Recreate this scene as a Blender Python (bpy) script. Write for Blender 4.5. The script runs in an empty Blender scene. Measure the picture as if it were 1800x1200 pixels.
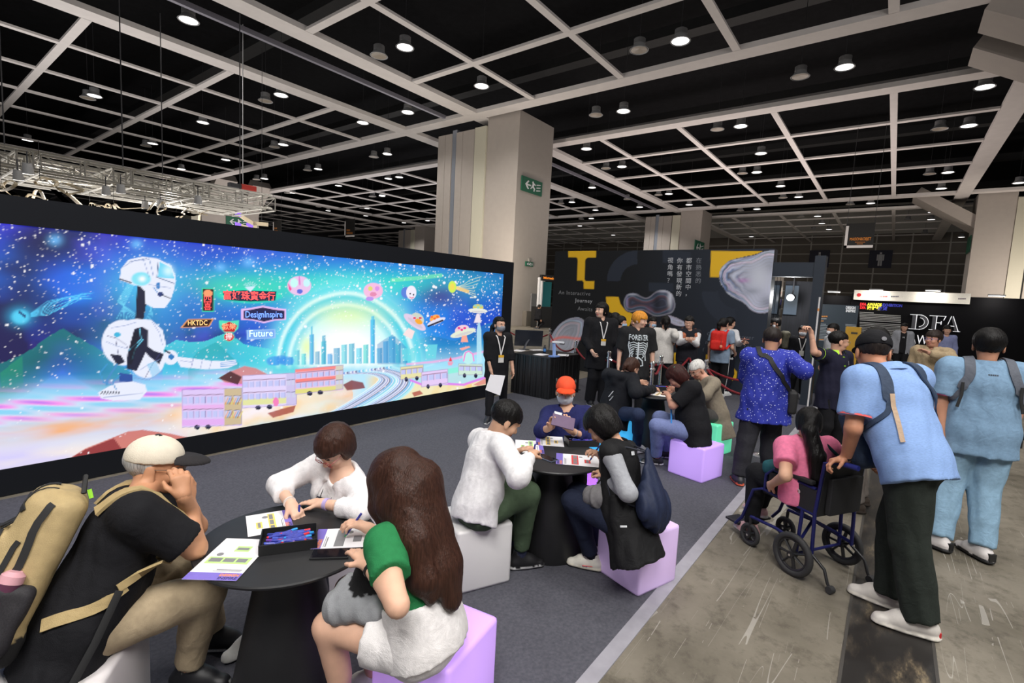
import bpy, bmesh, math, random
import numpy as np
from mathutils import Vector, Matrix
random.seed(7); np.random.seed(7)
SC = bpy.context.scene
COL = SC.collection
# ---------------------------------------------------------------- camera
F_PX, YAW, PIT, ROL, CX, CY, CAMH = 870.5, .6515, .0966, -.0521, 900.0, 600.0, 1.9
def _basis():
    cy, sy, cp, sp = math.cos(YAW), math.sin(YAW), math.cos(PIT), math.sin(PIT)
    f = np.array([cy*cp, sy*cp, -sp]); r = np.array([sy, -cy, 0.0]); d = np.cross(f, r)
    c, s = math.cos(ROL), math.sin(ROL)
    return c*r+s*d, -s*r+c*d, f
CR, CD, CF = _basis(); CO = np.array([0, 0, CAMH])
cam = bpy.data.cameras.new('camera'); cam.sensor_width = 36; cam.lens = F_PX/1800*36; cam.clip_end = 400; cam.clip_start = .05
camo = bpy.data.objects.new('camera', cam); COL.objects.link(camo)
camo.matrix_world = Matrix(((CR[0], -CD[0], -CF[0], CO[0]), (CR[1], -CD[1], -CF[1], CO[1]), (CR[2], -CD[2], -CF[2], CO[2]), (0, 0, 0, 1)))
SC.camera = camo
# ---------------------------------------------------------------- world, large lights, exposure
w = bpy.data.worlds.new('hall_air'); SC.world = w; w.use_nodes = True
w.node_tree.nodes['Background'].inputs[0].default_value = (.93, .95, 1, 1)
w.node_tree.nodes['Background'].inputs[1].default_value = .24
SC.view_settings.view_transform = 'Standard'; SC.view_settings.look = 'None'
SC.view_settings.exposure = 0.0; SC.view_settings.gamma = 1; SC.view_settings.use_curve_mapping = False
SC.cycles.use_denoising = True
SC.cycles.max_bounces = 5; SC.cycles.diffuse_bounces = 3; SC.cycles.glossy_bounces = 3; SC.cycles.transmission_bounces = 4
SC.cycles.sample_clamp_indirect = 4
def area_light(name, loc, size, power, col=(1, 1, 1), aim=(0, 0, -1), size_y=None):
    l = bpy.data.lights.new(name, 'AREA'); l.shape = 'RECTANGLE'; l.size = size; l.size_y = size_y or size
    l.energy = power; l.color = col
    o = bpy.data.objects.new(name, l); COL.objects.link(o); o.location = loc
    o.rotation_euler = Vector(aim).to_track_quat('-Z', 'Y').to_euler()
    return o
# unseen fill lights added to brighten the beam undersides, standing in for booth light
area_light('beam_fill_uplight', (14, 16, 3.2), 12, 420, (1, .95, .9), (0, 0, 1))
area_light('beam_fill_uplight', (3, 30, 3.2), 18, 1500, (1, .96, .92), (0, 0, 1))
area_light('beam_fill_uplight', (40, 10, 3.4), 20, 2200, (1, .88, .82), (0, 0, 1))
area_light('beam_fill_uplight', (38, 42, 3.4), 22, 1800, (1, .96, .95), (0, 0, 1))
area_light('beam_fill_uplight', (8, -12, 3.4), 10, 900, (1, .92, .86), (0, 0, 1))
# warm stand lights washing the lower part of the big and right columns
area_light('column_wash', (18.5, 15.5, 3.0), 1.2, 420, (1, .9, .76), (4, 4.5, 1.3))
area_light('column_wash', (50, -9, 3.2), 2, 700, (1, .9, .78), (6, 1.5, 1.6))
area_light('column_wash', (26, 50, 4.0), 2, 900, (1, .93, .88), (0, 10, 3))  # unseen light added to lift the dark far left column
# main hall lighting rows behind the photographer
area_light('hall_light_row', (-3.5, -2.0, 9.5), 3.5, 880, (1, .975, .94), (.45, .3, -1))
area_light('hall_light_row', (2.5, -6.5, 10), 3.5, 750, (1, .975, .94), (.2, .5, -1))
# ---------------------------------------------------------------- pixel helpers (1800x1200 frame)
def ray(x, y): return (x-CX)/F_PX*CR+(y-CY)/F_PX*CD+CF
def G(x, y, z=0.0): v = ray(x, y); return CO+v*(z-CAMH)/v[2]
def PX(x, y, X): v = ray(x, y); return CO+v*X/v[0]
def PY(x, y, Y): v = ray(x, y); return CO+v*Y/v[1]
def DEP(x, y, dep): return CO+ray(x, y)*dep
def proj(p):
    q = np.asarray(p, float)-CO; z = q@CF
    return np.stack([CX+F_PX*(q@CR)/z, CY+F_PX*(q@CD)/z, z], -1)
def HZ(x, y, p): v = ray(x, y); return CAMH+v[2]*math.hypot(p[0], p[1])/math.hypot(v[0], v[1])
def V3(a): return np.array(a, float)
def unit(a): a = np.asarray(a, float); return a/(np.linalg.norm(a)+1e-12)
# ---------------------------------------------------------------- materials
MATS = {}
def mat(name, col, rough=.6, metal=0.0, emit=None, estr=0.0, noise=.06, nscale=30, bump=0.0, bscale=200, spec=.5, attr=None, coat=0.0, alpha=None, trans=0.0, stretch=None, sheen=0.0, crease=0.0):
    if name in MATS: return MATS[name]
    m = bpy.data.materials.new(name); m.use_nodes = True; nt = m.node_tree; N = nt.nodes; L = nt.links
    b = N['Principled BSDF']; b.inputs['Roughness'].default_value = rough; b.inputs['Metallic'].default_value = metal
    b.inputs['Specular IOR Level'].default_value = spec
    if coat: b.inputs['Coat Weight'].default_value = coat; b.inputs['Coat Roughness'].default_value = .1
    if sheen: b.inputs['Sheen Weight'].default_value = sheen
    if trans: b.inputs['Transmission Weight'].default_value = trans
    if alpha is not None: b.inputs['Alpha'].default_value = alpha
    tc = N.new('ShaderNodeTexCoord'); mp = N.new('ShaderNodeMapping'); L.new(tc.outputs['Object'], mp.inputs[0])
    if stretch: mp.inputs['Scale'].default_value = stretch
    nz = N.new('ShaderNodeTexNoise'); nz.inputs['Scale'].default_value = nscale; nz.inputs['Detail'].default_value = 3; L.new(mp.outputs[0], nz.inputs[0])
    hv = N.new('ShaderNodeHueSaturation')
    mr = N.new('ShaderNodeMapRange'); mr.inputs['From Min'].default_value = .25; mr.inputs['From Max'].default_value = .75
    mr.inputs['To Min'].default_value = 1-noise; mr.inputs['To Max'].default_value = 1+noise; L.new(nz.outputs[0], mr.inputs[0]); L.new(mr.outputs[0], hv.inputs['Value'])
    if attr:
        at = N.new('ShaderNodeAttribute'); at.attribute_name = attr; L.new(at.outputs['Color'], hv.inputs['Color'])
    else: hv.inputs['Color'].default_value = (*col, 1)
    L.new(hv.outputs[0], b.inputs['Base Color'])
    if emit is not None or (attr and estr):
        if attr: L.new(at.outputs['Color'], b.inputs['Emission Color'])
        else: b.inputs['Emission Color'].default_value = (*emit, 1)
        b.inputs['Emission Strength'].default_value = estr
    if bump:
        n2 = N.new('ShaderNodeTexNoise'); n2.inputs['Scale'].default_value = bscale; n2.inputs['Detail'].default_value = 2; L.new(mp.outputs[0], n2.inputs[0])
        bp = N.new('ShaderNodeBump'); bp.inputs['Strength'].default_value = bump; bp.inputs['Distance'].default_value = .01
        L.new(n2.outputs[0], bp.inputs['Height']); L.new(bp.outputs[0], b.inputs['Normal'])
        if crease:
            n3 = N.new('ShaderNodeTexNoise'); n3.inputs['Scale'].default_value = 11; n3.inputs['Detail'].default_value = 2.5; n3.inputs['Distortion'].default_value = 1.6; L.new(tc.outputs['Object'], n3.inputs[0])
            b3 = N.new('ShaderNodeBump'); b3.inputs['Strength'].default_value = crease; b3.inputs['Distance'].default_value = .03; L.new(n3.outputs[0], b3.inputs['Height']); L.new(b3.outputs[0], bp.inputs['Normal'])
    MATS[name] = m; return m
def lin(r, g, b):
    f = lambda c: (c/255/12.92 if c/255 <= .04045 else ((c/255+.055)/1.055)**2.4)
    return (f(r), f(g), f(b))
# ---------------------------------------------------------------- mesh helpers
class MB:
    def __init__(s): s.v = []; s.f = []
    def add(s, v, f):
        k = len(s.v); s.v += [tuple(map(float, p)) for p in v]; s.f += [tuple(i+k for i in q) for q in f]; return s
    def box(s, lo, hi):
        x0, y0, z0 = lo; x1, y1, z1 = hi
        return s.add([(x0, y0, z0), (x1, y0, z0), (x1, y1, z0), (x0, y1, z0), (x0, y0, z1), (x1, y0, z1), (x1, y1, z1), (x0, y1, z1)],
                     [(0, 3, 2, 1), (4, 5, 6, 7), (0, 1, 5, 4), (1, 2, 6, 5), (2, 3, 7, 6), (3, 0, 4, 7)])
    def obox(s, c, ax, ay, az):
        c, ax, ay, az = map(V3, (c, ax, ay, az)); P = []
        for k in (-1, 1):
            for i, j in ((-1, -1), (1, -1), (1, 1), (-1, 1)): P.append(c+i*ax+j*ay+k*az)
        return s.add(P, [(0, 3, 2, 1), (4, 5, 6, 7), (0, 1, 5, 4), (1, 2, 6, 5), (2, 3, 7, 6), (3, 0, 4, 7)])
    def tube(s, pts, r, n=8, caps=True, closed=False, flat=None):
        pts = [V3(p) for p in pts]; m = len(pts); R = r if hasattr(r, '__len__') else [r]*m; V = []; ref = None
        for i, p in enumerate(pts):
            t = unit(pts[min(i+1, m-1)]-pts[max(i-1, 0)])
            if ref is None: ref = np.cross(t, (0, 0, 1)) if abs(t[2]) < .95 else np.cross(t, (1, 0, 0))
            if flat is not None: ref = V3(flat)-np.dot(flat, t)*t
            u = unit(ref-np.dot(ref, t)*t); w_ = np.cross(t, u); ref = u
            ru, rw = R[i] if hasattr(R[i], '__len__') else (R[i], R[i])
            for k in range(n):
                a = 2*math.pi*k/n; V.append(p+ru*math.cos(a)*u+rw*math.sin(a)*w_)
        Fc = [(i*n+k, i*n+(k+1) % n, (i+1)*n+(k+1) % n, (i+1)*n+k) for i in range(m-1) for k in range(n)]
        if caps: Fc += [tuple(range(n-1, -1, -1)), tuple((m-1)*n+k for k in range(n))]
        return s.add(V, Fc)
    def lathe(s, prof, c=(0, 0, 0), n=24, caps=True):
        m = len(prof); V = [(c[0]+r*math.cos(2*math.pi*k/n), c[1]+r*math.sin(2*math.pi*k/n), c[2]+z) for r, z in prof for k in range(n)]
        Fc = [(i*n+k, i*n+(k+1) % n, (i+1)*n+(k+1) % n, (i+1)*n+k) for i in range(m-1) for k in range(n)]
        if caps: Fc += [tuple(range(n-1, -1, -1)), tuple((m-1)*n+k for k in range(n))]
        return s.add(V, Fc)
    def prism(s, poly, o, u, v, w_, th):
        o, u, v, w_ = map(V3, (o, u, v, w_)); n = len(poly)
        A = [o+a*u+b*v for a, b in poly]; B = [p+w_*th for p in A]
        return s.add(A+B, [tuple(range(n-1, -1, -1)), tuple(range(n, 2*n))]+[(i, (i+1) % n, n+(i+1) % n, n+i) for i in range(n)])
    def mesh(s, name):
        me = bpy.data.meshes.new(name); me.from_pydata(s.v, [], s.f); me.update(); return me
    def build(s, name, m, parent=None, smooth=False, bevel=0, fix=True):
        me = s.mesh(name)
        if fix or bevel:
            bm = bmesh.new(); bm.from_mesh(me); bmesh.ops.recalc_face_normals(bm, faces=bm.faces)
            if bevel: bmesh.ops.bevel(bm, geom=[e for e in bm.edges if e.calc_face_angle(0) > .5], offset=bevel, segments=2, profile=.6, affect='EDGES')
            bm.to_mesh(me); bm.free()
        if smooth:
            me.polygons.foreach_set('use_smooth', [True]*len(me.polygons))
            if smooth != 'all': me.set_sharp_from_angle(angle=.7)
        return link(name, me, m, parent)
def link(name, me, m, parent=None):
    o = bpy.data.objects.new(name, me); COL.objects.link(o)
    if m is not None and not me.materials: me.materials.append(m)
    if parent is not None: o.parent = parent
    return o
def tag(o, label, cat, group=None):
    o['label'] = label; o['category'] = cat
    if group: o['group'] = group
    return o
def struct(o): o['kind'] = 'structure'; return o
def empty(name, loc=(0, 0, 0), rz=0):
    o = bpy.data.objects.new(name, None); COL.objects.link(o); o.location = loc; o.rotation_euler = (0, 0, rz); o.empty_display_size = .1
    return o
def thing(name, label, cat, loc=(0, 0, 0), rz=0, group=None): return tag(empty(name, loc, rz), label, cat, group)
def kids(o): return [c for c in bpy.data.objects if c.parent == o]
def copy_tree(o, parent=None):
    c = o.copy(); COL.objects.link(c)
    if parent is not None: c.parent = parent
    for k in list(o.children): copy_tree(k, c)
    return c
def text_mesh(name, s, size, m, origin, right, up, parent=None, depth=.004, align='LEFT', spacing=1.0, bold=0.0, sx=1.0, res=2):
    cu = bpy.data.curves.new(name, 'FONT'); cu.body = s; cu.size = size; cu.extrude = depth; cu.align_x = align; cu.align_y = 'CENTER'; cu.space_character = spacing; cu.offset = bold; cu.resolution_u = res
    t = bpy.data.objects.new(name, cu); COL.objects.link(t)
    dg = bpy.context.evaluated_depsgraph_get(); me = bpy.data.meshes.new_from_object(t.evaluated_get(dg)); bpy.data.objects.remove(t); bpy.data.curves.remove(cu)
    right, up = unit(right), unit(up); nn = np.cross(right, up); origin = V3(origin)
    n = len(me.vertices); co = np.empty(n*3); me.vertices.foreach_get('co', co); co = co.reshape(-1, 3); co[:, 0] *= sx
    W = origin+co[:, :1]*right+co[:, 1:2]*up+co[:, 2:3]*nn; me.vertices.foreach_set('co', W.ravel().astype(np.float32)); me.update()
    me.name = name; me.materials.clear()
    return link(name, me, m, parent)
def painted_grid(name, o, u, v, nu, nv, col, m, parent=None, attr='paint'):
    """flat printed / LED surface: grid from o along u, v with one colour per point; col(P)->(n,3) linear"""
    o, u, v = map(V3, (o, u, v)); a = np.linspace(0, 1, nu); b = np.linspace(0, 1, nv); A, B = np.meshgrid(a, b)
    P = (o+A.ravel()[:, None]*u+B.ravel()[:, None]*v); i = np.arange(nu*nv).reshape(nv, nu)
    q = np.stack([i[:-1, :-1], i[:-1, 1:], i[1:, 1:], i[1:, :-1]], -1).reshape(-1, 4)
    return np_mesh(name, P, q, m, parent, col(P), attr)
def np_mesh(name, P, q, m, parent=None, colors=None, attr='paint', smooth=False):
    me = bpy.data.meshes.new(name); n = len(P); k = len(q)
    me.vertices.add(n); me.vertices.foreach_set('co', P.astype(np.float32).ravel())
    me.loops.add(4*k); me.loops.foreach_set('vertex_index', q.astype(np.int32).ravel())
    me.polygons.add(k); me.polygons.foreach_set('loop_start', np.arange(0, 4*k, 4, dtype=np.int32))
    if smooth: me.polygons.foreach_set('use_smooth', np.ones(k, dtype=bool))
    me.update(calc_edges=True)
    if colors is not None:
        ca = me.color_attributes.new(attr, 'FLOAT_COLOR', 'POINT')
        ca.data.foreach_set('color', np.concatenate([colors, np.ones((n, 1))], 1).astype(np.float32).ravel())
    return link(name, me, m, parent)
# ================================================================ the hall
# ---- floor: worn concrete, procedural
def concrete():
    m = bpy.data.materials.new('worn_concrete'); m.use_nodes = True; nt = m.node_tree; N = nt.nodes; L = nt.links; b = N['Principled BSDF']
    tc = N.new('ShaderNodeTexCoord')
    n1 = N.new('ShaderNodeTexNoise'); n1.inputs['Scale'].default_value = .9; n1.inputs['Detail'].default_value = 7; n1.inputs['Roughness'].default_value = .62; L.new(tc.outputs['Object'], n1.inputs[0])
    r1 = N.new('ShaderNodeValToRGB'); e = r1.color_ramp.elements; e[0].position = .3; e[0].color = (.085, .073, .052, 1); e[1].position = .72; e[1].color = (.25, .222, .178, 1); L.new(n1.outputs[0], r1.inputs[0])
    n2 = N.new('ShaderNodeTexNoise'); n2.inputs['Scale'].default_value = 7; n2.inputs['Detail'].default_value = 8; n2.inputs['Roughness'].default_value = .7; L.new(tc.outputs['Object'], n2.inputs[0])
    r2 = N.new('ShaderNodeValToRGB'); e = r2.color_ramp.elements; e[0].position = .33; e[0].color = (.45, .43, .4, 1); e[1].position = .5; e[1].color = (1, 1, 1, 1); L.new(n2.outputs[0], r2.inputs[0])
    mx = N.new('ShaderNodeMix'); mx.data_type = 'RGBA'; mx.blend_type = 'MULTIPLY'; mx.inputs['Factor'].default_value = .8; L.new(r1.outputs[0], mx.inputs['A']); L.new(r2.outputs[0], mx.inputs['B'])
    prev = mx.outputs['Result']
    for ang, sc, w_ in ((.5, 1.3, .004), (-.9, 1.7, .0035), (1.9, .9, .005), (.12, 2.3, .003)):     # scratches: thin contour lines of stretched noise
        mp = N.new('ShaderNodeMapping'); mp.inputs['Rotation'].default_value = (0, 0, ang); mp.inputs['Scale'].default_value = (sc*.09, sc*2.0, 1); L.new(tc.outputs['Object'], mp.inputs[0])
        ns = N.new('ShaderNodeTexNoise'); ns.inputs['Scale'].default_value = 1.6; ns.inputs['Detail'].default_value = 1; L.new(mp.outputs[0], ns.inputs[0])
        s1 = N.new('ShaderNodeMath'); s1.operation = 'SUBTRACT'; s1.inputs[1].default_value = .5; L.new(ns.outputs[0], s1.inputs[0])
        s2 = N.new('ShaderNodeMath'); s2.operation = 'ABSOLUTE'; L.new(s1.outputs[0], s2.inputs[0])
        s3 = N.new('ShaderNodeMath'); s3.operation = 'LESS_THAN'; s3.inputs[1].default_value = w_*.38; L.new(s2.outputs[0], s3.inputs[0])
        nb = N.new('ShaderNodeTexNoise'); nb.inputs['Scale'].default_value = 1.1+sc; L.new(tc.outputs['Object'], nb.inputs[0])
        s4 = N.new('ShaderNodeMath'); s4.operation = 'GREATER_THAN'; s4.inputs[1].default_value = .56; L.new(nb.outputs[0], s4.inputs[0])
        s5 = N.new('ShaderNodeMath'); s5.operation = 'MULTIPLY'; L.new(s3.outputs[0], s5.inputs[0]); L.new(s4.outputs[0], s5.inputs[1])
        s6 = N.new('ShaderNodeMath'); s6.operation = 'MULTIPLY'; s6.inputs[1].default_value = .4; L.new(s5.outputs[0], s6.inputs[0])
        k = N.new('ShaderNodeMix'); k.data_type = 'RGBA'; L.new(s6.outputs[0], k.inputs['Factor']); L.new(prev, k.inputs['A']); k.inputs['B'].default_value = (.5, .48, .44, 1); prev = k.outputs['Result']
    L.new(prev, b.inputs['Base Color']); b.inputs['Roughness'].default_value = .62
    bp = N.new('ShaderNodeBump'); bp.inputs['Strength'].default_value = .12; bp.inputs['Distance'].default_value = .01; L.new(n2.outputs[0], bp.inputs['Height']); L.new(bp.outputs[0], b.inputs['Normal'])
    return m
def stained():
    m = bpy.data.materials.new('dark_worn_strip'); m.use_nodes = True; nt = m.node_tree; N = nt.nodes; L = nt.links; b = N['Principled BSDF']
    tc = N.new('ShaderNodeTexCoord'); mp = N.new('ShaderNodeMapping'); mp.inputs['Rotation'].default_value = (0, 0, .6); mp.inputs['Scale'].default_value = (1, 3, 1); L.new(tc.outputs['Object'], mp.inputs[0])
    n1 = N.new('ShaderNodeTexNoise'); n1.inputs['Scale'].default_value = 2.2; n1.inputs['Detail'].default_value = 9; n1.inputs['Roughness'].default_value = .68; L.new(mp.outputs[0], n1.inputs[0])
    r1 = N.new('ShaderNodeValToRGB'); e = r1.color_ramp.elements; e[0].position = .47; e[0].color = (.014, .012, .011, 1); e[1].position = .70; e[1].color = (.26, .2, .12, 1); x = r1.color_ramp.elements.new(.57); x.color = (.045, .036, .027, 1); L.new(n1.outputs[0], r1.inputs[0])
    L.new(r1.outputs[0], b.inputs['Base Color']); b.inputs['Roughness'].default_value = .5
    return m
def carpetmat():
    m = mat('dark_grey_carpet', lin(86, 86, 94), .95, noise=.22, nscale=55, bump=.5, bscale=420, spec=.15)
    return m
struct(MB().box((-60, -45, -.3), (92, 100, 0)).build('floor', concrete()))
CARPET_Y = .5*(G(1222, 1000)[1]+G(1310, 868)[1])
TW = .085
carpet = struct(MB().box((-8, CARPET_Y+TW, 0), (13.5, 5.62, .006)).build('carpet', carpetmat()))
struct(MB().box((-8, CARPET_Y, 0), (13.5, CARPET_Y+TW, .008)).build('trim_1', mat('grey_edge_tape', lin(150, 148, 156), .5, noise=.12, nscale=9)))
S0, S1 = G(1504, 1000)[1], G(1629, 1036)[1]
struct(MB().box((-8, S1, 0), (60, S0, .003)).build('trench_cover_strip', stained()))
for k, yy in enumerate((S0, S1)): struct(MB().box((-8, yy-.008, 0), (60, yy+.008, .005)).build('trim_%d' % (k+2), mat('strip_edge', (.05, .045, .04), .6)))
# ---- ceiling void and the white beam grid
blackvoid = mat('black_ceiling_void', (.006, .006, .007), .9, noise=.3, nscale=3, spec=.1)
struct(MB().box((-60, -45, 17.2), (92, 100, 17.6)).build('ceiling', blackvoid))
duct = mat('black_duct', (.006, .006, .007), .7, noise=.3, nscale=4)
ZC = 12.0
for i in range(8):
    x = 3+i*11.3; o = MB(); o.box((x, -30, 15.4), (x+.8, 95, 15.9)); struct(o.build('ceiling_duct', duct))
white_beam = mat('white_painted_beam', lin(214, 208, 206), .6, noise=.05, nscale=2)
def beam(ax, pos, wid, a, b, h, z=ZC):
    o = MB()
    if ax == 'x': o.box((a, pos-wid/2, z), (b, pos+wid/2, z+h))
    else: o.box((pos-wid/2, a, z), (pos+wid/2, b, z+h))
    return struct(o.build('ceiling_beam', white_beam))
XT = [22.1, 28.95, 55.6, 61.7]              # double thick beams along Y
YT = [26.5, 20.4, -3.6, -9.8, 61.0, 67.0]   # along X
for x in XT: beam('y', x, .85, -40, 98, .22)
xs = [-50, 21.67, 22.53, 28.52, 29.38, 55.17, 56.03, 61.27, 62.13, 90]
for y in YT:
    for a, b in zip(xs[::2], xs[1::2]): beam('x', y, .95, a, b, .22)
for x in (.45, 5.95, 11.45, 17.05, 33.95, 39.5, 44.9, 50.4, 66.0, 71.2, 77, 82.5):
    for a, b in ((-3.1, 19.9), (26.95, 60.5), (-40, -10.3), (67.5, 98)): beam('y', x, .34, a, b, .11)
for y in (16, 11, 6, 1, 30.85, 35.8, 40.75, 45.5, 50.5, 55.6, 72, 77, 82, 87, 92):
    for a, b in ((-50, 21.65), (29.4, 55.1), (62.2, 90)): beam('x', y, .3, a, b, .1, ZC+.003)
for y in (22.5,): 
    for a, b in ((-50, 22.5), (29.4, 55.1)): struct(MB().box((a, y-.09, ZC+.1), (b, y+.09, ZC+.3)).build('ceiling_rail', mat('grey_rail', lin(150, 148, 160), .45, metal=.4)))
# ---- columns
col_paint = mat('warm_grey_column_paint', lin(162, 154, 148), .65, noise=.03, nscale=3)
col_steel = mat('blue_grey_steel_strip', lin(150, 156, 168), .35, metal=.5, noise=.04)
col_white = mat('white_folding_panel', lin(184, 180, 164), .55, noise=.03)
dark_gap = mat('shadow_gap_black', (.01, .01, .01), .8)
def column(x0, y0, dx=3.45, dy=6.5, flip=False, top=12.12):
    c = empty('column', (x0, y0, 0)); struct(c)
    # local: x 0..dx depth, y 0..dy along the stacked panels
    def P(n, lo, hi, m):
        if flip: lo, hi = (lo[0], -hi[1], lo[2]), (hi[0], -lo[1], hi[2])
        return MB().box(lo, hi).build(n, m, c)
    P('column_core', (0, 0, 0), (dx, 2.35, top), col_paint)
    P('white_panel', (-.12, 2.36, 0), (dx-.2, 3.25, 11.6), col_white)
    P('shadow_gap', (.1, 3.25, 0), (dx-.4, 3.36, 11.6), dark_gap)
    ys = [3.36, 4.35, 4.9, 5.28, 5.85, dy]
    for k, (a, b) in enumerate(zip(ys, ys[1:])):
        if k == 2: P('steel_strip', (.06, a, 0), (dx-.5, b, 11.8), col_steel)
        else: P('panel', (0, a+.012, 0), (dx-.4, b-.012, 11.6), col_paint)
    return c
column(22.75, 17.6); column(56.2, 17.6)
cr = column(56.3, -4.6, flip=True); column(22.75, -4.9, flip=True); column(56.2, 62)
lc = struct(empty('column', (22.75, 60.8, 0))); MB().box((0, 0, 0), (6.15, 3, 12.1)).build('column_core', col_paint, lc); MB().box((-.9, .3, 0), (-.02, 3, 11.6)).build('white_panel', col_white, lc)
def bracket(x0, x1, ya, za, yb, zb, h):   # slanted box bracket between a column side and the beams
    o = MB(); t = unit((0, yb-ya, zb-za)); n = np.cross((1, 0, 0), t)
    o.obox(((x0+x1)/2, (ya+yb)/2, (za+zb)/2), ((x1-x0)/2, 0, 0), V3((0, yb-ya, zb-za))/2, n*h/2)
    return struct(o.build('column_bracket', col_paint))
for X0, X1 in ((22.3, 24.0), (25.2, 26.9)): bracket(X0, X1, -6.0, 9.3, -1.5, 12.0, .6)
bracket(56.6, 60.0, -5.0, 9.6, -.6, 12.6, .9)
bracket(22.9, 25.0, 61.0, 9.5, 57.6, 12.6, .9); bracket(26.6, 28.7, 61.0, 9.5, 57.6, 12.6, .9)
# ---- far walls
wall_panel_mat = mat('dark_brown_grey_wall_panel', lin(112, 105, 97), .6, noise=.06, nscale=1.2)
grid_metal = mat('pale_wall_grid', lin(186, 182, 174), .5, metal=.2)
XW = 88.0
wb = struct(MB().box((XW, -45, 0), (XW+.5, 100, 17.2)).build('wall_back', grid_metal))
pm = MB().box((-.06, 0, 0), (0, 3.82, 1.27)).mesh('panel'); pm.materials.append(wall_panel_mat)
for i in range(-9, 16):
    for k in range(9):
        o = bpy.data.objects.new('panel', pm); COL.objects.link(o); o.parent = wb; o.location = (XW, i*4.0-1.0, .35+k*1.42)
struct(MB().box((-60, 99, 0), (XW, 99.5, 17.2)).build('wall_left', mat('dark_end_wall', (.03, .03, .034), .8)))
# ================================================================ high-bay pendant lamps
def c1(x, y): return (x/2.5714, y/2.5714)
def c2(x, y): return (600+x/2.727, y/2.727)
def c3(x, y): return (1160+x/2.727, y/2.727)
LIT = [c1(*p) for p in [(852, 95), (427, 435), (1270, 432), (917, 555), (690, 650), (1280, 655), (1020, 723), (820, 765), (1750, 697), (1438, 765), (1195, 808), (1755, 808), (1530, 840), (1325, 873), (1728, 883), (1483, 953), (1658, 942), (125, 635)]]
LIT += [c2(*p) for p in [(305, 230), (672, 415), (318, 540), (103, 590), (1625, 200), (1352, 535), (1175, 715), (1345, 800), (1202, 900), (1105, 970), (1218, 1008), (1570, 930), (1430, 993), (1667, 982), (277, 850), (195, 940), (122, 1000), (117, 1035), (300, 1068), (413, 1058), (1198, 1048), (1143, 1083), (1303, 1127)]]
LIT += [c3(*p) for p in [(885, 325), (1557, 420), (387, 607), (484, 737), (464, 827), (578, 893), (665, 945), (1480, 605), (1380, 828), (1348, 905), (1010, 975), (465, 1003), (756, 1037), (776, 1072), (810, 1100), (1305, 1018), (1300, 1053), (1720, 878), (1445, 1137), (438, 1135)]]
UNLIT = [c1(*p) for p in [(1713, 255), (397, 445), (1200, 458), (660, 660), (1240, 665), (1690, 710), (1390, 770), (1160, 812), (1300, 873), (1685, 888), (1440, 935), (1637, 942)]]
UNLIT += [c2(*p) for p in [(180, 270), (1427, 243), (1220, 553), (1268, 808), (1052, 975), (1520, 935), (1370, 955), (225, 857), (147, 943), (1150, 1050), (1095, 1085)]]
UNLIT += [c3(*p) for p in [(672, 370), (275, 622), (395, 832), (590, 948), (1340, 620), (1292, 835), (912, 980), (385, 1010), (676, 1040), (735, 1102), (1188, 1057), (1270, 1118), (292, 1088)]]
lamp_metal = mat('grey_lamp_housing', lin(176, 176, 178), .5, metal=.1)
lamp_dark = mat('dark_lamp_fin', (.05, .05, .055), .5, metal=.4)
lamp_on = mat('lamp_glow', (1, 1, 1), .4, emit=(1, .97, .93), estr=2.6)
lamp_off = mat('unlit_lamp_lens', lin(150, 140, 128), .35)
def lamp_proto(lit):
    t = thing('ceiling_lamp', 'lit high-bay lamp with glowing white disc hanging in black ceiling' if lit else 'unlit high-bay lamp with grey lens hanging in black ceiling', 'lamp', (0, 0, 0), 0, 'lit ceiling lamps' if lit else 'unlit ceiling lamps')
    MB().lathe([(.2, .24), (.24, .26), (.24, .44), (.14, .5)], n=14).build('heat_sink', mat('lamp_heat_sink', lin(120, 120, 122), .5), t, smooth=True)
    MB().lathe([(.38, .0), (.39, .015), (.3, .1), (.22, .25), (.17, .27), (.16, .25), (.33, .02)], n=18, caps=False).build('reflector', lamp_metal, t, smooth=True)
    MB().lathe([(.33, .02), (.001, .03 if lit else .08)], n=18, caps=False).build('lens', lamp_on if lit else lamp_off, t, smooth=True)
    MB().tube([(0, 0, .48), (0, 0, 4.4)], .012, 5).build('suspension_rod', lamp_dark, t)
    return t
pl, pu = lamp_proto(True), lamp_proto(False)
LAMPZ = ZC+.05
def lamp_light(p, e, col=(1, .97, .92)):
    l = bpy.data.lights.new('ceiling_lamp_light', 'SPOT'); l.energy = e; l.spot_size = 2.3; l.spot_blend = .6; l.shadow_soft_size = .36; l.color = col
    o = bpy.data.objects.new('ceiling_lamp_light', l); COL.objects.link(o); o.location = (p[0], p[1], p[2]-.06)
for lst, pr in ((LIT, pl), (UNLIT, pu)):
    for i, q in enumerate(lst):
        p = G(q[0], q[1], LAMPZ)
        o = pr if i == 0 else copy_tree(pr); o.location = p
        x, y = q; where = ('at the very top left of the hall ceiling' if x < 500 and y < 110 else 'in the ceiling bays over the truss and left of LED screen' if x < 470 else 'in the ceiling bays left of the big column' if x < 775 else 'in the ceiling right above the big column' if x < 960 and y < 260 else 'in the near ceiling bays right of the big column' if y < 180 else 'in the middle ceiling bays above the printed stand wall' if x < 1370 and y < 330 else 'in the ceiling bays by the right-hand slanted beam' if x >= 1370 and y < 330 else 'in the farthest ceiling bays near the back wall')
        o['label'] = ('lit round lamp ' if pr is pl else 'unlit grey-lensed lamp ')+where; o['group'] = ('lit lamps ' if pr is pl else 'unlit lamps ')+where
        if pr is pl and (p[0] < 32 and p[1] < 30 or i % 3 == 0): lamp_light(p, 650 if p[0] < 32 else 2000)
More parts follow.
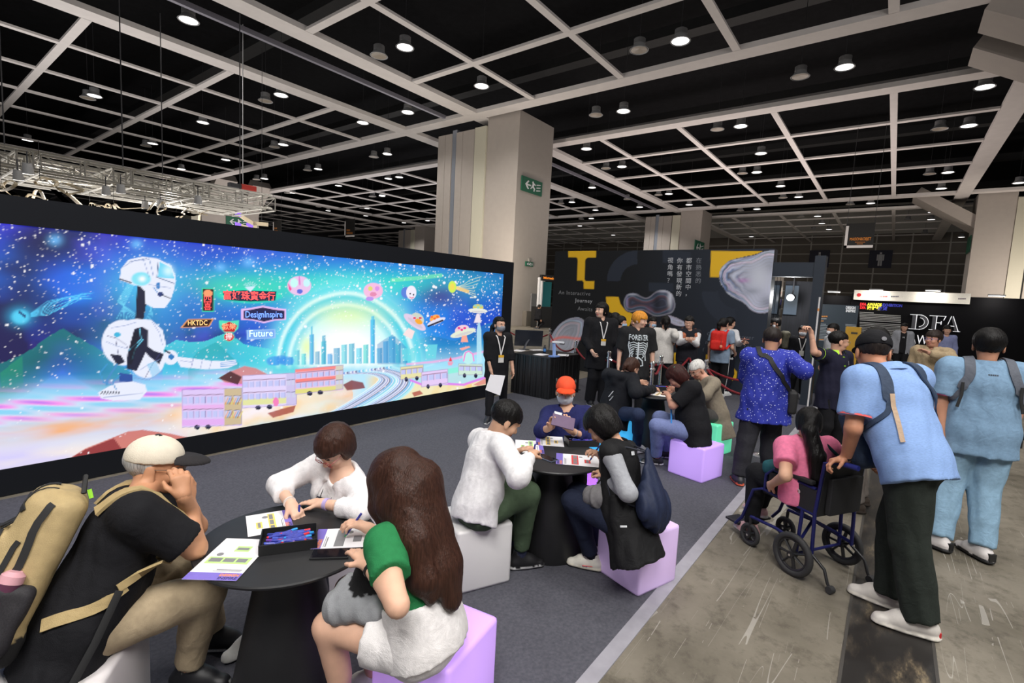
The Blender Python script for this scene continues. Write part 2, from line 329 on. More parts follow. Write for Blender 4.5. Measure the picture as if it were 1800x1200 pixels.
for p in [(1, 3), (6, 8), (-4, 8), (0, -4), (8, -3), (14, -1), (14, 6), (9, 13), (-5, 0), (5, 1)]:   # rows of the same lamps overhead, out of frame
    o = copy_tree(pl); o['label'] = 'lit round lamp overhead, outside the picture'; o['group'] = 'lit lamps overhead'; o.location = (*p, LAMPZ); lamp_light(o.location, 750)
# ================================================================ LED video wall
def poly_dist(U, V, pts):
    d = np.full(len(U), 1e9); ins = np.zeros(len(U), bool); n = len(pts)
    for i in range(n):
        (x0, y0), (x1, y1) = pts[i], pts[(i+1) % n]; dx, dy = x1-x0, y1-y0
        t = np.clip(((U-x0)*dx+(V-y0)*dy)/(dx*dx+dy*dy+1e-9), 0, 1); d = np.minimum(d, np.hypot(U-x0-t*dx, V-y0-t*dy))
        if y0 != y1: ins ^= ((y0 > V) != (y1 > V)) & (U < (x1-x0)*(V-y0)/(y1-y0)+x0)
    return np.where(ins, d, -d)
class Paint:
    """paints colours on points addressed by photo pixel (U, V)"""
    def __init__(s, P):
        q = proj(P); s.U, s.V = q[:, 0], q[:, 1]; s.P = P; s.C = np.zeros((len(P), 3)); s.px = 1.1
    def mix(s, a, c):
        a = np.clip(a, 0, 1)[:, None]; s.C = s.C*(1-a)+np.asarray(c, float)*a
    def add(s, a, c): s.C = s.C+np.clip(a, 0, 9)[:, None]*np.asarray(c, float)
    def ell(s, x, y, rx, ry, c, rot=0, soft=.08, a=1):
        t = math.radians(rot); du, dv = s.U-x, s.V-y; uu = (du*math.cos(t)+dv*math.sin(t))/rx; vv = (-du*math.sin(t)+dv*math.cos(t))/ry
        r = np.sqrt(uu*uu+vv*vv); s.mix(a*np.clip((1-r)/soft+.5, 0, 1), c); return r
    def glow(s, x, y, rx, ry, c, a=1, p=1.0): 
        r2 = ((s.U-x)/rx)**2+((s.V-y)/ry)**2; s.mix(a*np.exp(-r2*p), c)
    def poly(s, pts, c, a=1):
        P_ = np.array(pts, float); lo, hi = P_.min(0)-1.5, P_.max(0)+1.5; k = np.nonzero((s.U > lo[0]) & (s.U < hi[0]) & (s.V > lo[1]) & (s.V < hi[1]))[0]
        if len(k) == 0: return
        d = poly_dist(s.U[k], s.V[k], pts); al = (np.clip(d/s.px+.5, 0, 1)*a)[:, None]; s.C[k] = s.C[k]*(1-al)+np.asarray(c, float)*al
    def line(s, pts, w, c, a=1):
        d = np.full(len(s.U), 1e9)
        for (x0, y0), (x1, y1) in zip(pts, pts[1:]):
            dx, dy = x1-x0, y1-y0; t = np.clip(((s.U-x0)*dx+(s.V-y0)*dy)/(dx*dx+dy*dy+1e-9), 0, 1)
            d = np.minimum(d, np.hypot(s.U-x0-t*dx, s.V-y0-t*dy))
        s.mix(a*np.clip(w/2-d+.5, 0, 1), c)
def vnoise(x, y, seed=0):
    rs = np.random.RandomState(seed); T = rs.rand(64, 64); xi, yi = np.floor(x).astype(int), np.floor(y).astype(int); fx, fy = x-xi, y-yi
    fx, fy = fx*fx*(3-2*fx), fy*fy*(3-2*fy); g = lambda i, j: T[i % 64, j % 64]
    return (g(xi, yi)*(1-fx)+g(xi+1, yi)*fx)*(1-fy)+(g(xi, yi+1)*(1-fx)+g(xi+1, yi+1)*fx)*fy
def fbm(x, y, seed=0, o=4): return sum(vnoise(x*2**k, y*2**k, seed+k)*.5**k for k in range(o))/(2-.5**(o-1))
SY = 5.7
def paint_screen(P):
    p = Paint(P); U, V = p.U, p.V; X = P[:, 0]; t = (2.245-P[:, 2])/2.015   # 0 top .. 1 bottom
    n1 = fbm(X*1.3+3, t*2.6, 1); n2 = fbm(X*.9, t*2.2+7, 11); n3 = fbm(X*3, t*6, 21)
    p.C[:] = lin(40, 34, 200)
    p.mix((n1-.42)*4, lin(30, 110, 235)); p.mix((n2-.56)*6, lin(22, 16, 80)); p.mix((n3-.55)*3*.7, lin(84, 66, 226))
    p.glow(60, 425, 60, 30, lin(14, 10, 60), .8); p.glow(760, 500, 130, 25, lin(26, 40, 200), .6); p.glow(860, 560, 40, 90, lin(30, 60, 230), .7)
    # teal aurora through the middle
    p.glow(560, 505, 290, 60, lin(20, 168, 236), .85*1); p.glow(420, 505, 150, 26, lin(70, 226, 160), .7); p.glow(640, 500, 190, 24, lin(60, 232, 200), .75); p.glow(330, 520, 40, 30, lin(60, 70, 220), .5)
    p.glow(350, 560, 120, 25, lin(34, 120, 220), .6); p.glow(760, 620, 80, 40, lin(40, 180, 214), .5)
    p.line([(690, 492), (730, 489), (775, 484)], 7, lin(120, 240, 180), .7)
    p.glow(775, 520, 40, 22, lin(70, 24, 130), .75)
    # lower haze and ground bands
    p.mix((t-.5-.06*np.sin(X*1.4))*5, lin(52, 196, 232)); p.mix((t-.62+.05*(n1-.5))*7, lin(186, 232, 252))
    # mountains
    def ridge(pts, c, a=1, foot=40):
        xs, ys = zip(*pts); yy = np.interp(U, xs, ys); k = (U > xs[0]) & (U < xs[-1]) & (V > yy+(n3-.5)*6)
        p.mix(k*np.clip(1-(V-yy)/foot, 0, 1)**.5*a, c)
    ridge([(-400, 640), (0, 640), (45, 620), (90, 588), (110, 577), (150, 600), (195, 628), (230, 655)], lin(14, 112, 120), .95, 75)
    ridge([(0, 655), (60, 610), (105, 578), (70, 640), (40, 670)], lin(30, 150, 110), .6, 60)
    ridge([(285, 610), (310, 596), (335, 600), (360, 598), (400, 584), (430, 605), (470, 612), (560, 640)], lin(70, 214, 220), .85, 70)
    ridge([(330, 640), (350, 615), (380, 600), (420, 640)], lin(20, 160, 170), .55, 40)
    ridge([(690, 612), (725, 600), (760, 590), (800, 600), (845, 575), (880, 560)], lin(26, 120, 190), .7, 50)
    p.mix((t-.66+.06*(n1-.5))*9*(U < 480), lin(208, 224, 250))
    # sunburst arch
    dx, dy = (U-608)/136, (V-640)/142
    r = np.hypot(dx, dy); up = np.clip((650-V)/16, 0, 1)
    p.mix(up*np.exp(-np.clip(r-.9, 0, 9)**2/.03)*.8, lin(120, 234, 246))
    p.mix(up*np.clip((1.0-r)*9, 0, 1)*(.5+.5*np.sin(r*44+n1*2))**2*.85, lin(226, 255, 252)); p.mix(up*np.clip((1.0-r)*9, 0, 1)*(.5+.5*np.sin(r*44+2.2+n1*2))**3*.6, lin(40, 206, 226))
    p.mix(up*np.clip((.74-r)*6, 0, 1), lin(206, 250, 252)); p.mix(up*np.clip((.62-r)*4, 0, 1), (1, 1, 1)); p.glow(612, 552, 60, 22, lin(232, 250, 140), .6); p.glow(540, 610, 12, 18, lin(240, 250, 120), .6)
    # skyline
    rs = np.random.RandomState(5)
    for x, w_, y0 in [(474, 8, 632), (486, 9, 626), (498, 8, 620), (510, 10, 628), (522, 9, 616), (534, 8, 622), (548, 8, 588), (548, 3, 574), (558, 8, 618), (569, 9, 600), (569, 6, 590), (580, 9, 622), (592, 11, 612), (605, 10, 606), (618, 10, 604), (631, 10, 612), (643, 9, 606), (655, 8, 562), (655, 5, 556), (667, 10, 612), (678, 9, 600), (689, 12, 592), (700, 9, 604), (712, 8, 612)]:
        c = np.array(lin(70+rs.randint(60), 180+rs.randint(50), 215+rs.randint(36)))
        b = 642-.02*(x-470); p.poly([(x-w_/2, y0), (x+w_/2, y0-1), (x+w_/2, b), (x-w_/2, b)], c, .8); p.poly([(x+w_*.1, y0), (x+w_/2, y0-1), (x+w_/2, b), (x+w_*.1, b)], np.array(lin(30, 140, 190)), .35)
    for x, y, rx in ((482, 634, 14), (504, 634, 13), (495, 632, 9)): p.ell(x, y, rx, 8, lin(60, 150, 235), soft=.3, a=.7)
    p.poly([(663, 605), (676, 596), (690, 588), (705, 600), (718, 615), (716, 640), (664, 640)], lin(40, 110, 190), .45)
    for x0, y0, w_, h in ((706, 612, 26, 22), (747, 606, 22, 24)): p.poly([(x0, y0), (x0+w_, y0-1), (x0+w_-3, y0+h), (x0+2, y0+h)], lin(110, 220, 232), .8)
    # ground: swirls, sand, road, water
    sw = np.sin(V*.23+U*.018+3*n1)+.6*np.sin(V*.41-U*.03+5*n2)
    band = np.exp(-((V-(722-.09*U))/26)**2)*(U < 430)
    p.mix(band*np.clip(sw*1.2, 0, 1), lin(250, 150, 236)); p.mix(band*np.clip(-sw*1.1, 0, 1)*.8, lin(110, 210, 246)); p.mix(band*np.clip(sw-.9, 0, 1), lin(150, 90, 240))
    ob = np.exp(-((V-(762-.105*U))/20)**2)*(U < 620); p.mix(ob*np.clip(.25+1.5*(fbm(X*2, t*16, 31)-.3), 0, 1), lin(250, 170, 78))
    lowl = np.clip((V-(778-.11*U))/26, 0, 1)*(U < 330); p.mix(lowl*.85, lin(246, 232, 226)); p.mix(lowl*np.clip((fbm(X*1.2, t*12, 41)-.5)*5, 0, 1), lin(252, 186, 140)); p.mix(lowl*np.clip((fbm(X*1.5, t*9, 47)-.55)*5, 0, 1), lin(214, 208, 250))
    sand = np.clip((V-(744-.135*U))/22, 0, 1)*np.clip((U-260)/120, 0, 1)*np.clip((640-U)/90, 0, 1); p.mix(sand*.8, lin(253, 236, 206)); p.mix(sand*np.clip((n3-.42)*3, 0, 1), lin(252, 208, 140)); p.mix(sand*np.clip((fbm(X*2.5, t*9, 71)-.5)*4, 0, 1), lin(250, 240, 244))
    rt = np.clip((U-640)/40, 0, 1)*np.clip((V-(652-.06*(U-640)))/14, 0, 1); p.mix(rt*.8, lin(252, 232, 170)); p.mix(rt*np.clip((n3-.45)*3, 0, 1), lin(250, 206, 120))
    p.mix(np.exp(-((V-(757-.163*(U-430)))/9)**2)*np.clip((U-400)/60, 0, 1)*np.clip((640-U)/60, 0, 1)*.8, lin(150, 220, 250))
    # winding road
    A_ = [(596, 657), (640, 655), (664, 662), (662, 674), (622, 702), (560, 735), (470, 764), (420, 778)]; B_ = [(690, 645), (712, 652), (728, 666), (722, 684), (700, 702), (672, 716), (640, 724), (600, 733)]
    def curve(f):
        q = [V3(a_)*(1-f)+V3(b_)*f for a_, b_ in zip(A_, B_)]; out = []
        for i in range(len(q)-1):
            p0, p1, p2, p3 = q[max(i-1, 0)], q[i], q[i+1], q[min(i+2, len(q)-1)]
            out += [tuple(.5*(2*p1+(p2-p0)*u+(2*p0-5*p1+4*p2-p3)*u*u+(3*p1-p0-3*p2+p3)*u**3)) for u in (0, .33, .66)]
        return out+[tuple(q[-1])]
    pal = [(252, 252, 255), (130, 216, 250), (250, 250, 255), (70, 130, 220), (244, 250, 255), (30, 30, 110), (180, 200, 240), (250, 250, 255), (120, 120, 200), (252, 252, 255), (40, 40, 120), (170, 220, 250), (90, 180, 240), (250, 250, 255), (60, 200, 230), (190, 240, 250)]
    for k in range(32): p.line(curve(k/31), 4.2, lin(*pal[k % 16]), .8)
    # water on the right
    p.poly([(712, 655), (740, 648), (780, 636), (830, 622), (900, 612), (900, 655), (850, 668), (800, 676), (760, 678), (730, 672)], lin(160, 226, 250), .75)
    p.line([(722, 668), (745, 677), (780, 674), (815, 676), (850, 664), (880, 652)], 4, lin(226, 110, 240), .85); p.line([(716, 640), (760, 636), (800, 630), (850, 618), (880, 612)], 4, lin(250, 170, 226), .7); p.line([(760, 660), (790, 652), (815, 648)], 9, lin(120, 246, 214), .7)
    # rocks
    for pts, c in (([(118, 808), (150, 788), (190, 772), (225, 758), (250, 755), (300, 762), (345, 772), (300, 800), (200, 815)], lin(206, 106, 92)), ([(118, 808), (150, 790), (200, 770), (215, 790), (190, 812)], lin(142, 44, 50)), ([(385, 664), (400, 655), (430, 643), (450, 647), (475, 660), (440, 676), (395, 672)], lin(214, 130, 130)), ([(383, 665), (405, 652), (425, 662), (418, 676)], lin(60, 18, 26)), ([(603, 676), (618, 668), (638, 672), (642, 682), (610, 686)], lin(130, 40, 50)), ([(470, 726), (500, 717), (520, 712), (516, 724), (480, 734)], lin(170, 76, 66)), ([(724, 690), (738, 686), (744, 692), (728, 697)], lin(180, 80, 70)), ([(832, 676), (850, 666), (866, 658), (864, 672), (840, 678)], lin(226, 140, 130))):
        p.poly(pts, c, .9)
    p.mix((n3 > .62)*((V > 755) & (U > 120) & (U < 345) & (V > 810-.2*(U-110)))*.35, lin(120, 30, 36))
    # stars and spatter
    rs = np.random.RandomState(3); W = np.zeros(len(U))
    def stars(n, ylo, yhi, rmin, rmax):
        xs = rs.uniform(-250, 885, n); fr = rs.beta(1, 1.6, n)*(yhi-ylo)+ylo
        for x, f in zip(xs, fr):
            y = (392+.1009*x)*(1-f)+(826.7-.176*x)*f; rr = rs.uniform(rmin, rmax)
            k = (np.abs(U-x) < 6) & (np.abs(V-y) < 6); d = np.hypot(U[k]-x, V[k]-y); W[k] = np.maximum(W[k], np.clip((rr-d)/.8+.5, 0, 1))
    order = np.argsort(U)                                    # keep the star loop cheap
    U0, V0 = U, V
    bins = np.floor((U0+400)/12).astype(int); idx = [np.nonzero(bins == b)[0] for b in range(bins.max()+2)]
    def stars2(n, ylo, yhi, rmin, rmax, beta=1.6, xl=-250):
        for x, f, rr in zip(rs.uniform(xl, 885, n), rs.beta(1, beta, n)*(yhi-ylo)+ylo, rs.uniform(0, 1, n)**3*(rmax-rmin)+rmin):
            y = (392+.1009*x)*(1-f)+(826.7-.176*x)*f; b = int((x+400)//12)
            for bb in (b-1, b, b+1):
                if 0 <= bb < len(idx):
                    k = idx[bb]; k = k[np.abs(V0[k]-y) < 5]; d = np.hypot(U0[k]-x, V0[k]-y); W[k] = np.maximum(W[k], np.clip((rr-d)/.9+.5, 0, 1))
    stars2(3600, 0, .75, .3, 1.3); stars2(190, 0, .6, 1.2, 2.9); stars2(260, .5, 1, .4, 2.2, 1.0)
    p.mix(W*.92, (1, .97, 1.0))
    for x, y, a in ((97, 422, 12), (240, 429, 10), (388, 470, 9), (437, 461, 10), (660, 500, 9)): p.glow(x, y, a, a*.8, lin(110, 190, 255), .8)
    # jelly comet on the left
    for k in range(9):
        yy = 556-k*.8; p.line([(55, yy), (85, 545-3*k+8), (110, 530-2.5*k+10+4*math.sin(k)), (140+3*k, 520+6*math.sin(k*2.1))], 1.2, lin(90, 210, 255), .8)
    p.glow(36, 556, 20, 15, lin(60, 200, 255), .8); p.ell(36, 557, 15, 12, lin(90, 220, 255), soft=.5, a=.7); p.line([(34, 548), (44, 556)], 4, lin(20, 40, 110))
    # ---- robot bust
    wht, dk, cy = lin(232, 236, 252), lin(24, 28, 56), lin(110, 214, 246)
    p.glow(258, 500, 62, 52, lin(80, 200, 255), .8); p.glow(240, 620, 72, 55, lin(80, 200, 255), .5)
    for k in range(9): p.line([(228-k*1.5+8, 500), (222-2*k, 530), (205+6*k, 560)], 1.1, cy, .8)
    for k in range(4): p.line([(268-2*k, 535), (262+2*k, 550), (254+4*k, 566)], 1.0, cy, .7)
    p.poly([(241, 500), (254, 503), (257, 535), (252, 562), (238, 562)], dk)
    p.poly([(210, 492), (213, 472), (226, 456), (250, 451), (276, 454), (300, 466), (309, 486), (307, 506), (300, 527), (290, 541), (270, 541), (256, 534), (255, 512), (246, 503), (232, 500)], wht)
    p.poly([(281, 460), (300, 470), (307, 490), (277, 487)], cy); p.glow(296, 476, 9, 9, lin(220, 250, 255), .9); p.line([(278, 461), (276, 487), (306, 498)], 1.4, lin(60, 90, 140))
    p.ell(248, 490, 17, 12, lin(130, 226, 244), soft=.25); p.glow(250, 490, 6, 5, (1, 1, 1)); p.line([(210, 490), (231, 497)], 2.2, dk); p.line([(226, 460), (258, 454)], 1, lin(90, 110, 160)); p.line([(262, 453), (270, 486)], 1, lin(120, 150, 200))
    p.ell(278, 502, 4, 6, lin(60, 130, 200)); p.ell(282, 517, 5, 4, lin(40, 60, 120)); p.line([(284, 518), (299, 524)], 1.6, dk); p.line([(270, 505), (277, 514)], 1.6, lin(60, 140, 210))
    p.ell(216, 602, 37, 40, wht, soft=.05); p.poly([(206, 566), (240, 560), (266, 562), (286, 580), (292, 606), (286, 618), (262, 612), (250, 600)], wht)
    p.ell(258, 630, 32, 34, wht, soft=.05); p.poly([(236, 578), (250, 574), (260, 580), (260, 610), (250, 632), (240, 652), (222, 648), (224, 622)], dk)
    p.poly([(256, 606), (270, 616), (288, 622), (280, 640), (262, 626), (250, 612)], dk); p.line([(246, 578), (248, 596), (226, 616)], 1.6, cy); p.line([(252, 596), (238, 612), (232, 632)], 1.6, cy)
    p.ell(206, 588, 6, 4, lin(60, 180, 220)); p.line([(188, 590), (204, 594), (222, 606), (226, 616)], 1, lin(90, 90, 130)); p.line([(203, 596), (208, 622)], 1, lin(90, 90, 130)); p.line([(255, 664), (268, 640), (282, 620)], 1, lin(60, 60, 110))
    p.poly([(193, 622), (212, 624), (220, 636), (206, 642)], dk); p.line([(206, 640), (196, 655), (188, 668), (188, 676)], 3, lin(70, 140, 200)); p.poly([(210, 655), (232, 658), (234, 672), (210, 670)], lin(40, 80, 160))
    p.poly([(172, 690), (200, 674), (232, 670), (256, 676), (258, 688), (246, 702), (200, 704), (178, 700)], wht)
    for k in range(7): p.line([(180+5*k, 688), (178+5*k, 692)], 2, dk)
    p.ell(300, 628, 13, 13, wht); p.ell(301, 627, 5, 5, lin(40, 120, 190)); p.poly([(306, 626), (340, 630), (372, 634), (390, 634), (414, 632), (417, 640), (400, 647), (360, 649), (318, 645)], wht)
    for k in range(3): p.line([(388, 638+3*k), (415, 634+3.5*k)], 1, lin(70, 150, 220))
    p.line([(340, 630), (336, 646)], 1, lin(120, 130, 190)); p.line([(290, 616), (298, 620)], 3, dk)
    for q_ in ([(214, 470), (236, 458), (262, 456)], [(262, 500), (300, 506)], [(252, 455), (262, 486)], [(186, 600), (206, 608), (222, 612)], [(196, 576), (220, 572), (240, 566)], [(268, 566), (280, 584), (286, 606)], [(246, 650), (262, 640), (280, 632)], [(236, 664), (262, 668), (284, 652)], [(182, 698), (220, 694), (252, 690)], [(318, 634), (338, 636)], [(356, 632), (352, 648)], [(372, 634), (368, 648)]): p.line(q_, 1.1, lin(130, 150, 200), .8)
    for q_ in ([(188, 640), (176, 655), (182, 672), (196, 676)], [(210, 660), (198, 672), (204, 684)]): p.line(q_, 2.2, lin(60, 150, 210), .9)
    p.poly([(258, 640), (274, 634), (282, 652), (268, 664)], lin(120, 200, 240), .6); p.poly([(230, 600), (236, 584), (246, 580), (240, 610), (232, 640), (226, 640)], lin(10, 12, 34), .9)
    # ---- neon signs
    p.poly([(354.5, 506), (376.5, 507), (376.5, 548), (354.5, 547.5)], lin(60, 220, 170)); p.poly([(356, 507.5), (375, 508), (375, 546.5), (356, 546)], lin(38, 14, 30)); p.ell(365.5, 515.5, 8, 6.5, lin(250, 160, 110))
    p.ell(439, 519, 54, 13, lin(40, 230, 190), rot=1, soft=.3); p.poly([(391, 512), (430, 510), (486, 512), (484, 528), (440, 530), (396, 527)], lin(14, 40, 70)); p.poly([(430, 504), (449, 503), (440, 513)], lin(210, 236, 255))
    for k in range(7): a = math.pi*(1.15+.7*k/6); p.line([(440+6*math.cos(a), 504+3*math.sin(a)), (440+13*math.cos(a), 504+9*math.sin(a))], 1, lin(210, 236, 255), .8)
    p.poly([(424, 543), (440, 541), (462, 537), (484, 541), (503, 543), (503, 562), (484, 563), (464, 568), (444, 563), (424, 562)], lin(232, 190, 246)); p.poly([(428, 546), (442, 544), (462, 540), (482, 544), (500, 546), (500, 560), (482, 561), (464, 565), (444, 561), (428, 560)], lin(24, 26, 76))
    p.poly([(317, 576), (330, 561), (376, 560), (368, 574)], lin(240, 160, 90)); p.poly([(321, 575), (331, 562.5), (373, 561.5), (366, 573)], lin(40, 16, 20))
    p.poly([(385, 563), (403, 564), (420, 563), (419, 577), (412, 584), (394, 584), (386, 576)], lin(80, 226, 190)); p.poly([(389, 572), (403, 565), (417, 572), (412, 583), (394, 583)], lin(196, 30, 40)); p.ell(402.5, 592, 10, 8.5, lin(80, 226, 190)); p.ell(402.5, 592, 8.6, 7.2, lin(214, 50, 70)); p.ell(402.5, 592, 5.5, 4.5, lin(250, 190, 190), a=.6)
    p.poly([(433, 580), (484, 578), (485, 594), (434, 597)], lin(150, 196, 246)); p.poly([(436, 582), (482, 580), (482, 592.5), (437, 595)], lin(120, 166, 240))
    # ---- buses
    lav = lin(226, 206, 250)
    def bus(x0, y0, x1, y1, split, side, front, stripes=(), rows=2, skew=0.0):
        sk = lambda x: (x-x0)*skew
        p.poly([(x0, y0), (x1, y0+sk(x1)), (x1, y1+sk(x1)), (x0, y1)], side)
        if split < x1: p.poly([(split, y0+sk(split)), (x1, y0+sk(x1)), (x1, y1+sk(x1)-3), (split, y1+sk(split))], front)
        H = y1-y0
        for fy, fh, c in stripes: p.poly([(x0, y0+fy*H), (split, y0+fy*H+sk(split)), (split, y0+(fy+fh)*H+sk(split)), (x0, y0+(fy+fh)*H)], c, .8)
        for rr in range(rows):
            fy = (.2 if rr == 0 else .58) if rows == 2 else .25; fh = .17 if rows == 2 else .35; n = max(4, int((split-x0)/10)); 
            for k in range(n):
                a = x0+(split-x0)*(k+.12)/n; b = x0+(split-x0)*(k+.88)/n; ya = y0+fy*H
                p.poly([(a, ya+sk(a)), (b, ya+sk(b)), (b, ya+fh*H+sk(b)), (a, ya+fh*H+sk(a))], lin(196, 200, 246)); p.line([(b, ya+sk(b)), (b, ya+fh*H+sk(b))], .9, lin(130, 120, 170))
            for k in range(2):
                a = split+(x1-split)*(k+.1)/2; b = split+(x1-split)*(k+.85)/2; ya = y0+fy*H
                if split < x1: p.poly([(a, ya+sk(a)), (b, ya+sk(b)), (b, ya+fh*H+sk(b)), (a, ya+fh*H+sk(a))], lin(206, 206, 236)); p.line([(a, ya+sk(a)), (b, ya+sk(b))], 1, lin(90, 80, 110))
            p.line([(x0+2, y0+(fy-.05)*H), (split-2, y0+(fy-.05)*H+sk(split))], 1.4, lin(150, 120, 150))
        for fx in (.36, .62) if rows == 2 else (.25, .72):
            a = x0+(split-x0)*fx if rows == 2 else x0+(x1-x0)*fx; p.ell(a, y1+sk(a)+.5, 5 if rows == 2 else 3, 4 if rows == 2 else 4, dk)
        p.line([(x0, y0), (x1, y0+sk(x1)), (x1, y1+sk(x1)-2), (x0, y1), (x0, y0)], 1, lin(150, 140, 190), .7)
    bus(320, 685, 425, 751, 394, lin(222, 200, 246), lin(206, 186, 150), [(.42, .12, lin(236, 176, 236)), (.8, .16, lin(230, 170, 240))], skew=-.03)
    for k in range(16):                                           # crayon strokes on its front
        x = 396+(k % 8)*3.6; y = 699+24*(k//8); p.line([(x, y+11), (x+5, y)], 1.8, [lin(240, 150, 40), lin(60, 140, 190), lin(150, 90, 50), lin(230, 210, 80)][k % 4], .8)
    bus(426, 660, 521, 717, 503, lin(228, 214, 250), lin(206, 196, 236), [(.72, .2, lin(228, 232, 130))], skew=-.05); p.ell(485, 706, 5, 8, lin(246, 130, 190))
    bus(519, 649, 603, 693, 590, lin(236, 196, 226), lin(214, 206, 190), [(.0, .12, lin(252, 120, 90)), (.4, .13, lin(252, 110, 80)), (.8, .18, lin(226, 226, 90))], skew=-.09)
    bus(704, 645, 744, 667, 744, lin(232, 226, 170), lav, rows=1, skew=-.1); bus(741, 654, 787, 680, 787, lin(230, 204, 246), lav, rows=1, skew=-.12); bus(806, 639, 848, 659, 848, lin(206, 232, 214), lav, rows=1, skew=.02)
    p.poly([(838, 640), (847, 636), (846, 580), (842, 560), (838, 580)], lin(190, 236, 250), .8); p.ell(823, 628, 10, 12, lin(190, 240, 240)); p.line([(815, 634), (818, 620), (824, 617), (831, 622), (833, 634)], 2, lin(250, 120, 210))
    p.poly([(787, 636), (797, 636), (794, 642), (788, 642)], lin(240, 160, 190)); p.poly([(789, 635), (792, 626), (795, 635)], lin(236, 70, 80))
    # ---- balloons and saucers
    p.ell(526, 502, 21, 17, lin(236, 196, 236)); p.ell(517, 497, 7, 8, lin(200, 250, 246)); p.ell(539, 497, 6, 7, lin(200, 246, 250)); p.ell(527, 512, 5, 4, lin(90, 110, 220)); p.poly([(506, 497), (513, 508), (509, 512)], lin(246, 70, 150)); p.line([(526, 486), (527, 500)], 2, lin(220, 110, 200))
    p.ell(656, 511, 17, 14, lin(246, 190, 226)); p.ell(651, 507, 4, 4, lin(226, 220, 120)); p.ell(663, 507, 4, 4, lin(220, 150, 230)); p.ell(656, 517, 6, 4, lin(230, 140, 180)); p.ell(650, 525, 7, 4, lin(190, 150, 240))
    p.ell(714, 514, 9, 10, lin(90, 130, 220)); p.ell(723, 514, 9, 12, lin(240, 236, 250)); p.ell(721, 516, 1.3, 1.6, dk); p.ell(727, 518, 1.3, 1.6, dk); p.line([(720, 522), (724, 524), (727, 522)], 1.4, lin(230, 60, 120))
    for k in range(7): p.line([(802, 504+.5*k), (815, 500+2*k), (826+2*k, 492+5*k), (846-3*k, 494+6*k-8)], .9, lin(230, 240, 200), .8)
    p.line([(803, 506), (822, 512)], 6, lin(250, 206, 120), .8); p.ell(795, 504, 7, 10.5, lin(206, 240, 90)); p.ell(795, 504, 4, 6, lin(240, 220, 90))
    def ufo(x, y, rx, ry, rot, disc, dome, tr): 
        t_ = math.radians(rot); p.ell(x+math.sin(t_)*7, y-math.cos(t_)*6, rx*.55, ry*1.35, dome, rot=rot); p.ell(x, y, rx, ry, disc, rot=rot); p.ell(x+1, y+1.5, rx*.7, ry*.4, lin(200, 190, 206), rot=rot, a=.6)
        for k in range(3): p.ell(x+math.sin(t_)*8+(k-1)*5, y-math.cos(t_)*9+k % 2*3, 2.5, 2, tr)
    ufo(729, 566, 23, 8, 36, lin(226, 206, 232), lin(206, 214, 200), lin(226, 60, 90)); p.ell(736, 565, 7, 4.5, lin(250, 170, 50), rot=30); p.poly([(718, 576), (729, 582), (724, 596), (708, 588)], lin(250, 226, 226))
    ufo(767, 565, 17, 4.5, -22, lin(226, 226, 246), lin(250, 176, 80), lin(246, 110, 50)); p.line([(753, 573), (778, 563)], 3, dk); 
    ufo(814, 585, 23, 6, -16, lin(228, 236, 214), lin(240, 206, 220), lin(230, 50, 140)); p.poly([(812, 590), (820, 589), (823, 601), (810, 601)], lin(250, 170, 150))
    ufo(840, 546, 17, 4.2, 3, lin(232, 236, 226), lin(214, 206, 110), lin(150, 210, 190)); p.poly([(838, 551), (843, 551), (846, 567), (833, 567)], lin(240, 226, 236)); p.poly([(808, 612), (824, 608), (827, 610), (812, 616)], lin(250, 170, 160))
    return np.clip(p.C, 0, 1)
video_wall = thing('video_wall', 'huge black-framed LED screen showing a space scene with robot and buses', 'screen', (4, SY, 0))
inv = Matrix.Translation((-4, -SY, 0))
bezel = mat('matt_black_screen_housing', lin(14, 17, 24), .75, noise=.1, nscale=2, spec=.25)
def P_local(o): o.matrix_parent_inverse = inv; return o
XL, XR, XA, XB = -1.6, 7.41, -1.3, 7.13
P_local(MB().box((XL, SY, 2.245), (XR, SY+.6, 2.475)).build('frame_top', bezel, video_wall))
P_local(MB().box((XL, SY, .006), (XR, SY+.6, .232)).build('frame_bottom', bezel, video_wall))
P_local(MB().box((XB, SY, .232), (XR, SY+.6, 2.245)).build('frame_side', bezel, video_wall)); P_local(MB().box((XL, SY, .232), (XA, SY+.6, 2.245)).build('frame_side', bezel, video_wall))
P_local(MB().box((XA, SY+.1, .232), (XB, SY+.6, 2.245)).build('rear_housing', bezel, video_wall))
led = mat('led_picture', (0, 0, 0), .5, attr='paint', estr=1.02, noise=0)
led.node_tree.nodes['Principled BSDF'].inputs['Base Color'].default_value = (.01, .01, .01, 1)
for l in list(led.node_tree.links):
    if l.to_socket.name == 'Base Color': led.node_tree.links.remove(l)
P_local(painted_grid('led_panel', (XA, SY+.012, .232), (XB-XA, 0, 0), (0, 0, 2.013), 820, 220, paint_screen, led, video_wall))
def scr_text(s, x0, x1, y, px, c, e=1.2, bold=0.0):
    a, b = PY(x0, y, SY), PY(x1, y, SY); size = (PY(x0, y-px/2, SY)[2]-PY(x0, y+px/2, SY)[2])
    t = text_mesh('lettering', s, size*1.25, mat('neon_%d_%d_%d' % c, lin(*c), .5, emit=lin(*c), estr=e), (a[0], SY+.008, a[2]), (1, 0, 0), (0, 0, 1), video_wall, depth=.001, bold=bold)
    co = np.array([v.co[0] for v in t.data.vertices]); w_ = co.max()-co.min(); k = (b[0]-a[0])/w_
    for v in t.data.vertices: v.co[0] = a[0]+(v.co[0]-co.min())*k
    P_local(t); return t
red, blu = (255, 80, 80), (110, 150, 255)
scr_text('四', 359, 372, 526.5, 11, red); scr_text('喜', 359, 372, 539, 12, red)
scr_text('富好珠寶金行', 393, 484, 519.5, 14, red, bold=.002)
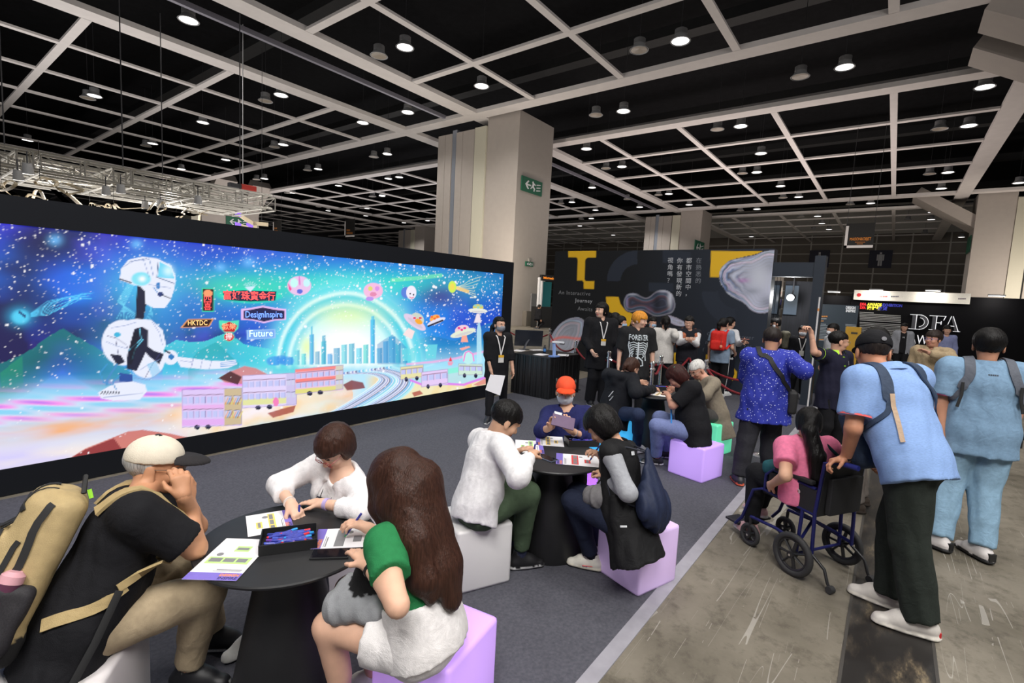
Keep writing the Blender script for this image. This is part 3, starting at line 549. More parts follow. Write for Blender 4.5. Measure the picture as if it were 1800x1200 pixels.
scr_text('DesignInspire', 432, 497, 553, 13, blu, bold=.001); scr_text('Future', 439, 480, 587, 14, (196, 250, 240))
scr_text('HKTDC', 331, 365, 568, 10, (250, 190, 120)); scr_text('歡樂', 391, 415, 575, 10, (255, 150, 110)); scr_text('押', 397, 408, 592, 11, (255, 190, 190))
# ================================================================ printed stand wall
TX = 11.2
def cb(x, y): return (960+x/3.6, 420+y/3.6)
def smooth_poly(pts, n=3):
    for _ in range(n):
        q = []
        for i in range(len(pts)):
            a, b = V3(pts[i]), V3(pts[(i+1) % len(pts)]); q += [tuple(.75*a+.25*b), tuple(.25*a+.75*b)]
        pts = q
    return pts
def paint_wall(P):
    p = Paint(P); q = np.stack([p.U, p.V], 1); U, V = (p.U-960)*3.6, (p.V-420)*3.6; p.U, p.V = U, V; p.px = 3.5
    p.C[:] = lin(20, 22, 26); p.mix((U-500)/900, lin(38, 45, 58))
    g = lin(40, 46, 58); yel = lin(226, 178, 36)
    def ring(cx, cy, r0, r1, q0): 
        r = np.hypot(U-cx, V-cy); p.mix(((r > r0) & (r < r1) & q0(U-cx, V-cy))*1.0, g)
    ring(577, 265, 105, 192, lambda a, b: (a < 0) & (b < 0)); p.poly([(738, 70), (915, 80), (915, 152), (738, 152)], g); p.poly([(650, 275), (805, 280), (805, 332), (650, 330)], g)
    ring(1200, 330, 110, 215, lambda a, b: (a < 0) & (b > 0)); p.poly([(1060, 440), (1185, 450), (1185, 560), (1130, 560)], g)
    p.poly([(140, 63), (317, 63), (315, 117), (265, 117), (250, 126), (247, 140), (243, 255), (250, 266), (305, 266), (303, 316), (238, 314), (237, 272), (228, 262), (195, 262), (200, 140), (198, 122), (190, 116), (140, 115)], yel)
    p.poly([(378, 365), (458, 365), (470, 410), (500, 450), (560, 480), (520, 560), (470, 500), (385, 450)], yel)
    p.poly([(1044, 75), (1446, 78), (1446, 250), (1037, 240)], yel); p.poly([(1012, 730), (1030, 730), (1030, 772), (1010, 770)], yel); p.poly([(810, 720), (842, 720), (838, 792), (808, 792)], yel)
    r = np.hypot(U-1165, V-855); p.mix(((r < 44) & (U > 1120))*1.0, yel)
    def blob(pts, tone, sw=1.0, seed=0, lines=.8, dark=.35):
        pts = smooth_poly(pts); d = poly_dist(U, V, pts); k = d > 0
        nn = fbm(U*.010+seed, V*.010, 60+seed, 3); f = np.clip(d/60, 0, 1)**.7; g_ = .55+.75*fbm(U*.006+seed*3, V*.006, 80+seed, 2)
        c = np.asarray(tone)[None]*g_[:, None]; w_ = d+26*(nn-.5)
        ln = np.clip(np.sin(w_*.30*sw), 0, 1)**3*np.exp(-d/34)*lines; c = c*(1-.85*ln)[:, None]
        lt = np.clip(np.sin(w_*.30*sw+2.0), 0, 1)**5*np.exp(-d/40)*lines; c = c+lt[:, None]*np.array(lin(150, 170, 214))*.8
        c = c+(np.exp(-((w_-9)/5)**2)*.35*lines)[:, None]*np.array(lin(90, 60, 190))+(np.exp(-((w_-22)/6)**2)*.3*lines)[:, None]*np.array(lin(60, 150, 170))+(np.exp(-((w_-34)/7)**2)*.22*lines)[:, None]*np.array(lin(230, 130, 110))
        c = c*(dark+(1-dark)*np.clip(d/26, 0, 1))[:, None]; c[d < 3] = lin(14, 14, 20)
        c = c+(np.exp(-((d-9)/4)**2)*.22)[:, None]; p.C = np.where(k[:, None], c, p.C); p.M = k*1.0
    def gl(x, y, rx, ry, c, a): p.mix(p.M*a*np.exp(-((U-x)/rx)**2-((V-y)/ry)**2), c)
    blob([(10, 640), (70, 540), (150, 492), (215, 490), (255, 520), (240, 600), (205, 660), (190, 730), (60, 790), (10, 760)], lin(168, 172, 186), 1, 1)
    p.mix(np.exp(-((V-(655-.25*(U-40))+20*np.sin(U*.02))/9)**2)*((U < 240) & (V > 560) & (V < 740) & (poly_dist(U, V, [(10, 640), (70, 540), (215, 500), (245, 600), (190, 720), (20, 760)]) > 6))*.8, lin(240, 120, 110))
    blob([(482, 400), (500, 352), (550, 334), (600, 356), (640, 372), (690, 325), (750, 316), (805, 350), (826, 410), (812, 462), (780, 480), (690, 500), (640, 470), (600, 450), (540, 470), (495, 455)], lin(58, 60, 76), .7, 5, .5)
    gl(785, 372, 16, 60, lin(224, 226, 240), .8); gl(745, 330, 40, 9, lin(200, 204, 222), .7); gl(512, 400, 8, 40, lin(160, 150, 200), .6); gl(545, 350, 36, 8, lin(190, 196, 216), .6); gl(700, 400, 26, 60, lin(16, 16, 26), .7); gl(650, 450, 20, 30, lin(120, 80, 110), .4)
    blob([(760, 470), (820, 490), (880, 520), (900, 545), (860, 560), (800, 545), (770, 520)], lin(176, 170, 186), 1, 8)
    blob([(1520, 60), (1380, 70), (1330, 95), (1250, 112), (1160, 132), (1105, 180), (1090, 235), (1105, 290), (1150, 350), (1205, 382), (1255, 410), (1290, 455), (1350, 478), (1410, 470), (1520, 420)], lin(182, 185, 204), 1.1, 12, 1.0, .2)
    dl = poly_dist(U, V, smooth_poly([(1520, 60), (1380, 70), (1330, 95), (1250, 112), (1160, 132), (1105, 180), (1090, 235), (1105, 290), (1150, 350), (1205, 382), (1255, 410), (1290, 455), (1350, 478), (1410, 470), (1520, 420)])); lf = np.clip((1290-U)/150, 0, 1)*p.M; nz = fbm(U*.014, V*.014, 91, 3)
    sw_ = np.sin((dl+60*nz)*.16); p.mix(lf*np.clip(sw_, 0, 1)**2*.8, lin(30, 32, 48)); p.mix(lf*np.clip(-sw_, 0, 1)**3*.7, lin(214, 222, 240)); p.mix(lf*np.clip(np.sin((dl+60*nz)*.16+.9), 0, 1)**6*.6, lin(70, 120, 190)); p.mix(lf*np.clip(np.sin((dl+60*nz)*.09+2), 0, 1)**8*.5, lin(130, 70, 150))
    gl(1250, 262, 40, 14, lin(190, 100, 190), .5); gl(1350, 240, 60, 80, lin(204, 208, 220), .7); gl(1300, 330, 50, 20, lin(120, 126, 146), .5); gl(1400, 400, 50, 40, lin(90, 96, 116), .5)
    return np.clip(p.C, 0, 1)
YL, YR, TH = 7.25, 2.02, 3.07
tw = thing('exhibition_stand_wall', 'dark printed booth wall with yellow letter T and glassy blob artwork', 'wall panel', (TX, (YL+YR)/2, 0))
twi = Matrix.Translation((-TX, -(YL+YR)/2, 0))
def par(o, inv_): o.matrix_parent_inverse = inv_; return o
par(MB().box((TX, YR, .006), (TX+.35, YL, TH)).build('core', mat('navy_stand_core', lin(24, 27, 33), .6), tw), twi)
pr = mat('printed_vinyl', (0, 0, 0), .55, attr='paint', noise=0, spec=.35)
par(painted_grid('printed_face', (TX-.004, YL, .01), (0, YR-YL, 0), (0, 0, TH-.01), 290, 172, paint_wall, pr, tw), twi)
def wall_text(s, px, py, pxh, c, X, parent, inv_, align='LEFT', em=0, spacing=1.0, depth=.003, bold=0, sx=1, name='lettering', x1=None):
    a = PX(px, py, X); h = PX(px, py-pxh/2, X)[2]-PX(px, py+pxh/2, X)[2]
    t = text_mesh(name, s, h*1.3, mat('ink_%d_%d_%d_%g' % (*c, em), lin(*c), .6, emit=lin(*c) if em else None, estr=em), (X-.006, a[1], a[2]), (0, -1, 0), (0, 0, 1), parent, depth=depth, align=align, spacing=spacing, bold=bold, sx=sx)
    if x1 is not None:
        y0, y1 = a[1], PX(x1, py, X)[1]; co = np.array([v.co[1] for v in t.data.vertices]); k = (y0-y1)/(co.max()-co.min())
        for v in t.data.vertices: v.co[1] = y0+(v.co[1]-co.max())*k
    return par(t, inv_)
def wall_marks(px, x1, py, pxh, c, X, parent, inv_, n=4):     # unreadable small print: a row of short marks
    m_ = mat('ink_%d_%d_%d_0' % c, lin(*c), .6)
    for k in range(n):
        a = PX(px+(x1-px)*(k+.08)/n, py-pxh/2, X); b = PX(px+(x1-px)*(k+.85)/n, py+pxh/2, X); par(MB().box((X-.008, b[1], b[2]), (X-.003, a[1], a[2])).build('print_mark', m_, parent), inv_)
gk = (120, 122, 126)
for s, x, y in (('An Interactive', 80, 338), ('Journey', 185, 388), ('Awaits', 200, 440)): wall_text(s, *cb(x, y), 7.5, gk if s[0] != 'J' else (170, 172, 178), TX, tw, twi, spacing=1.12)
for x, y, s in ((783, 137, '視角嗎？'), (842, 139, '你有發現新的'), (900, 139, '都市空間中，'), (962, 139, '在熟悉的')):
    for k, ch in enumerate(s): wall_text(ch, *cb(x-14-k*1.5, y+k*(43-.3*k)), 8, (190, 192, 198) if x < 950 else (120, 124, 132), TX, tw, twi)
for s, x, y in (('Can you discover', 1018, 600), ('new perspectives', 1008, 652)): wall_text(s, *cb(x, y), 7.5, (84, 90, 102), TX, tw, twi, spacing=1.1)
wall_text('f', *cb(990, 700), 7.5, (84, 90, 102), TX, tw, twi)
# ---- entrance passage beside it
navy = mat('navy_doorway_board', lin(34, 42, 54), .5, noise=.06)
gloss = mat('dark_mirror_board', (.02, .025, .03), .08, metal=.9)
dw = thing('booth_entrance', 'dark navy doorway of the stand with mirrored side panels', 'doorway', (TX+.2, 1.6, 0)); dwi = Matrix.Translation((-TX-.2, -1.6, 0))
yd0, yd1 = 1.30, 1.12
par(MB().box((TX+.0, yd1, .006), (TX+.3, yd0, 2.93)).build('door_post', navy, dw), dwi)
par(MB().box((TX+.02, yd0, 2.52), (TX+.3, YR-.002, 2.80)).build('header', navy, dw), dwi)
for k, (a, b) in enumerate(((.37, .7), (.74, 1.1), (1.14, 1.5))): par(MB().box((TX+a, YR+.02, .006), (TX+b, YR+.06, 2.6)).build('mirror_panel', gloss, dw), dwi)
par(MB().box((TX+1.5, 1.45, .006), (TX+1.56, 2.0, 2.5)).build('rear_curtain', mat('black_curtain', (.012, .013, .018), .8, noise=.4, nscale=6, stretch=(1, 6, .3)), dw), dwi)
par(MB().box((TX+1.46, 1.72, 1.75), (TX+1.49, 1.98, 2.4)).build('glass_artwork', mat('faint_glow_glass', lin(50, 62, 78), .15, emit=(.8, .92, 1), estr=.1), dw), dwi)  # dark glass with a weak glow set in its material
fl = thing('exhibition_spotlight', 'dazzling white spotlight inside the dark stand doorway', 'lamp', PX(1389, 523, TX+1.0)); fl_c = fl.location.copy()
MB().tube([(.04, 0, 0), (.24, 0, .02)], .075, 14).build('housing', lamp_dark, fl, smooth=True)
MB().tube([(.035, 0, 0), (.02, 0, 0)], .068, 14).build('lens', mat('dazzling_lens', (1, 1, 1), .3, emit=(.95, .98, 1), estr=60), fl, smooth=True)
MB().tube([(.2, 0, .02), (.3, 0, .15), (.3, 0, .5)], .015, 6).build('arm', lamp_dark, fl)
l = bpy.data.lights.new('spotlight_beam', 'POINT'); l.energy = 25; l.shadow_soft_size = .05; o = bpy.data.objects.new('spotlight_beam', l); COL.objects.link(o); o.location = (fl_c[0]-.15, fl_c[1], fl_c[2])
# ---- info panel and pole
IX = 13.0
a, b = PX(1440, 534, IX), PX(1509, 545, IX)
ip = thing('notice_board', 'slate-blue information board with orange headings behind pointing man', 'sign', (IX, (a[1]+b[1])/2, 0)); ipi = Matrix.Translation((-IX, -(a[1]+b[1])/2, 0))
par(MB().box((IX, b[1], .006), (IX+.12, a[1], a[2])).build('board', mat('slate_board', lin(40, 52, 62), .55), ip), ipi)
wall_text('DESIGN', 1487, 540.5, 5, (225, 228, 232), IX, ip, ipi, bold=.004, x1=1504); wall_text('INSPIRE', 1487, 546, 5, (225, 228, 232), IX, ip, ipi, bold=.004, x1=1504)
wall_marks(1441, 1455, 556, 2.6, (190, 126, 60), IX, ip, ipi, 4); wall_marks(1440, 1453, 560, 1.3, (170, 176, 180), IX, ip, ipi, 5); wall_marks(1440, 1448, 564, 1.7, (190, 126, 60), IX, ip, ipi, 4); wall_marks(1438, 1448, 596.5, 1.7, (190, 126, 60), IX, ip, ipi, 5)
for k in range(12):
    p0, p1 = PX(1439, 569+k*2.6, IX), PX(1452+5*(k % 3), 569+k*2.6, IX); par(MB().box((IX-.003, p1[1], p0[2]-.006), (IX, p0[1], p0[2]+.006)).build('text_line', mat('pale_print', lin(150, 158, 164), .6), ip), ipi)
for k in range(9):
    p0, p1 = PX(1486, 570+k*2.2, IX), PX(1505, 570+k*2.2, IX); par(MB().box((IX-.003, p1[1], p0[2]-.005), (IX, p0[1], p0[2]+.005)).build('text_line', mat('pale_print', lin(150, 158, 164), .6), ip), ipi)
yb0, yb1 = PX(1487, 574, 12.4), PX(1511, 600, 12.4)
yb = thing('display_plinth', 'mustard-yellow display box with black lettering under the slate board', 'box', (12.5, (yb0[1]+yb1[1])/2, 0)); ybi = Matrix.Translation((-12.5, -(yb0[1]+yb1[1])/2, 0))
par(MB().box((12.4, yb1[1], .006), (12.7, yb0[1], yb0[2])).build('body', mat('mustard_board', lin(178, 136, 34), .6), yb), ybi)
par(MB().box((12.395, yb1[1]+.05, yb0[2]-.14), (12.4, yb0[1]-.1, yb0[2]-.1)).build('print_line', mat('dark_print', (.05, .04, .02), .6), yb), ybi)
po = PX(1432.6, 597, 10.2); pt = PX(1439, 522, 10.2)
pole = thing('queue_pole', 'slim white pole with orange bands behind raised pointing hand', 'pole', (10.2, po[1], 0))
MB().tube([(0, 0, 0), (0, 0, pt[2])], .014, 8).build('shaft', mat('white_pole', lin(214, 212, 214), .4), pole, smooth=True)
for z in (.8, .9): MB().tube([(0, 0, pt[2]-z*.25), (0, 0, pt[2]-z*.25-.02)], .016, 8).build('band', mat('orange_band', lin(220, 140, 50), .5), pole)
MB().lathe([(.17, 0), (.17, .02), (.03, .05)], n=16).build('foot', mat('pole_foot', (.03, .03, .03), .5), pole)
# ================================================================ awards wall, far right
DX = 24.0
d0, d1 = PX(1496, 533, DX), PX(1706, 533, DX)
aw = thing('awards_wall', 'black awards exhibition wall with large silver serif letters', 'wall panel', (DX, -4, 0)); awi = Matrix.Translation((-DX, 4, 0))
blk = mat('satin_black_wall', lin(9, 9, 13), .7, noise=.05, spec=.1)
par(MB().box((DX, -16, .0), (DX+.3, d0[1], 2.62)).build('panel_board', blk, aw), awi)
f0, f1, f2 = PX(1502, 512, DX), PX(1706, 518, DX), PX(1502, 527, DX)
par(MB().box((DX-.12, f1[1], 2.36), (DX+.32, f0[1], 2.74)).build('fascia', mat('white_fascia', lin(226, 222, 214), .5), aw), awi)
wall_text('DFA', 1512, 534.5, 5.2, (225, 30, 40), DX, aw, awi, em=.5, bold=.006, x1=1523); wall_text('AWARDS', 1524.5, 534.7, 5.2, (235, 225, 60), DX, aw, awi, em=.5, bold=.006, x1=1550); wall_text('EXHIBITION', 1551.5, 536, 5.2, (40, 46, 150), DX, aw, awi, em=.4, bold=.006, x1=1586)
wall_text('DFA', 1512, 540.5, 5.2, (225, 30, 40), DX, aw, awi, em=.5, bold=.006, x1=1522); wall_text('設計獎', 1524, 541, 5.2, (235, 225, 60), DX, aw, awi, em=.5, bold=.004); wall_text('展覽', 1543, 542, 5.2, (40, 46, 150), DX, aw, awi, em=.4, bold=.004)
pp = mat('pale_print_far', lin(150, 150, 152), .6)
for k in range(17):
    y = 548.5+k*2.7+(1.5 if k > 5 else 0); p0, p1 = PX(1511, y, DX), PX(1536 if k == 0 else 1584, y, DX); par(MB().box((DX-.005, p1[1], p0[2]-.014), (DX, p0[1], p0[2]+.014)).build('text_line', pp, aw), awi)
par(MB().tube([(DX-.125, PX(1510, 520, DX)[1], 2.55), (DX-.13, PX(1510, 520, DX)[1], 2.55)], .07, 16).build('round_logo', mat('red_logo', lin(200, 40, 50), .5), aw), awi)
for x, c in ((1552, (210, 90, 90)), (1572, (120, 120, 130)), (1690, (120, 110, 120))): wall_marks(x-6, x+8, 521 if x < 1600 else 525, 2.2, c, DX-.12, aw, awi, 5)
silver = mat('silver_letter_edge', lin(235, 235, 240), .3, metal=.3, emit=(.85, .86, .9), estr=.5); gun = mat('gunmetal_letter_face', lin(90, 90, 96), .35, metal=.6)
def serif(ch, x0, x1, ya, yb, th=1.0):   # pixel box of a letter on the wall
    A, B = PX(x0, ya, DX), PX(x1, yb, DX); w_ = A[1]-B[1]; h = A[2]-B[2]; parts = []
    S = lambda pts, m, dep: par(MB().prism([(a*w_, b*h) for a, b in pts], (DX-.01, A[1], B[2]), (0, -1, 0), (0, 0, 1), (-1, 0, 0), dep).build('letter_stroke', m, aw), awi)
    box = lambda a, b, c, d: [(a, b), (c, b), (c, d), (a, d)]
    if ch == 'D':
        S(box(.14, .0, .34, 1), gun, .05); S(box(.34, 0, .38, 1), silver, .06); S(box(0, 0, .6, .035), silver, .06); S(box(0, .965, .6, 1), silver, .06)
        arc = lambda r: [(.5+r*.5*math.cos(t), .5+r*.5*math.sin(t)) for t in np.linspace(-1.45, 1.45, 14)]
        S(arc(1.0)+arc(.6)[::-1], gun, .05); S(arc(1.02)+arc(.95)[::-1], silver, .06); S(arc(.62)+arc(.57)[::-1], silver, .06)
    if ch == 'F':
        S(box(.2, 0, .42, 1), gun, .05); S(box(.42, 0, .47, 1), silver, .06); S(box(0, .965, 1, 1), silver, .06); S(box(.47, .5, .75, .54), silver, .06); S([(.95, 1), (1, 1), (.9, .7), (.85, .7)], silver, .06); S(box(.05, 0, .6, .035), silver, .06); S(box(.72, .4, .77, .64), silver, .06)
    if ch == 'A':
        S([(.42, 1), (.55, 1), (1.0, .0), (.76, .0)], gun, .05); S([(.52, 1), (.57, 1), (1.03, .0), (.97, .0)], silver, .06); S([(.42, 1), (.46, 1), (.14, 0), (.1, 0)], silver, .06); S(box(.25, .33, .7, .37), silver, .06); S(box(0, 0, .3, .03), silver, .06); S(box(.65, 0, 1.12, .03), silver, .06)
serif('D', 1600, 1630, 552, 580); serif('F', 1634, 1660, 554, 581); serif('A', 1661, 1684, 555, 583)
wall_text('AWARDS', 1598, 596, 17, (235, 235, 240), DX, aw, awi, em=.5, spacing=1.08, x1=1683)
for i, (x, y) in enumerate(((1466, 513), (1540, 510), (1640, 511), (1752, 520))):   # arm lights on top of the wall
    A = PX(x, y, DX-.5); t = thing('arm_spotlight', ['glowing arm light above the dark passage, left of white fascia', 'arm light over the left half of white fascia', 'arm light over the right half of white fascia', 'arm light on black wall top right of the fascia'][i], 'lamp', A, 0, 'arm lights on the awards wall')
    MB().box((-.06, -.22, 0), (.06, .22, .05)).build('housing', lamp_metal, t, bevel=.01); MB().box((-.05, -.2, -.012), (.05, .2, -.001)).build('lens', mat('warm_lamp_glow', (1, 1, 1), .4, emit=(1, .95, .85), estr=9), t)
    MB().tube([(0, 0, .03), (.45, 0, .02)], .015, 6).build('arm', lamp_metal, t)
    area_light('arm_light_beam', (A[0], A[1], A[2]-.03), .3, 14, (1, .93, .82), (.9, 0, -1))
par(MB().box((DX, d0[1]+.02, 0), (DX+.3, PX(1446, 533, DX)[1], 2.5)).build('passage_board', blk, aw), awi)
# ================================================================ hanging banners, restroom signs, exit signs
def hang_banner(px0, px1, py0, py1, X, label, lines, ledge=True):
    a, b = PX(px0, py0, X), PX(px1, py1, X); h = a[2]-b[2]
    t = thing('hanging_banner', label, 'banner', (X, (a[1]+b[1])/2, b[2])); iv = Matrix.Translation((-X, -(a[1]+b[1])/2, -b[2])); wd = a[1]-b[1]
    par(MB().box((X, b[1], b[2]), (X+.05, a[1], a[2])).build('cloth', mat('banner_black', lin(22, 21, 20), .7), t), iv)
    wm = mat('banner_white', lin(210, 206, 204), .6)
    par(MB().box((X-.012, a[1]-wd*.1, b[2]), (X-.002, a[1], a[2]-h*.1)).build('white_border', wm, t), iv)
    if ledge: par(MB().box((X-.012, b[1], b[2]), (X-.002, a[1], b[2]+h*.1)).build('white_border', wm, t), iv)
    for y in (b[1]+.03, a[1]-.03): par(MB().tube([(X+.02, y, a[2]), (X+.02, y, 12.4)], .012, 4).build('wire', lamp_dark, t), iv)
    for s, px, py, hh, x1 in lines:
        if isinstance(s, int): wall_marks(px, x1, py, hh*.7, (150, 92, 36), X, t, iv, s); continue
        wall_text(s, px, py, hh, (214, 130, 40), X, t, iv, em=.15, x1=x1)
hang_banner(1488, 1534, 393, 435, 34, 'black hanging banner with orange show name and white L border', [('MAISON&OBJET', 1494, 420.5, 5.6, 1531), (8, 1503, 425.5, 2.4, 1521), (5, 1506, 428.4, 2.2, 1517)])
hang_banner(606, 623, 386, 416, 40, 'far black banner with white L border hanging above screen, right one', [(3, 609, 404.5, 4.5, 615.5), (5, 609, 409.5, 4.5, 620)]); hang_banner(480, 494, 388, 412, 30, 'far black banner hanging above screen beside white hanging frame', [(3, 482, 401, 4, 487), (3, 482, 406, 4, 488)], False)
sign_navy = mat('navy_sign', lin(30, 32, 58), .5); sign_white = mat('white_pictogram', lin(210, 210, 214), .5)
def restroom(px0, px1, py0, py1, skirt, label):
    X = XW-.2; a, b = PX(px0, py0, X), PX(px1, py1, X); t = thing('restroom_sign', label, 'sign', (X, (a[1]+b[1])/2, b[2])); iv = Matrix.Translation((-X, -(a[1]+b[1])/2, -b[2])); h = a[2]-b[2]; cy = (a[1]+b[1])/2
    par(MB().box((X, b[1], b[2]), (X+.1, a[1], a[2])).build('plate', sign_navy, t), iv)
    q = MB(); q.box((X-.03, cy-.13, b[2]+h*.78), (X-.01, cy+.13, b[2]+h*.88))
    if skirt: q.prism([(-.15, .75*h), (.15, .75*h), (.4, .4*h), (-.4, .4*h)], (X-.01, cy, b[2]), (0, 1, 0), (0, 0, 1), (-1, 0, 0), .02)
    else: q.box((X-.03, cy-.42, b[2]+h*.42), (X-.01, cy-.26, b[2]+h*.76)); q.box((X-.03, cy+.26, b[2]+h*.42), (X-.01, cy+.42, b[2]+h*.76)); q.box((X-.03, cy-.24, b[2]+h*.42), (X-.01, cy+.24, b[2]+h*.76))
    q.box((X-.03, cy-.24, b[2]+h*.12), (X-.01, cy-.03, b[2]+h*.42)); q.box((X-.03, cy+.03, b[2]+h*.12), (X-.01, cy+.24, b[2]+h*.42))
    par(q.build('pictogram', sign_white, t), iv)
restroom(1529, 1566, 440, 471, False, 'navy restroom sign with white standing man on far wall'); restroom(1424, 1456, 440, 470, True, 'navy restroom sign with white skirted figure behind stand post')
exit_g = mat('exit_green', lin(26, 88, 66), .5)
def exit_sign(o, u, v, W, H, label, simple=False):      # o top-left corner, u to the right (as read), v down
    o, u, v = V3(o), unit(u), unit(v); n = np.cross(u, -v)
    t = thing('exit_sign', label, 'sign', tuple(o+u*W/2+v*H)); iv = Matrix.Translation(tuple(-(o+u*W/2+v*H)))
    c = o+u*W/2+v*H/2; par(MB().obox(c, u*W/2, v*H/2, n*.04).build('plate', exit_g, t), iv)
    S = lambda nm, pts: par(MB().prism(pts, o+n*.045, u, v, n, .012).build(nm, sign_white, t), iv)
    k = H
    S('arrow', [(.14*W, .5*H), (.28*W, .2*H), (.33*W, .24*H), (.24*W, .45*H), (.42*W, .45*H), (.42*W, .55*H), (.24*W, .55*H), (.33*W, .76*H), (.28*W, .8*H)])
    S('running_man', [(.48*W, .2*H), (.53*W, .14*H), (.55*W, .24*H), (.66*W, .36*H), (.64*W, .42*H), (.58*W, .38*H), (.56*W, .52*H), (.63*W, .62*H), (.6*W, .84*H), (.56*W, .84*H), (.57*W, .66*H), (.5*W, .6*H), (.42*W, .74*H), (.4*W, .7*H), (.47*W, .52*H), (.5*W, .34*H)])
    for a in range(3): S('stair_bar', [((.7+.0*a)*W, (.3+.2*a)*H), (.9*W, (.22+.2*a)*H), (.9*W, (.28+.2*a)*H), (.7*W, (.37+.2*a)*H)])
    return t
YC = 17.6
a, b = PY(917.5, 308, YC-.06), PY(951.5, 343, YC-.06)
exit_sign((a[0], YC-.06, a[2]), (1, 0, 0), (0, 0, -1), b[0]-a[0], (a[2]-PY(917.5, 335, YC)[2]), 'large green exit sign on the big column side')
a, b = PY(924, 459, YC-.06), PY(936, 469, YC-.06); exit_sign((a[0], YC-.06, a[2]), (1, 0, 0), (0, 0, -1), b[0]-a[0], a[2]-b[2], 'small green exit sign low on the big column')
a = PY(1222, 421, YC-.06); exit_sign((a[0], YC-.06, a[2]), (1, 0, 0), (0, 0, -1), 3.2, 1.5, 'green exit sign on the far column above stand wall')
a = PX(1706, 411, 56.2); exit_sign((57, -4.54, a[2]), (1, 0, 0), (0, 0, -1), 2.2, 1.4, 'green exit sign on the right column edge under bracket')
a = PY(397, 379, 60.76); exit_sign((a[0], 60.76, a[2]), (1, 0, 0), (0, 0, -1), 2.6, 1.15, 'green exit sign behind white hanging frame above screen')
# box services low on the column
cp = thing('column_switch_box', 'small grey switch box on the big column', 'switch', (24.3, YC, 3.6)); MB().box((-.1, -.08, 0), (.1, 0, .45)).build('cover', mat('grey_switch', lin(150, 146, 140), .5), cp, bevel=.01); MB().box((-.05, -.1, .1), (.05, -.08, .35)).build('rocker', mat('switch_rocker', lin(120, 116, 110), .5), cp)
cpp = PY(938, 530, YC); cp = thing('electrical_cabinet', 'grey metal cabinet door low on the big column', 'cabinet', (cpp[0], YC-.02, cpp[2]-.8)); MB().box((-.4, -.1, 0), (.4, 0, 1.3)).build('door', mat('grey_cabinet', lin(132, 130, 132), .5, metal=.2), cp, bevel=.01); MB().box((.3, -.12, .6), (.34, -.1, .75)).build('handle', lamp_dark, cp)
cpp = PY(928, 563, YC); cp = thing('floor_cabinet', 'low grey service cabinet at foot of the big column', 'cabinet', (cpp[0], YC, 0)); MB().box((-.6, -.3, 0), (.6, 0, .9)).build('body', mat('grey_cabinet2', lin(112, 106, 98), .5), cp, bevel=.01); MB().box((-.05, -.32, .4), (.08, -.3, .5)).build('latch', lamp_dark, cp)
# ================================================================ truss with lights behind the screen
alu = mat('aluminium_truss', lin(170, 167, 160), .35, metal=.55, noise=.05)
ZT, TS = 5.2, .5
tr = thing('lighting_truss', 'silver aluminium lighting truss grid hanging above the LED screen', 'truss', (6, 22, ZT))
bm_cache = {}
def truss_beam(p0, p1):
    p0, p1 = V3(p0), V3(p1); L_ = np.linalg.norm(p1-p0); t = (p1-p0)/L_; side = np.cross(t, (0, 0, 1)); o = V3((6, 22, ZT)); r = .038
    q = MB()
    for a in (-1, 1):
        for z in (0, -TS): q.tube([p0+side*a*TS/2+V3((0, 0, z))-o, p1+side*a*TS/2+V3((0, 0, z))-o], r, 6)
    ch = q.build('truss_beam', alu, tr, smooth=True)
    n = max(1, int(round(L_/1.15))); st = L_/n
    key = ('d', round(st, 3), tuple(t.round(2)))
    if key not in bm_cache:
        d = MB()
        for a in (-1, 1): d.tube([side*a*TS/2, t*st+side*a*TS/2+V3((0, 0, -TS))], .015, 5); d.tube([side*a*TS/2, side*a*TS/2+V3((0, 0, -TS))], .024, 5)
        d.tube([-side*TS/2+V3((0, 0, -TS)), side*TS/2+t*st+V3((0, 0, -TS))], .013, 5); d.tube([-side*TS/2, side*TS/2], .013, 5)
        m_ = d.mesh('brace'); m_.materials.append(alu); bm_cache[key] = m_
    for k in range(n):
        b_ = bpy.data.objects.new('brace', bm_cache[key]); COL.objects.link(b_); b_.parent = ch; b_.location = p0+t*st*k-o
    return ch
Y0, Y1 = 19.9, G(333, 363, ZT-.4)[1]
ys = np.linspace(Y0, Y1, 4); xj = [-2.6, G(50, 266, ZT)[0], G(222, 295, ZT)[0], G(354, 323, ZT)[0], 9.85]
for y in ys: truss_beam((-2.6, y, ZT), (9.85, y, ZT))
for x in xj[1:]: truss_beam((x, Y0, ZT-.02), (x, Y1, ZT-.02))
for x, y in ((xj[2], Y0), (9.2, Y0+1), (xj[3], Y1), (xj[1], Y1)):
    q = MB(); q.tube([(x-6, y-22, 0), (x-6, y-22, 12-ZT)], .02, 5); q.build('hanging_cable', lamp_dark, tr)
for i, (px, py) in enumerate(((31, 300), (212, 325), (255, 355), (282, 352), (348, 345), (48, 288), (186, 328))):
    p = G(px, py, ZT-.75); t = thing('truss_spotlight', 'small silver spotlight clamped under the lighting truss', 'lamp', p, 0, 'spotlights on the lighting truss')
    MB().tube([(0, 0, .02), (.02, .06, -.22)], [.09, .12], 10).build('housing', lamp_metal, t, smooth=True); MB().tube([(.02, .06, -.221), (.021, .061, -.235)], .105, 10).build('lens', mat('truss_lamp_glow', (1, 1, 1), .4, emit=(1, .97, .9), estr=8 if i % 2 else 3), t)
    MB().tube([(0, 0, .02), (0, 0, .3)], .015, 5).build('clamp', lamp_dark, t)
for x, y in ((4, 21), (7.5, 23)): 
    l = bpy.data.lights.new('truss_spot_beam', 'POINT'); l.energy = 200; l.shadow_soft_size = .2; l.color = (1, .95, .88); o = bpy.data.objects.new('truss_spot_beam', l); COL.objects.link(o); o.location = (x, y, ZT-1.3)
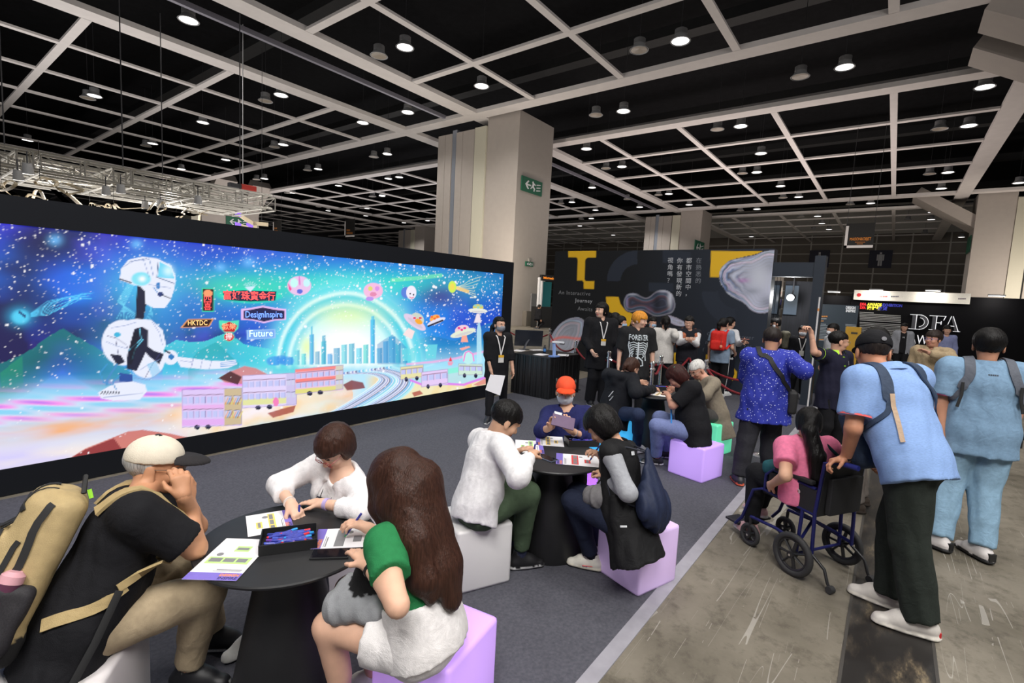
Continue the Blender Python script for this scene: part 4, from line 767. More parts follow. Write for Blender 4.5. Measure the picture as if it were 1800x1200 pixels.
# chain hoist
h = thing('chain_hoist', 'red and black chain hoist above the truss end', 'hoist', G(427, 330, ZT+.7)); MB().box((-.1, -.12, -.1), (.55, .12, .16)).build('motor', mat('hoist_red', lin(170, 44, 34), .5), h, bevel=.05); MB().box((-.6, -.12, -.08), (-.1, .12, .12)).build('chain_bag', lamp_dark, h, bevel=.03); MB().tube([(0, 0, .1), (0, 0, 12-ZT)], .02, 5).build('chain', lamp_metal, h); MB().tube([(0, 0, -.1), (0, 0, -.7)], .02, 5).build('hook_chain', lamp_metal, h)
# looped ribbon sculptures under the truss
rib = mat('cream_ribbon', lin(222, 206, 176), .5); leafm = [mat('olive_sail', lin(82, 82, 60), .6), mat('pale_sail', lin(196, 198, 182), .6), mat('yellow_sail', lin(160, 140, 34), .6), mat('brown_sail', lin(104, 92, 66), .6)]
def ribbon(loops, sails, label, zp=4.1):
    c = G(*loops[0][0], zp); t = thing('ribbon_sculpture', label, 'sculpture', c)
    for pts in loops:
        W_ = [G(x, y, zp+.15*math.sin(i*1.7))-c for i, (x, y) in enumerate(pts)]; Q = []
        for i in range(len(W_)-1):
            p0, p1, p2, p3 = W_[max(i-1, 0)], W_[i], W_[i+1], W_[min(i+2, len(W_)-1)]
            for s in np.linspace(0, 1, 6, endpoint=False): Q.append(.5*(2*p1+(p2-p0)*s+(2*p0-5*p1+4*p2-p3)*s*s+(3*p1-p0-3*p2+p3)*s**3))
        MB().tube(Q+[W_[-1]], [(.04, .016)]*(len(Q)+1), 6).build('ribbon', rib, t, smooth=True)
    MB().tube([(0, 0, 0), (0, 0, 5.0-zp)], .006, 4).build('hanging_wire', lamp_dark, t)
    for pts, m_ in sails:
        W_ = [G(x, y, zp)-c for x, y in pts]; n_ = len(W_)
        MB().add(W_+[p+V3((0, .03, 0)) for p in W_], [tuple(range(n_)), tuple(range(2*n_-1, n_-1, -1))]+[(i, n_+i, n_+(i+1) % n_, (i+1) % n_) for i in range(n_)]).build('sail', leafm[m_], t)
ribbon([[(2, 322), (12, 336), (30, 345), (46, 352)], [(2, 330), (14, 318), (28, 322), (16, 332), (0, 335)], [(44, 349), (52, 342), (66, 345), (84, 352)], [(58, 350), (62, 336), (70, 335), (78, 350)]], [([(4, 328), (22, 336), (40, 347), (26, 348)], 1)], 'cream looped ribbon with pale sail at the far left above screen')
ribbon([[(70, 314), (62, 320), (70, 326), (95, 327), (100, 318), (80, 314), (72, 313)], [(82, 316), (100, 330), (120, 342), (142, 362)], [(95, 318), (115, 322), (140, 332), (146, 336), (120, 342)], [(115, 336), (130, 348), (146, 363)]], [([(88, 332), (100, 334), (128, 360), (114, 358)], 0)], 'cream looped ribbon with long olive sail above the screen')
ribbon([[(158, 366), (160, 357), (166, 358), (172, 362), (180, 368)], [(184, 366), (188, 358), (194, 362), (192, 370)], [(168, 360), (182, 362), (198, 370)]], [([(157, 358), (161, 358), (161, 364), (157, 364)], 1)], 'small tangle of cream ribbon between two sail sculptures')
ribbon([[(200, 360), (205, 370), (216, 372), (228, 376)], [(202, 358), (212, 366), (235, 366), (252, 365)], [(258, 374), (268, 360), (272, 354), (266, 352)], [(278, 372), (292, 366), (286, 356), (276, 374), (290, 384)]], [([(228, 368), (256, 372), (276, 364), (270, 378), (250, 376)], 3)], 'cream looped ribbon with brown sail above middle of screen')
ribbon([[(310, 382), (322, 372), (330, 366)], [(338, 368), (350, 374), (364, 378)], [(350, 388), (352, 376), (366, 370)], [(316, 384), (324, 376), (334, 372)]], [([(322, 371), (340, 376), (356, 376), (340, 380), (328, 378)], 2), ([(302, 374), (318, 374), (326, 379), (306, 380)], 0)], 'cream looped ribbon with yellow sail above right part of screen')
# white lattice frame hanging by the far exit sign
p = G(430, 390, 4.6); lf = thing('hanging_lattice_sign', 'white H-shaped hanging frame with purple ends above the screen', 'sign', p)
S_ = np.linalg.norm(G(460, 390, 4.6)-p)/30
ud = unit(G(460, 394, 4.6)-p); 
def lpx(x, y): return ud*(x-430)*S_+V3((0, 0, (390-y)*S_))
for nm, pts, m_ in (('rail', [(424, 380), (440, 388), (460, 387), (460, 392), (438, 393), (424, 385)], rib), ('rail', [(424, 393), (440, 397), (460, 399), (460, 404), (440, 402), (424, 397)], rib), ('upright', [(440, 388), (445, 388), (445, 402), (440, 402)], rib), ('purple_end', [(418, 378), (425, 378), (425, 384), (418, 383)], 0), ('purple_end', [(418, 392), (425, 393), (425, 398), (418, 397)], 0), ('purple_end', [(432, 391), (440, 393), (439, 398), (432, 395)], 0)):
    MB().prism([(0, 0)]*0 or [(lpx(x, y)@ud, lpx(x, y)[2]) for x, y in pts], (0, 0, 0), ud, (0, 0, 1), np.cross(ud, (0, 0, 1)), .08).build(nm, m_ if m_ else mat('lit_purple', lin(150, 110, 240), .4, emit=lin(140, 90, 250), estr=.5), lf)
MB().tube([lpx(424, 378), lpx(424, 378)+V3((0, 0, 8))], .01, 4).build('wire', lamp_dark, lf); MB().tube([lpx(452, 387), lpx(452, 387)+V3((0, 0, 8))], .01, 4).build('wire', lamp_dark, lf)
# ================================================================ round tables, cube seats, things on the tables
tab_black = mat('matt_black_table', (.018, .018, .02), .45, noise=.1, nscale=20)
tab_base = mat('black_cone_base', (.014, .014, .015), .55, noise=.1)
ZT_TOP = .73
def round_table(c, label, r=.385):
    t = thing('round_table', label, 'table', (c[0], c[1], 0))
    MB().lathe([(.001, ZT_TOP-.028), (r-.03, ZT_TOP-.028), (r-.004, ZT_TOP-.016), (r, ZT_TOP-.006), (r-.004, ZT_TOP), (.001, ZT_TOP)], n=64, caps=False).build('table_top', tab_black, t, smooth=True)
    MB().lathe([(.245, .007), (.25, .02), (.12, ZT_TOP-.03), (.1, ZT_TOP-.03)], n=40).build('cone_base', tab_base, t, smooth=True)
    return t
T1, T2, T3 = (1.14, 2.09), (3.05, 1.88), (6.12, 2.33)
round_table(T1, 'black round table with pen tray, nearest the camera'); round_table(T2, 'black round table with cone base between white-shirted boy and bob-haired woman', .375); round_table(T3, 'black round table in front of the grey-haired man')
def cube_seat(c, ang, size, H_, col, e, label, lit=True):
    t = thing('cube_seat', label, 'seat', (c[0], c[1], .006), ang)
    me = MB().box((-size/2, -size/2, 0), (size/2, size/2, H_-.006)); nm = 'cube_shell'
    m = mat('seat_%d_%d_%d_%g' % (*col, e), lin(*col), .42, emit=lin(*col) if lit else None, estr=e, noise=.03, nscale=3)
    if lit:                         # lamp inside: glow of the shell varies softly with the lamp's place
        nt = m.node_tree; N, L = nt.nodes, nt.links; b = N['Principled BSDF']; tc = N.new('ShaderNodeTexCoord'); mp = N.new('ShaderNodeMapping'); mp.inputs['Location'].default_value = (0, 0, -H_*.35); L.new(tc.outputs['Object'], mp.inputs[0])
        ln = N.new('ShaderNodeVectorMath'); ln.operation = 'LENGTH'; L.new(mp.outputs[0], ln.inputs[0]); mr = N.new('ShaderNodeMapRange'); mr.inputs['From Min'].default_value = size*.42; mr.inputs['From Max'].default_value = size*.85; mr.inputs['To Min'].default_value = e*1.25; mr.inputs['To Max'].default_value = e*.72; L.new(ln.outputs['Value'], mr.inputs[0]); L.new(mr.outputs[0], b.inputs['Emission Strength'])
    sh = me.build(nm, m, t, smooth=False, bevel=.022)
    sh.data.polygons.foreach_set('use_smooth', [True]*len(sh.data.polygons)); sh.data.set_sharp_from_angle(angle=1.2)
    MB().box((-size/2+.04, -size/2+.04, -.004), (size/2-.04, size/2-.04, .002)).build('base_plate', mat('seat_base', (.05, .05, .05), .6), t)
    return t
SZ = .4
def cube_from(near, ang_deg, size=SZ):   # near bottom corner + direction of the edge to the right
    a = math.radians(ang_deg); u = V3((math.cos(a), math.sin(a))); v = V3((-u[1], u[0])); c = V3(near[:2])+u*size/2+v*size/2; return c, a
c, a = cube_from((2.915, 1.105), -17); cube_seat(c, a, .385, .405, (222, 194, 244), .12, 'pinkish-white glowing cube under the woman in black vest')
c, a = cube_from((2.25, 1.93), -20); c = (2.41, 2.08); cube_seat(c, math.radians(-24), .39, .42, (214, 212, 212), 0, 'unlit white cube under the boy in white sweatshirt', False)
cube_seat((1.49, 1.47), math.radians(10), .4, .41, (206, 164, 252), .42, 'lavender glowing cube under the girl in white dungarees')
cube_seat((.40, 2.46), math.radians(-35), .46, .41, (222, 216, 218), 0, 'unlit white cube under the man with tan backpack', False)
c, a = cube_from((5.30, 1.43), -14); cube_seat(c, a, .42, .38, (200, 164, 250), .4, 'purple glowing cube under the woman in black T-shirt')
cube_seat((6.58, 1.72), math.radians(-14), .4, .41, (110, 236, 186), .42, 'green glowing cube under the grey-haired man')
cube_seat((5.62, 2.66), math.radians(-14), .4, .41, (70, 190, 255), .6, 'cyan glowing cube under the woman in black hoodie')
cube_seat((3.70, 2.14), math.radians(-10), .4, .41, (196, 120, 255), .75, 'violet glowing cube behind the table, under orange-capped person')
cube_seat((1.74, 2.47), math.radians(-30), .4, .41, (222, 218, 220), 0, 'white cube under the woman in white cardigan, behind table', False)
# ---- papers (colouring sheets), trays, pens, phones
paper = mat('white_paper', lin(238, 236, 240), .6, noise=.01); purple_p = mat('purple_print', lin(126, 110, 200), .6); orange_p = mat('orange_print', lin(250, 150, 60), .6); green_p = mat('pale_green_print', lin(190, 240, 140), .6); grey_p = mat('grey_print', lin(130, 130, 134), .6); red_p = mat('red_print', lin(220, 70, 70), .6); yell_p = mat('yellow_print', lin(250, 214, 110), .6); navy_p = mat('navy_print', lin(60, 50, 110), .6)
def sheet(corners_px, label, style, z=ZT_TOP, k=0):
    """sheet lying on a table, corners as photo pixels: tl, tr, br, bl as read by its user"""
    C = [G(x, y, z+.002+.0012*k)[:2] for x, y in corners_px]; o = V3(C[3]); u = V3(C[2])-o; W = np.linalg.norm(u); u = u/W; v = V3((-u[1], u[0]));
    if (V3(C[0])-o)@v < 0: v = -v
    Hh = (V3(C[0])-o)@v; zz = z+.002+.0012*k
    t = thing('colouring_sheet', label, 'paper', (o[0], o[1], zz))
    R = lambda nm, a, b, c, d, m, dz=.0006: MB().prism([(a*W, b*Hh), (c*W, b*Hh), (c*W, d*Hh), (a*W, d*Hh)], (0, 0, dz), (*u, 0), (*v, 0), (0, 0, 1), .0003).build(nm, m, t)
    MB().prism([(0, 0), (W, 0), (W, Hh), (0, Hh)], (0, 0, 0), (*u, 0), (*v, 0), (0, 0, 1), .0006).build('page', paper, t)
    R('purple_strip', 0, 0, 1, .16, purple_p)
    s_ = text_mesh('lettering', 'DESIGN', .022, orange_p, (*(u*W*.97+v*Hh*.11), .0012), (*u, 0), (*v, 0), t, depth=.0002, align='RIGHT', bold=.0006); text_mesh('lettering', 'INSPIRE', .022, navy_p, (*(u*W*.97+v*Hh*.045), .0012), (*u, 0), (*v, 0), t, depth=.0002, align='RIGHT', bold=.0006)
    R('print_line', .45, .215, .93, .235, grey_p); R('print_line', .4, .19, .93, .2, grey_p)
    bm_ = dict(green=green_p, orange=yell_p, plain=grey_p, red=red_p)[style]
    R('bus_drawing', .08, .36, .92, .52, bm_); R('bus_window', .12, .40, .36, .49, grey_p, .0009); R('bus_window', .4, .40, .62, .49, grey_p, .0009); R('bus_window', .66, .40, .86, .49, grey_p, .0009)
    R('bus_end_drawing', .42, .66, .72, .8, bm_); R('bus_window', .45, .7, .69, .76, grey_p, .0009)
    MB().lathe([(.014, .0004), (.014, .001), (.0, .001)], (*(u*W*.22+v*Hh*.58), 0), 12).build('wheel_drawing', grey_p, t)
    return t
sheet([(507, 895), (432, 908), (440, 950), (517, 929)][1:]+[(507, 895)], 'colouring sheet with yellow bus before the woman in white cardigan', 'orange')
sheet([(375, 945), (463, 948), (415, 1021), (319, 1018)], 'colouring sheet with green bus at the left table edge', 'green', k=1)
sheet([(656, 948), (656, 925), (545, 965), (560, 930)], 'colouring sheet with grey bus drawing before the long-haired girl', 'plain', k=1)
sheet([(953, 775), (957, 797), (908, 797), (906, 776)][::-1], 'colouring sheet with green bus before the boy', 'green')
sheet([(988, 765), (988, 783), (942, 782), (942, 765)], 'colouring sheet with yellow bus before orange-capped person', 'orange', k=1)
sheet([(1050, 797), (1052, 818), (977, 815), (978, 796)], 'colouring sheet with red buses before the bob-haired woman', 'red', k=2)
sheet([(1178, 694), (1170, 702), (1138, 693), (1148, 687)], 'colouring sheet under hand of woman in black T-shirt', 'orange')
pen_cols = [(56, 70, 170), (40, 52, 140), (70, 90, 190), (214, 50, 60), (40, 170, 90), (40, 150, 220), (110, 60, 160)]
def marker_proto():
    t = thing('marker_pen', 'blue printed marker pen lying in the black tray', 'pen', (0, 0, 0), 0, 'marker pens in the trays')
    MB().tube([(-.055, 0, 0), (.04, 0, 0)], .006, 8).build('barrel', mat('marker_barrel', lin(58, 66, 160), .4, noise=.35, nscale=120), t, smooth=True)
    MB().tube([(.04, 0, 0), (.066, 0, 0)], [.0066, .0055], 8).build('pen_cap', None, t, smooth=True); MB().tube([(-.062, 0, 0), (-.055, 0, 0)], [.004, .006], 8).build('end_plug', None, t, smooth=True)
    return t
def tray(c, ang, W, D_, label, npen, where, hh=.045):
    t = thing('pen_tray', label, 'tray', (c[0], c[1], ZT_TOP+.001), ang); m = mat('black_plastic_tray', (.016, .016, .017), .4); th = .005
    q = MB(); q.box((-W/2, -D_/2, 0), (W/2, D_/2, th)); q.build('tray_bottom', m, t)
    for nm, lo, hi in (('tray_wall', (-W/2, -D_/2, th), (W/2, -D_/2+th, hh)), ('tray_wall', (-W/2, D_/2-th, th), (W/2, D_/2, hh)), ('tray_wall', (-W/2, -D_/2+th, th), (-W/2+th, D_/2-th, hh)), ('tray_wall', (W/2-th, -D_/2+th, th), (W/2, D_/2-th, hh))): MB().box(lo, hi).build(nm, m, t)
    rs = random.Random(int(W*1000)+npen)
    for k in range(npen):
        pr = marker_proto() if not pens else copy_tree(pens[0]); pens.append(pr); lay = k % 3
        x, y = rs.uniform(-W/2+.076, W/2-.076), rs.uniform(-D_/2+.043, D_/2-.043); an = rs.choice([.3, .4, .2, 2.8, -.2])+rs.uniform(-.12, .12)
        ca, sa = math.cos(ang), math.sin(ang); pr.location = (c[0]+x*ca-y*sa, c[1]+x*sa+y*ca, ZT_TOP+.013+.0105*lay); pr.rotation_euler = (rs.uniform(0, 3), rs.uniform(-.06, .06), ang+an)
        col = pen_cols[rs.choice([0, 0, 1, 2, 3, 4, 5, 6])]; cm = mat('pen_cap_%d_%d_%d' % col, lin(*col), .35)
        pr['label'] = 'blue printed marker pen lying in the tray '+where; pr['group'] = 'marker pens in the tray '+where
        for ch in pr.children:
            if ch.name.startswith(('pen_cap', 'end_plug')):
                if not ch.data.materials: ch.data.materials.append(cm)
                ch.material_slots[0].link = 'OBJECT'; ch.material_slots[0].material = cm
    return t
pens = []
tc_ = (G(452, 990, ZT_TOP)+G(557, 925, ZT_TOP))/2; e0 = G(545, 966, ZT_TOP)-G(455, 978, ZT_TOP); tray(tc_, math.atan2(e0[1], e0[0]), .235, .165, 'black tray full of markers on the nearest table', 46, 'on the nearest table')
tc_ = (G(989, 790, ZT_TOP)+G(1052, 772, ZT_TOP))/2; e0 = G(1050, 787, ZT_TOP)-G(990, 787, ZT_TOP); tray(tc_, math.atan2(e0[1], e0[0]), .25, .15, 'black tray of markers on the second table by bob-haired woman', 22, 'on the second table', .05)
tc_ = G(1165, 684, ZT_TOP); tray(tc_, -.9, .24, .15, 'black tray on the far table of the black-hooded woman', 8, 'on the far table', .045)
def phone(c, ang, label, W=.078, L_=.16, case=(.02, .02, .022), z=ZT_TOP, tilt=None):
    t = thing('smartphone', label, 'phone', (c[0], c[1], z+.001), ang)
    MB().box((-L_/2, -W/2, 0), (L_/2, W/2, .008)).build('case', mat('phone_case_%d' % int(case[2]*1000), case, .35), t, bevel=.003); MB().box((-L_/2+.004, -W/2+.004, .008), (L_/2-.004, W/2-.004, .0092)).build('screen', mat('dark_phone_glass', (.008, .008, .012), .08), t); MB().box((L_/2-.012, -.012, .0092), (L_/2-.009, .012, .0096)).build('speaker_slot', mat('phone_slot', (.1, .1, .1), .5), t)
    return t
p0, p1 = G(548, 975, ZT_TOP), G(615, 973, ZT_TOP); cc = G(581, 975, ZT_TOP); phone(cc, math.atan2(*(p1-p0)[1::-1]), 'black smartphone beside tray on the nearest table')
p0, p1 = G(948, 802, ZT_TOP), G(975, 812, ZT_TOP); phone(G(961, 806, ZT_TOP), math.atan2(*(p1-p0)[1::-1]), 'grey-cased smartphone on the second table before the boy', case=(.12, .14, .2))
# ================================================================ draped counter with monitor, scanner, bottle
drape = mat('black_satin_drape', (.006, .006, .007), .42, noise=.2, nscale=8, spec=.6)
ct = thing('draped_counter', 'long counter draped in pleated black cloth beside the masked staff woman', 'counter', (8.05, 5.35, 0))
CX0, CX1, CY0, CY1, CZ = 7.5, 8.6, 4.83, 5.69, .775
q = MB(); per = []
def edge(a, b, n):
    a, b = V3(a), V3(b); nn = V3((b[1]-a[1], -(b[0]-a[0]))); nn = nn/np.linalg.norm(nn)
    for k in range(n): per.append((*(a+(b-a)*k/n+nn*(.012*math.sin(k*2.1)+.008*math.sin(k*.93))), ))
edge((CX0, CY1), (CX0, CY0), 40); edge((CX0, CY0), (CX1, CY0), 44); edge((CX1, CY0), (CX1, CY1), 40); edge((CX1, CY1), (CX0, CY1), 44)
V = [(x-8.05, y-5.35, z) for z in (.012, CZ-.02) for x, y in per]; n = len(per)
MB().add(V, [(i, (i+1) % n, n+(i+1) % n, n+i) for i in range(n)]).build('pleated_skirt', drape, ct, smooth='all')
MB().box((CX0-8.05, CY0-5.35, CZ-.03), (CX1-8.05, CY1-5.35, CZ)).build('top_cloth', drape, ct, bevel=.008)
mo = thing('computer_monitor', 'dark flat monitor seen from behind on draped counter', 'monitor', (*G(921, 614, CZ)[:2], CZ), 0)
cen = V3(mo.location); u = unit(G(951, 606, CZ+.2)-G(910, 580, CZ+.2)); u = unit(V3((.75, -.66, 0))); vv = unit(V3((-.08, -.1, 1)))
sc0 = DEP(929.5, 594, proj(cen)[2]+.03)-cen
MB().obox(sc0, u*.29, vv*.165, np.cross(u, vv)*.014).build('display', mat('monitor_shell', lin(28, 32, 42), .4), mo, bevel=.006)
MB().obox(sc0-u*.02-np.cross(u, vv)*.0+V3((0, 0, 0)), u*.27, vv*.15, np.cross(u, vv)*.0165).build('screen', mat('monitor_panel', lin(24, 28, 38), .3), mo)
MB().tube([(0, 0, .01), sc0*.5+V3((0, 0, .02)), sc0+V3((0, 0, -.03))], [(.035, .012)]*3, 8).build('stand', mat('monitor_stand', lin(110, 112, 120), .4, metal=.4), mo, smooth=True); MB().lathe([(.11, 0), (.11, .01), (.02, .016)], n=20).build('foot', mat('monitor_foot', lin(50, 52, 58), .4), mo, smooth=True)
scn = thing('document_camera', 'white and blue overhead document camera on draped counter', 'camera', (*G(974, 627, CZ)[:2], CZ))
MB().box((-.09, -.07, 0), (.09, .07, .025)).build('foot', mat('scanner_blue', lin(120, 150, 210), .4), scn, bevel=.006); MB().tube([(0, 0, .02), (0, .01, .15), (-.02, .01, .26)], [(.035, .02)]*3, 8).build('arm', mat('scanner_pale', lin(150, 176, 226), .4), scn, smooth=True); MB().obox((.03, -.05, .275), V3((.6, -.8, 0))*.11, V3((.8, .6, 0))*.04, V3((0, 0, .016))).build('head', mat('scanner_white', lin(220, 222, 228), .4), scn, bevel=.006); MB().obox((.07, -.11, .255), (.03, -.03, 0), (.02, .02, 0), (0, 0, .012)).build('lens', mat('scanner_lens', (.01, .01, .01), .2), scn)
bt = thing('water_bottle', 'small dark bottle with blue label on draped counter', 'bottle', (*G(957, 620, CZ)[:2], CZ)); MB().lathe([(.026, 0), (.028, .01), (.028, .1), (.012, .125), (.012, .135)], n=16).build('body', mat('bottle_dark', lin(26, 34, 54), .2), bt, smooth=True); MB().lathe([(.0285, .03), (.0285, .085)], n=16, caps=False).build('wrapper', mat('bottle_blue_label', lin(60, 120, 190), .4), bt); MB().lathe([(.014, .135), (.014, .155)], n=12).build('lid', mat('bottle_lid', (.02, .02, .02), .4), bt)
for i, (px, py, an) in enumerate(((912, 616, .3), (944, 615, -.4), (990, 624, .5), (951, 623, .1))):
    c = G(px, py, CZ); t = thing('paper_sheet', ['loose white sheet at the left end of draped counter', 'loose white sheets behind the small bottle', 'loose white sheet right of the document camera', 'loose white sheet in front of the small bottle'][i], 'paper', (c[0], c[1], CZ+.001), an); MB().box((-.15, -.105, 0), (.15, .105, .001)).build('page', paper, t); MB().box((-.11, -.08, .001), (.1, -.06, .0013)).build('print_line', grey_p, t)
c = G(897, 690, 0); b2 = thing('drink_bottle', 'bottle with orange lid standing on floor beside draped counter', 'bottle', (c[0]-.1, c[1]+.1, .006)); MB().lathe([(.035, 0), (.036, .15), (.02, .2), (.02, .215)], n=14).build('body', mat('bottle_glass', lin(60, 56, 60), .15), b2, smooth=True); MB().lathe([(.022, .215), (.022, .24)], n=12).build('lid', mat('bottle_orange_lid', lin(220, 130, 50), .4), b2)
# ================================================================ stanchions and ropes
chrome = mat('chrome', (.82, .82, .84), .22, metal=1.0, noise=.02); rope_m = mat('dark_red_rope', lin(120, 18, 30), .85, noise=.2, nscale=90, bump=.4, bscale=250)
ST = {}
def stanchion(key, px, py, label, z=1.0):
    if key == 'a': z = 1.05
    c = G(px, py, z); t = thing('stanchion', label, 'stanchion', (c[0], c[1], .006 if c[0] < 13.5 and c[1] < 5.6 else 0)); ST[key] = c
    MB().lathe([(.16, 0), (.16, .012), (.05, .03), (.028, .04)], n=24).build('base', chrome, t, smooth=True); MB().lathe([(.026, .03), (.026, z-.03), (.036, z-.03), (.036, z-.008), (.02, z+.01), (.001, z+.014)], n=18).build('post', chrome, t, smooth=True)
    MB().lathe([(.037, z-.12), (.042, z-.115), (.042, z-.095), (.037, z-.09)], n=16).build('hook_ring', chrome, t, smooth=True)
for k, px, py, lb in (('a', 967, 578, 'chrome rope post behind the document camera'), ('b', 1012.5, 600, 'chrome rope post right of the draped counter'), ('c', 1071, 618, 'chrome rope post left of skeleton-shirt man'), ('d', 1148, 637, 'chrome rope post in front, right of skeleton-shirt man'), ('e', 1162.7, 626, 'taller-looking chrome rope post behind the table tray'), ('f', 1212.8, 616, 'chrome rope post between white-sweater girl and grey-haired man'), ('g', 1242.5, 633, 'chrome rope post right above the grey-haired man')): stanchion(k, px, py, lb)
def rope(pts, label):
    P_ = [V3(p) for p in pts]; n = 18; Q = []
    for a, b in zip(P_, P_[1:]):
        for s in np.linspace(0, 1, n, endpoint=False): Q.append(a+(b-a)*s-V3((0, 0, 1))*.3*min(1, np.linalg.norm(b-a)/2)*4*s*(1-s)*.75)
    Q.append(P_[-1]); c = V3((P_[0][0], P_[0][1], 0)); t = thing('barrier_rope', label, 'rope', tuple(c)); MB().tube([q-c for q in Q], .019, 8).build('rope', rope_m, t, smooth=True)
    for e in (0, -1): d_ = unit(Q[1]-Q[0]) if e == 0 else unit(Q[-2]-Q[-1]); MB().tube([Q[e]-c, Q[e]+d_*.06-c], .022, 8).build('end_cap', chrome, t, smooth=True)
def rp(k): return ST[k]-V3((0, 0, .12))
rope([rp('a')+V3((.5, 1.9, 0)), rp('a')], 'dark red rope left of the post behind the monitor'); rope([rp('a'), rp('b')], 'dark red rope behind the document camera'); rope([rp('b'), rp('c')], 'dark red rope behind tall staff man'); rope([rp('c'), rp('e')], 'dark red rope behind the skeleton-shirt man'); rope([rp('d'), rp('e')], 'short dark red rope between the two front posts'); rope([rp('e'), rp('f')], 'dark red rope behind hunched woman in black T-shirt'); rope([rp('f'), rp('g')], 'dark red rope behind the grey-haired man')
gpt = G(1345, 640, .83); rope([rp('g'), V3((9.7, 1.35, .83))], 'dark red rope running upper right behind blue dotted shirt'); rope([rp('g'), V3((6.9, 1.15, .83))], 'dark red rope sagging low left of blue dotted shirt')
for k, p in enumerate(((9.7, 1.35), (6.9, 1.15))):
    t = copy_tree([o for o in COL.objects if o.name == 'stanchion'][0]); t.location = (*p, .006); t['label'] = ['chrome rope post hidden behind blue dotted shirt, farther one', 'chrome rope post hidden behind blue dotted shirt, nearer one'][k]
# ================================================================ far information desk
ds = thing('information_desk', 'black information desk with orange-lettered header far behind the monitor', 'desk', (24.5, 16.3, 0)); bk = mat('desk_black', (.012, .012, .013), .5)
a, b = G(945, 576), G(975, 576); u = unit((b-a)*V3((1, 1, 0))); v_ = np.cross((0, 0, 1), u); W_ = np.linalg.norm(b-a); o_ = a-V3((24.5, 16.3, 0))
def db(nm, x0, x1, z0, z1, y0, y1, m): return MB().obox(o_+u*(x0+x1)/2*W_+v_*(y0+y1)/2+V3((0, 0, (z0+z1)/2)), u*(x1-x0)/2*W_, v_*(y1-y0)/2, V3((0, 0, (z1-z0)/2))).build(nm, m, ds)
db('counter_front', -.1, 1.3, 0, 1.22, 0, .5, bk); db('side_post', .02, .08, 1.22, 2.9, .1, .25, sign_white); db('side_post', .5, .56, 1.22, 2.9, .6, .75, sign_white); db('header', .08, 1.4, 2.72, 3.06, 0, .2, bk); db('back_panel', .55, 1.2, 0, 2.7, .8, .9, mat('teal_panel', lin(24, 80, 84), .5, emit=lin(30, 110, 110), estr=.2))
pos = a+u*.16*W_+V3((0, 0, 2.89))-v_*.02-V3((24.5, 16.3, 0)); text_mesh('lettering', 'Information Counter', .2, mat('orange_lit_letters', lin(240, 140, 40), .5, emit=lin(240, 140, 40), estr=.9), pos, u, (0, 0, 1), ds, depth=.005)
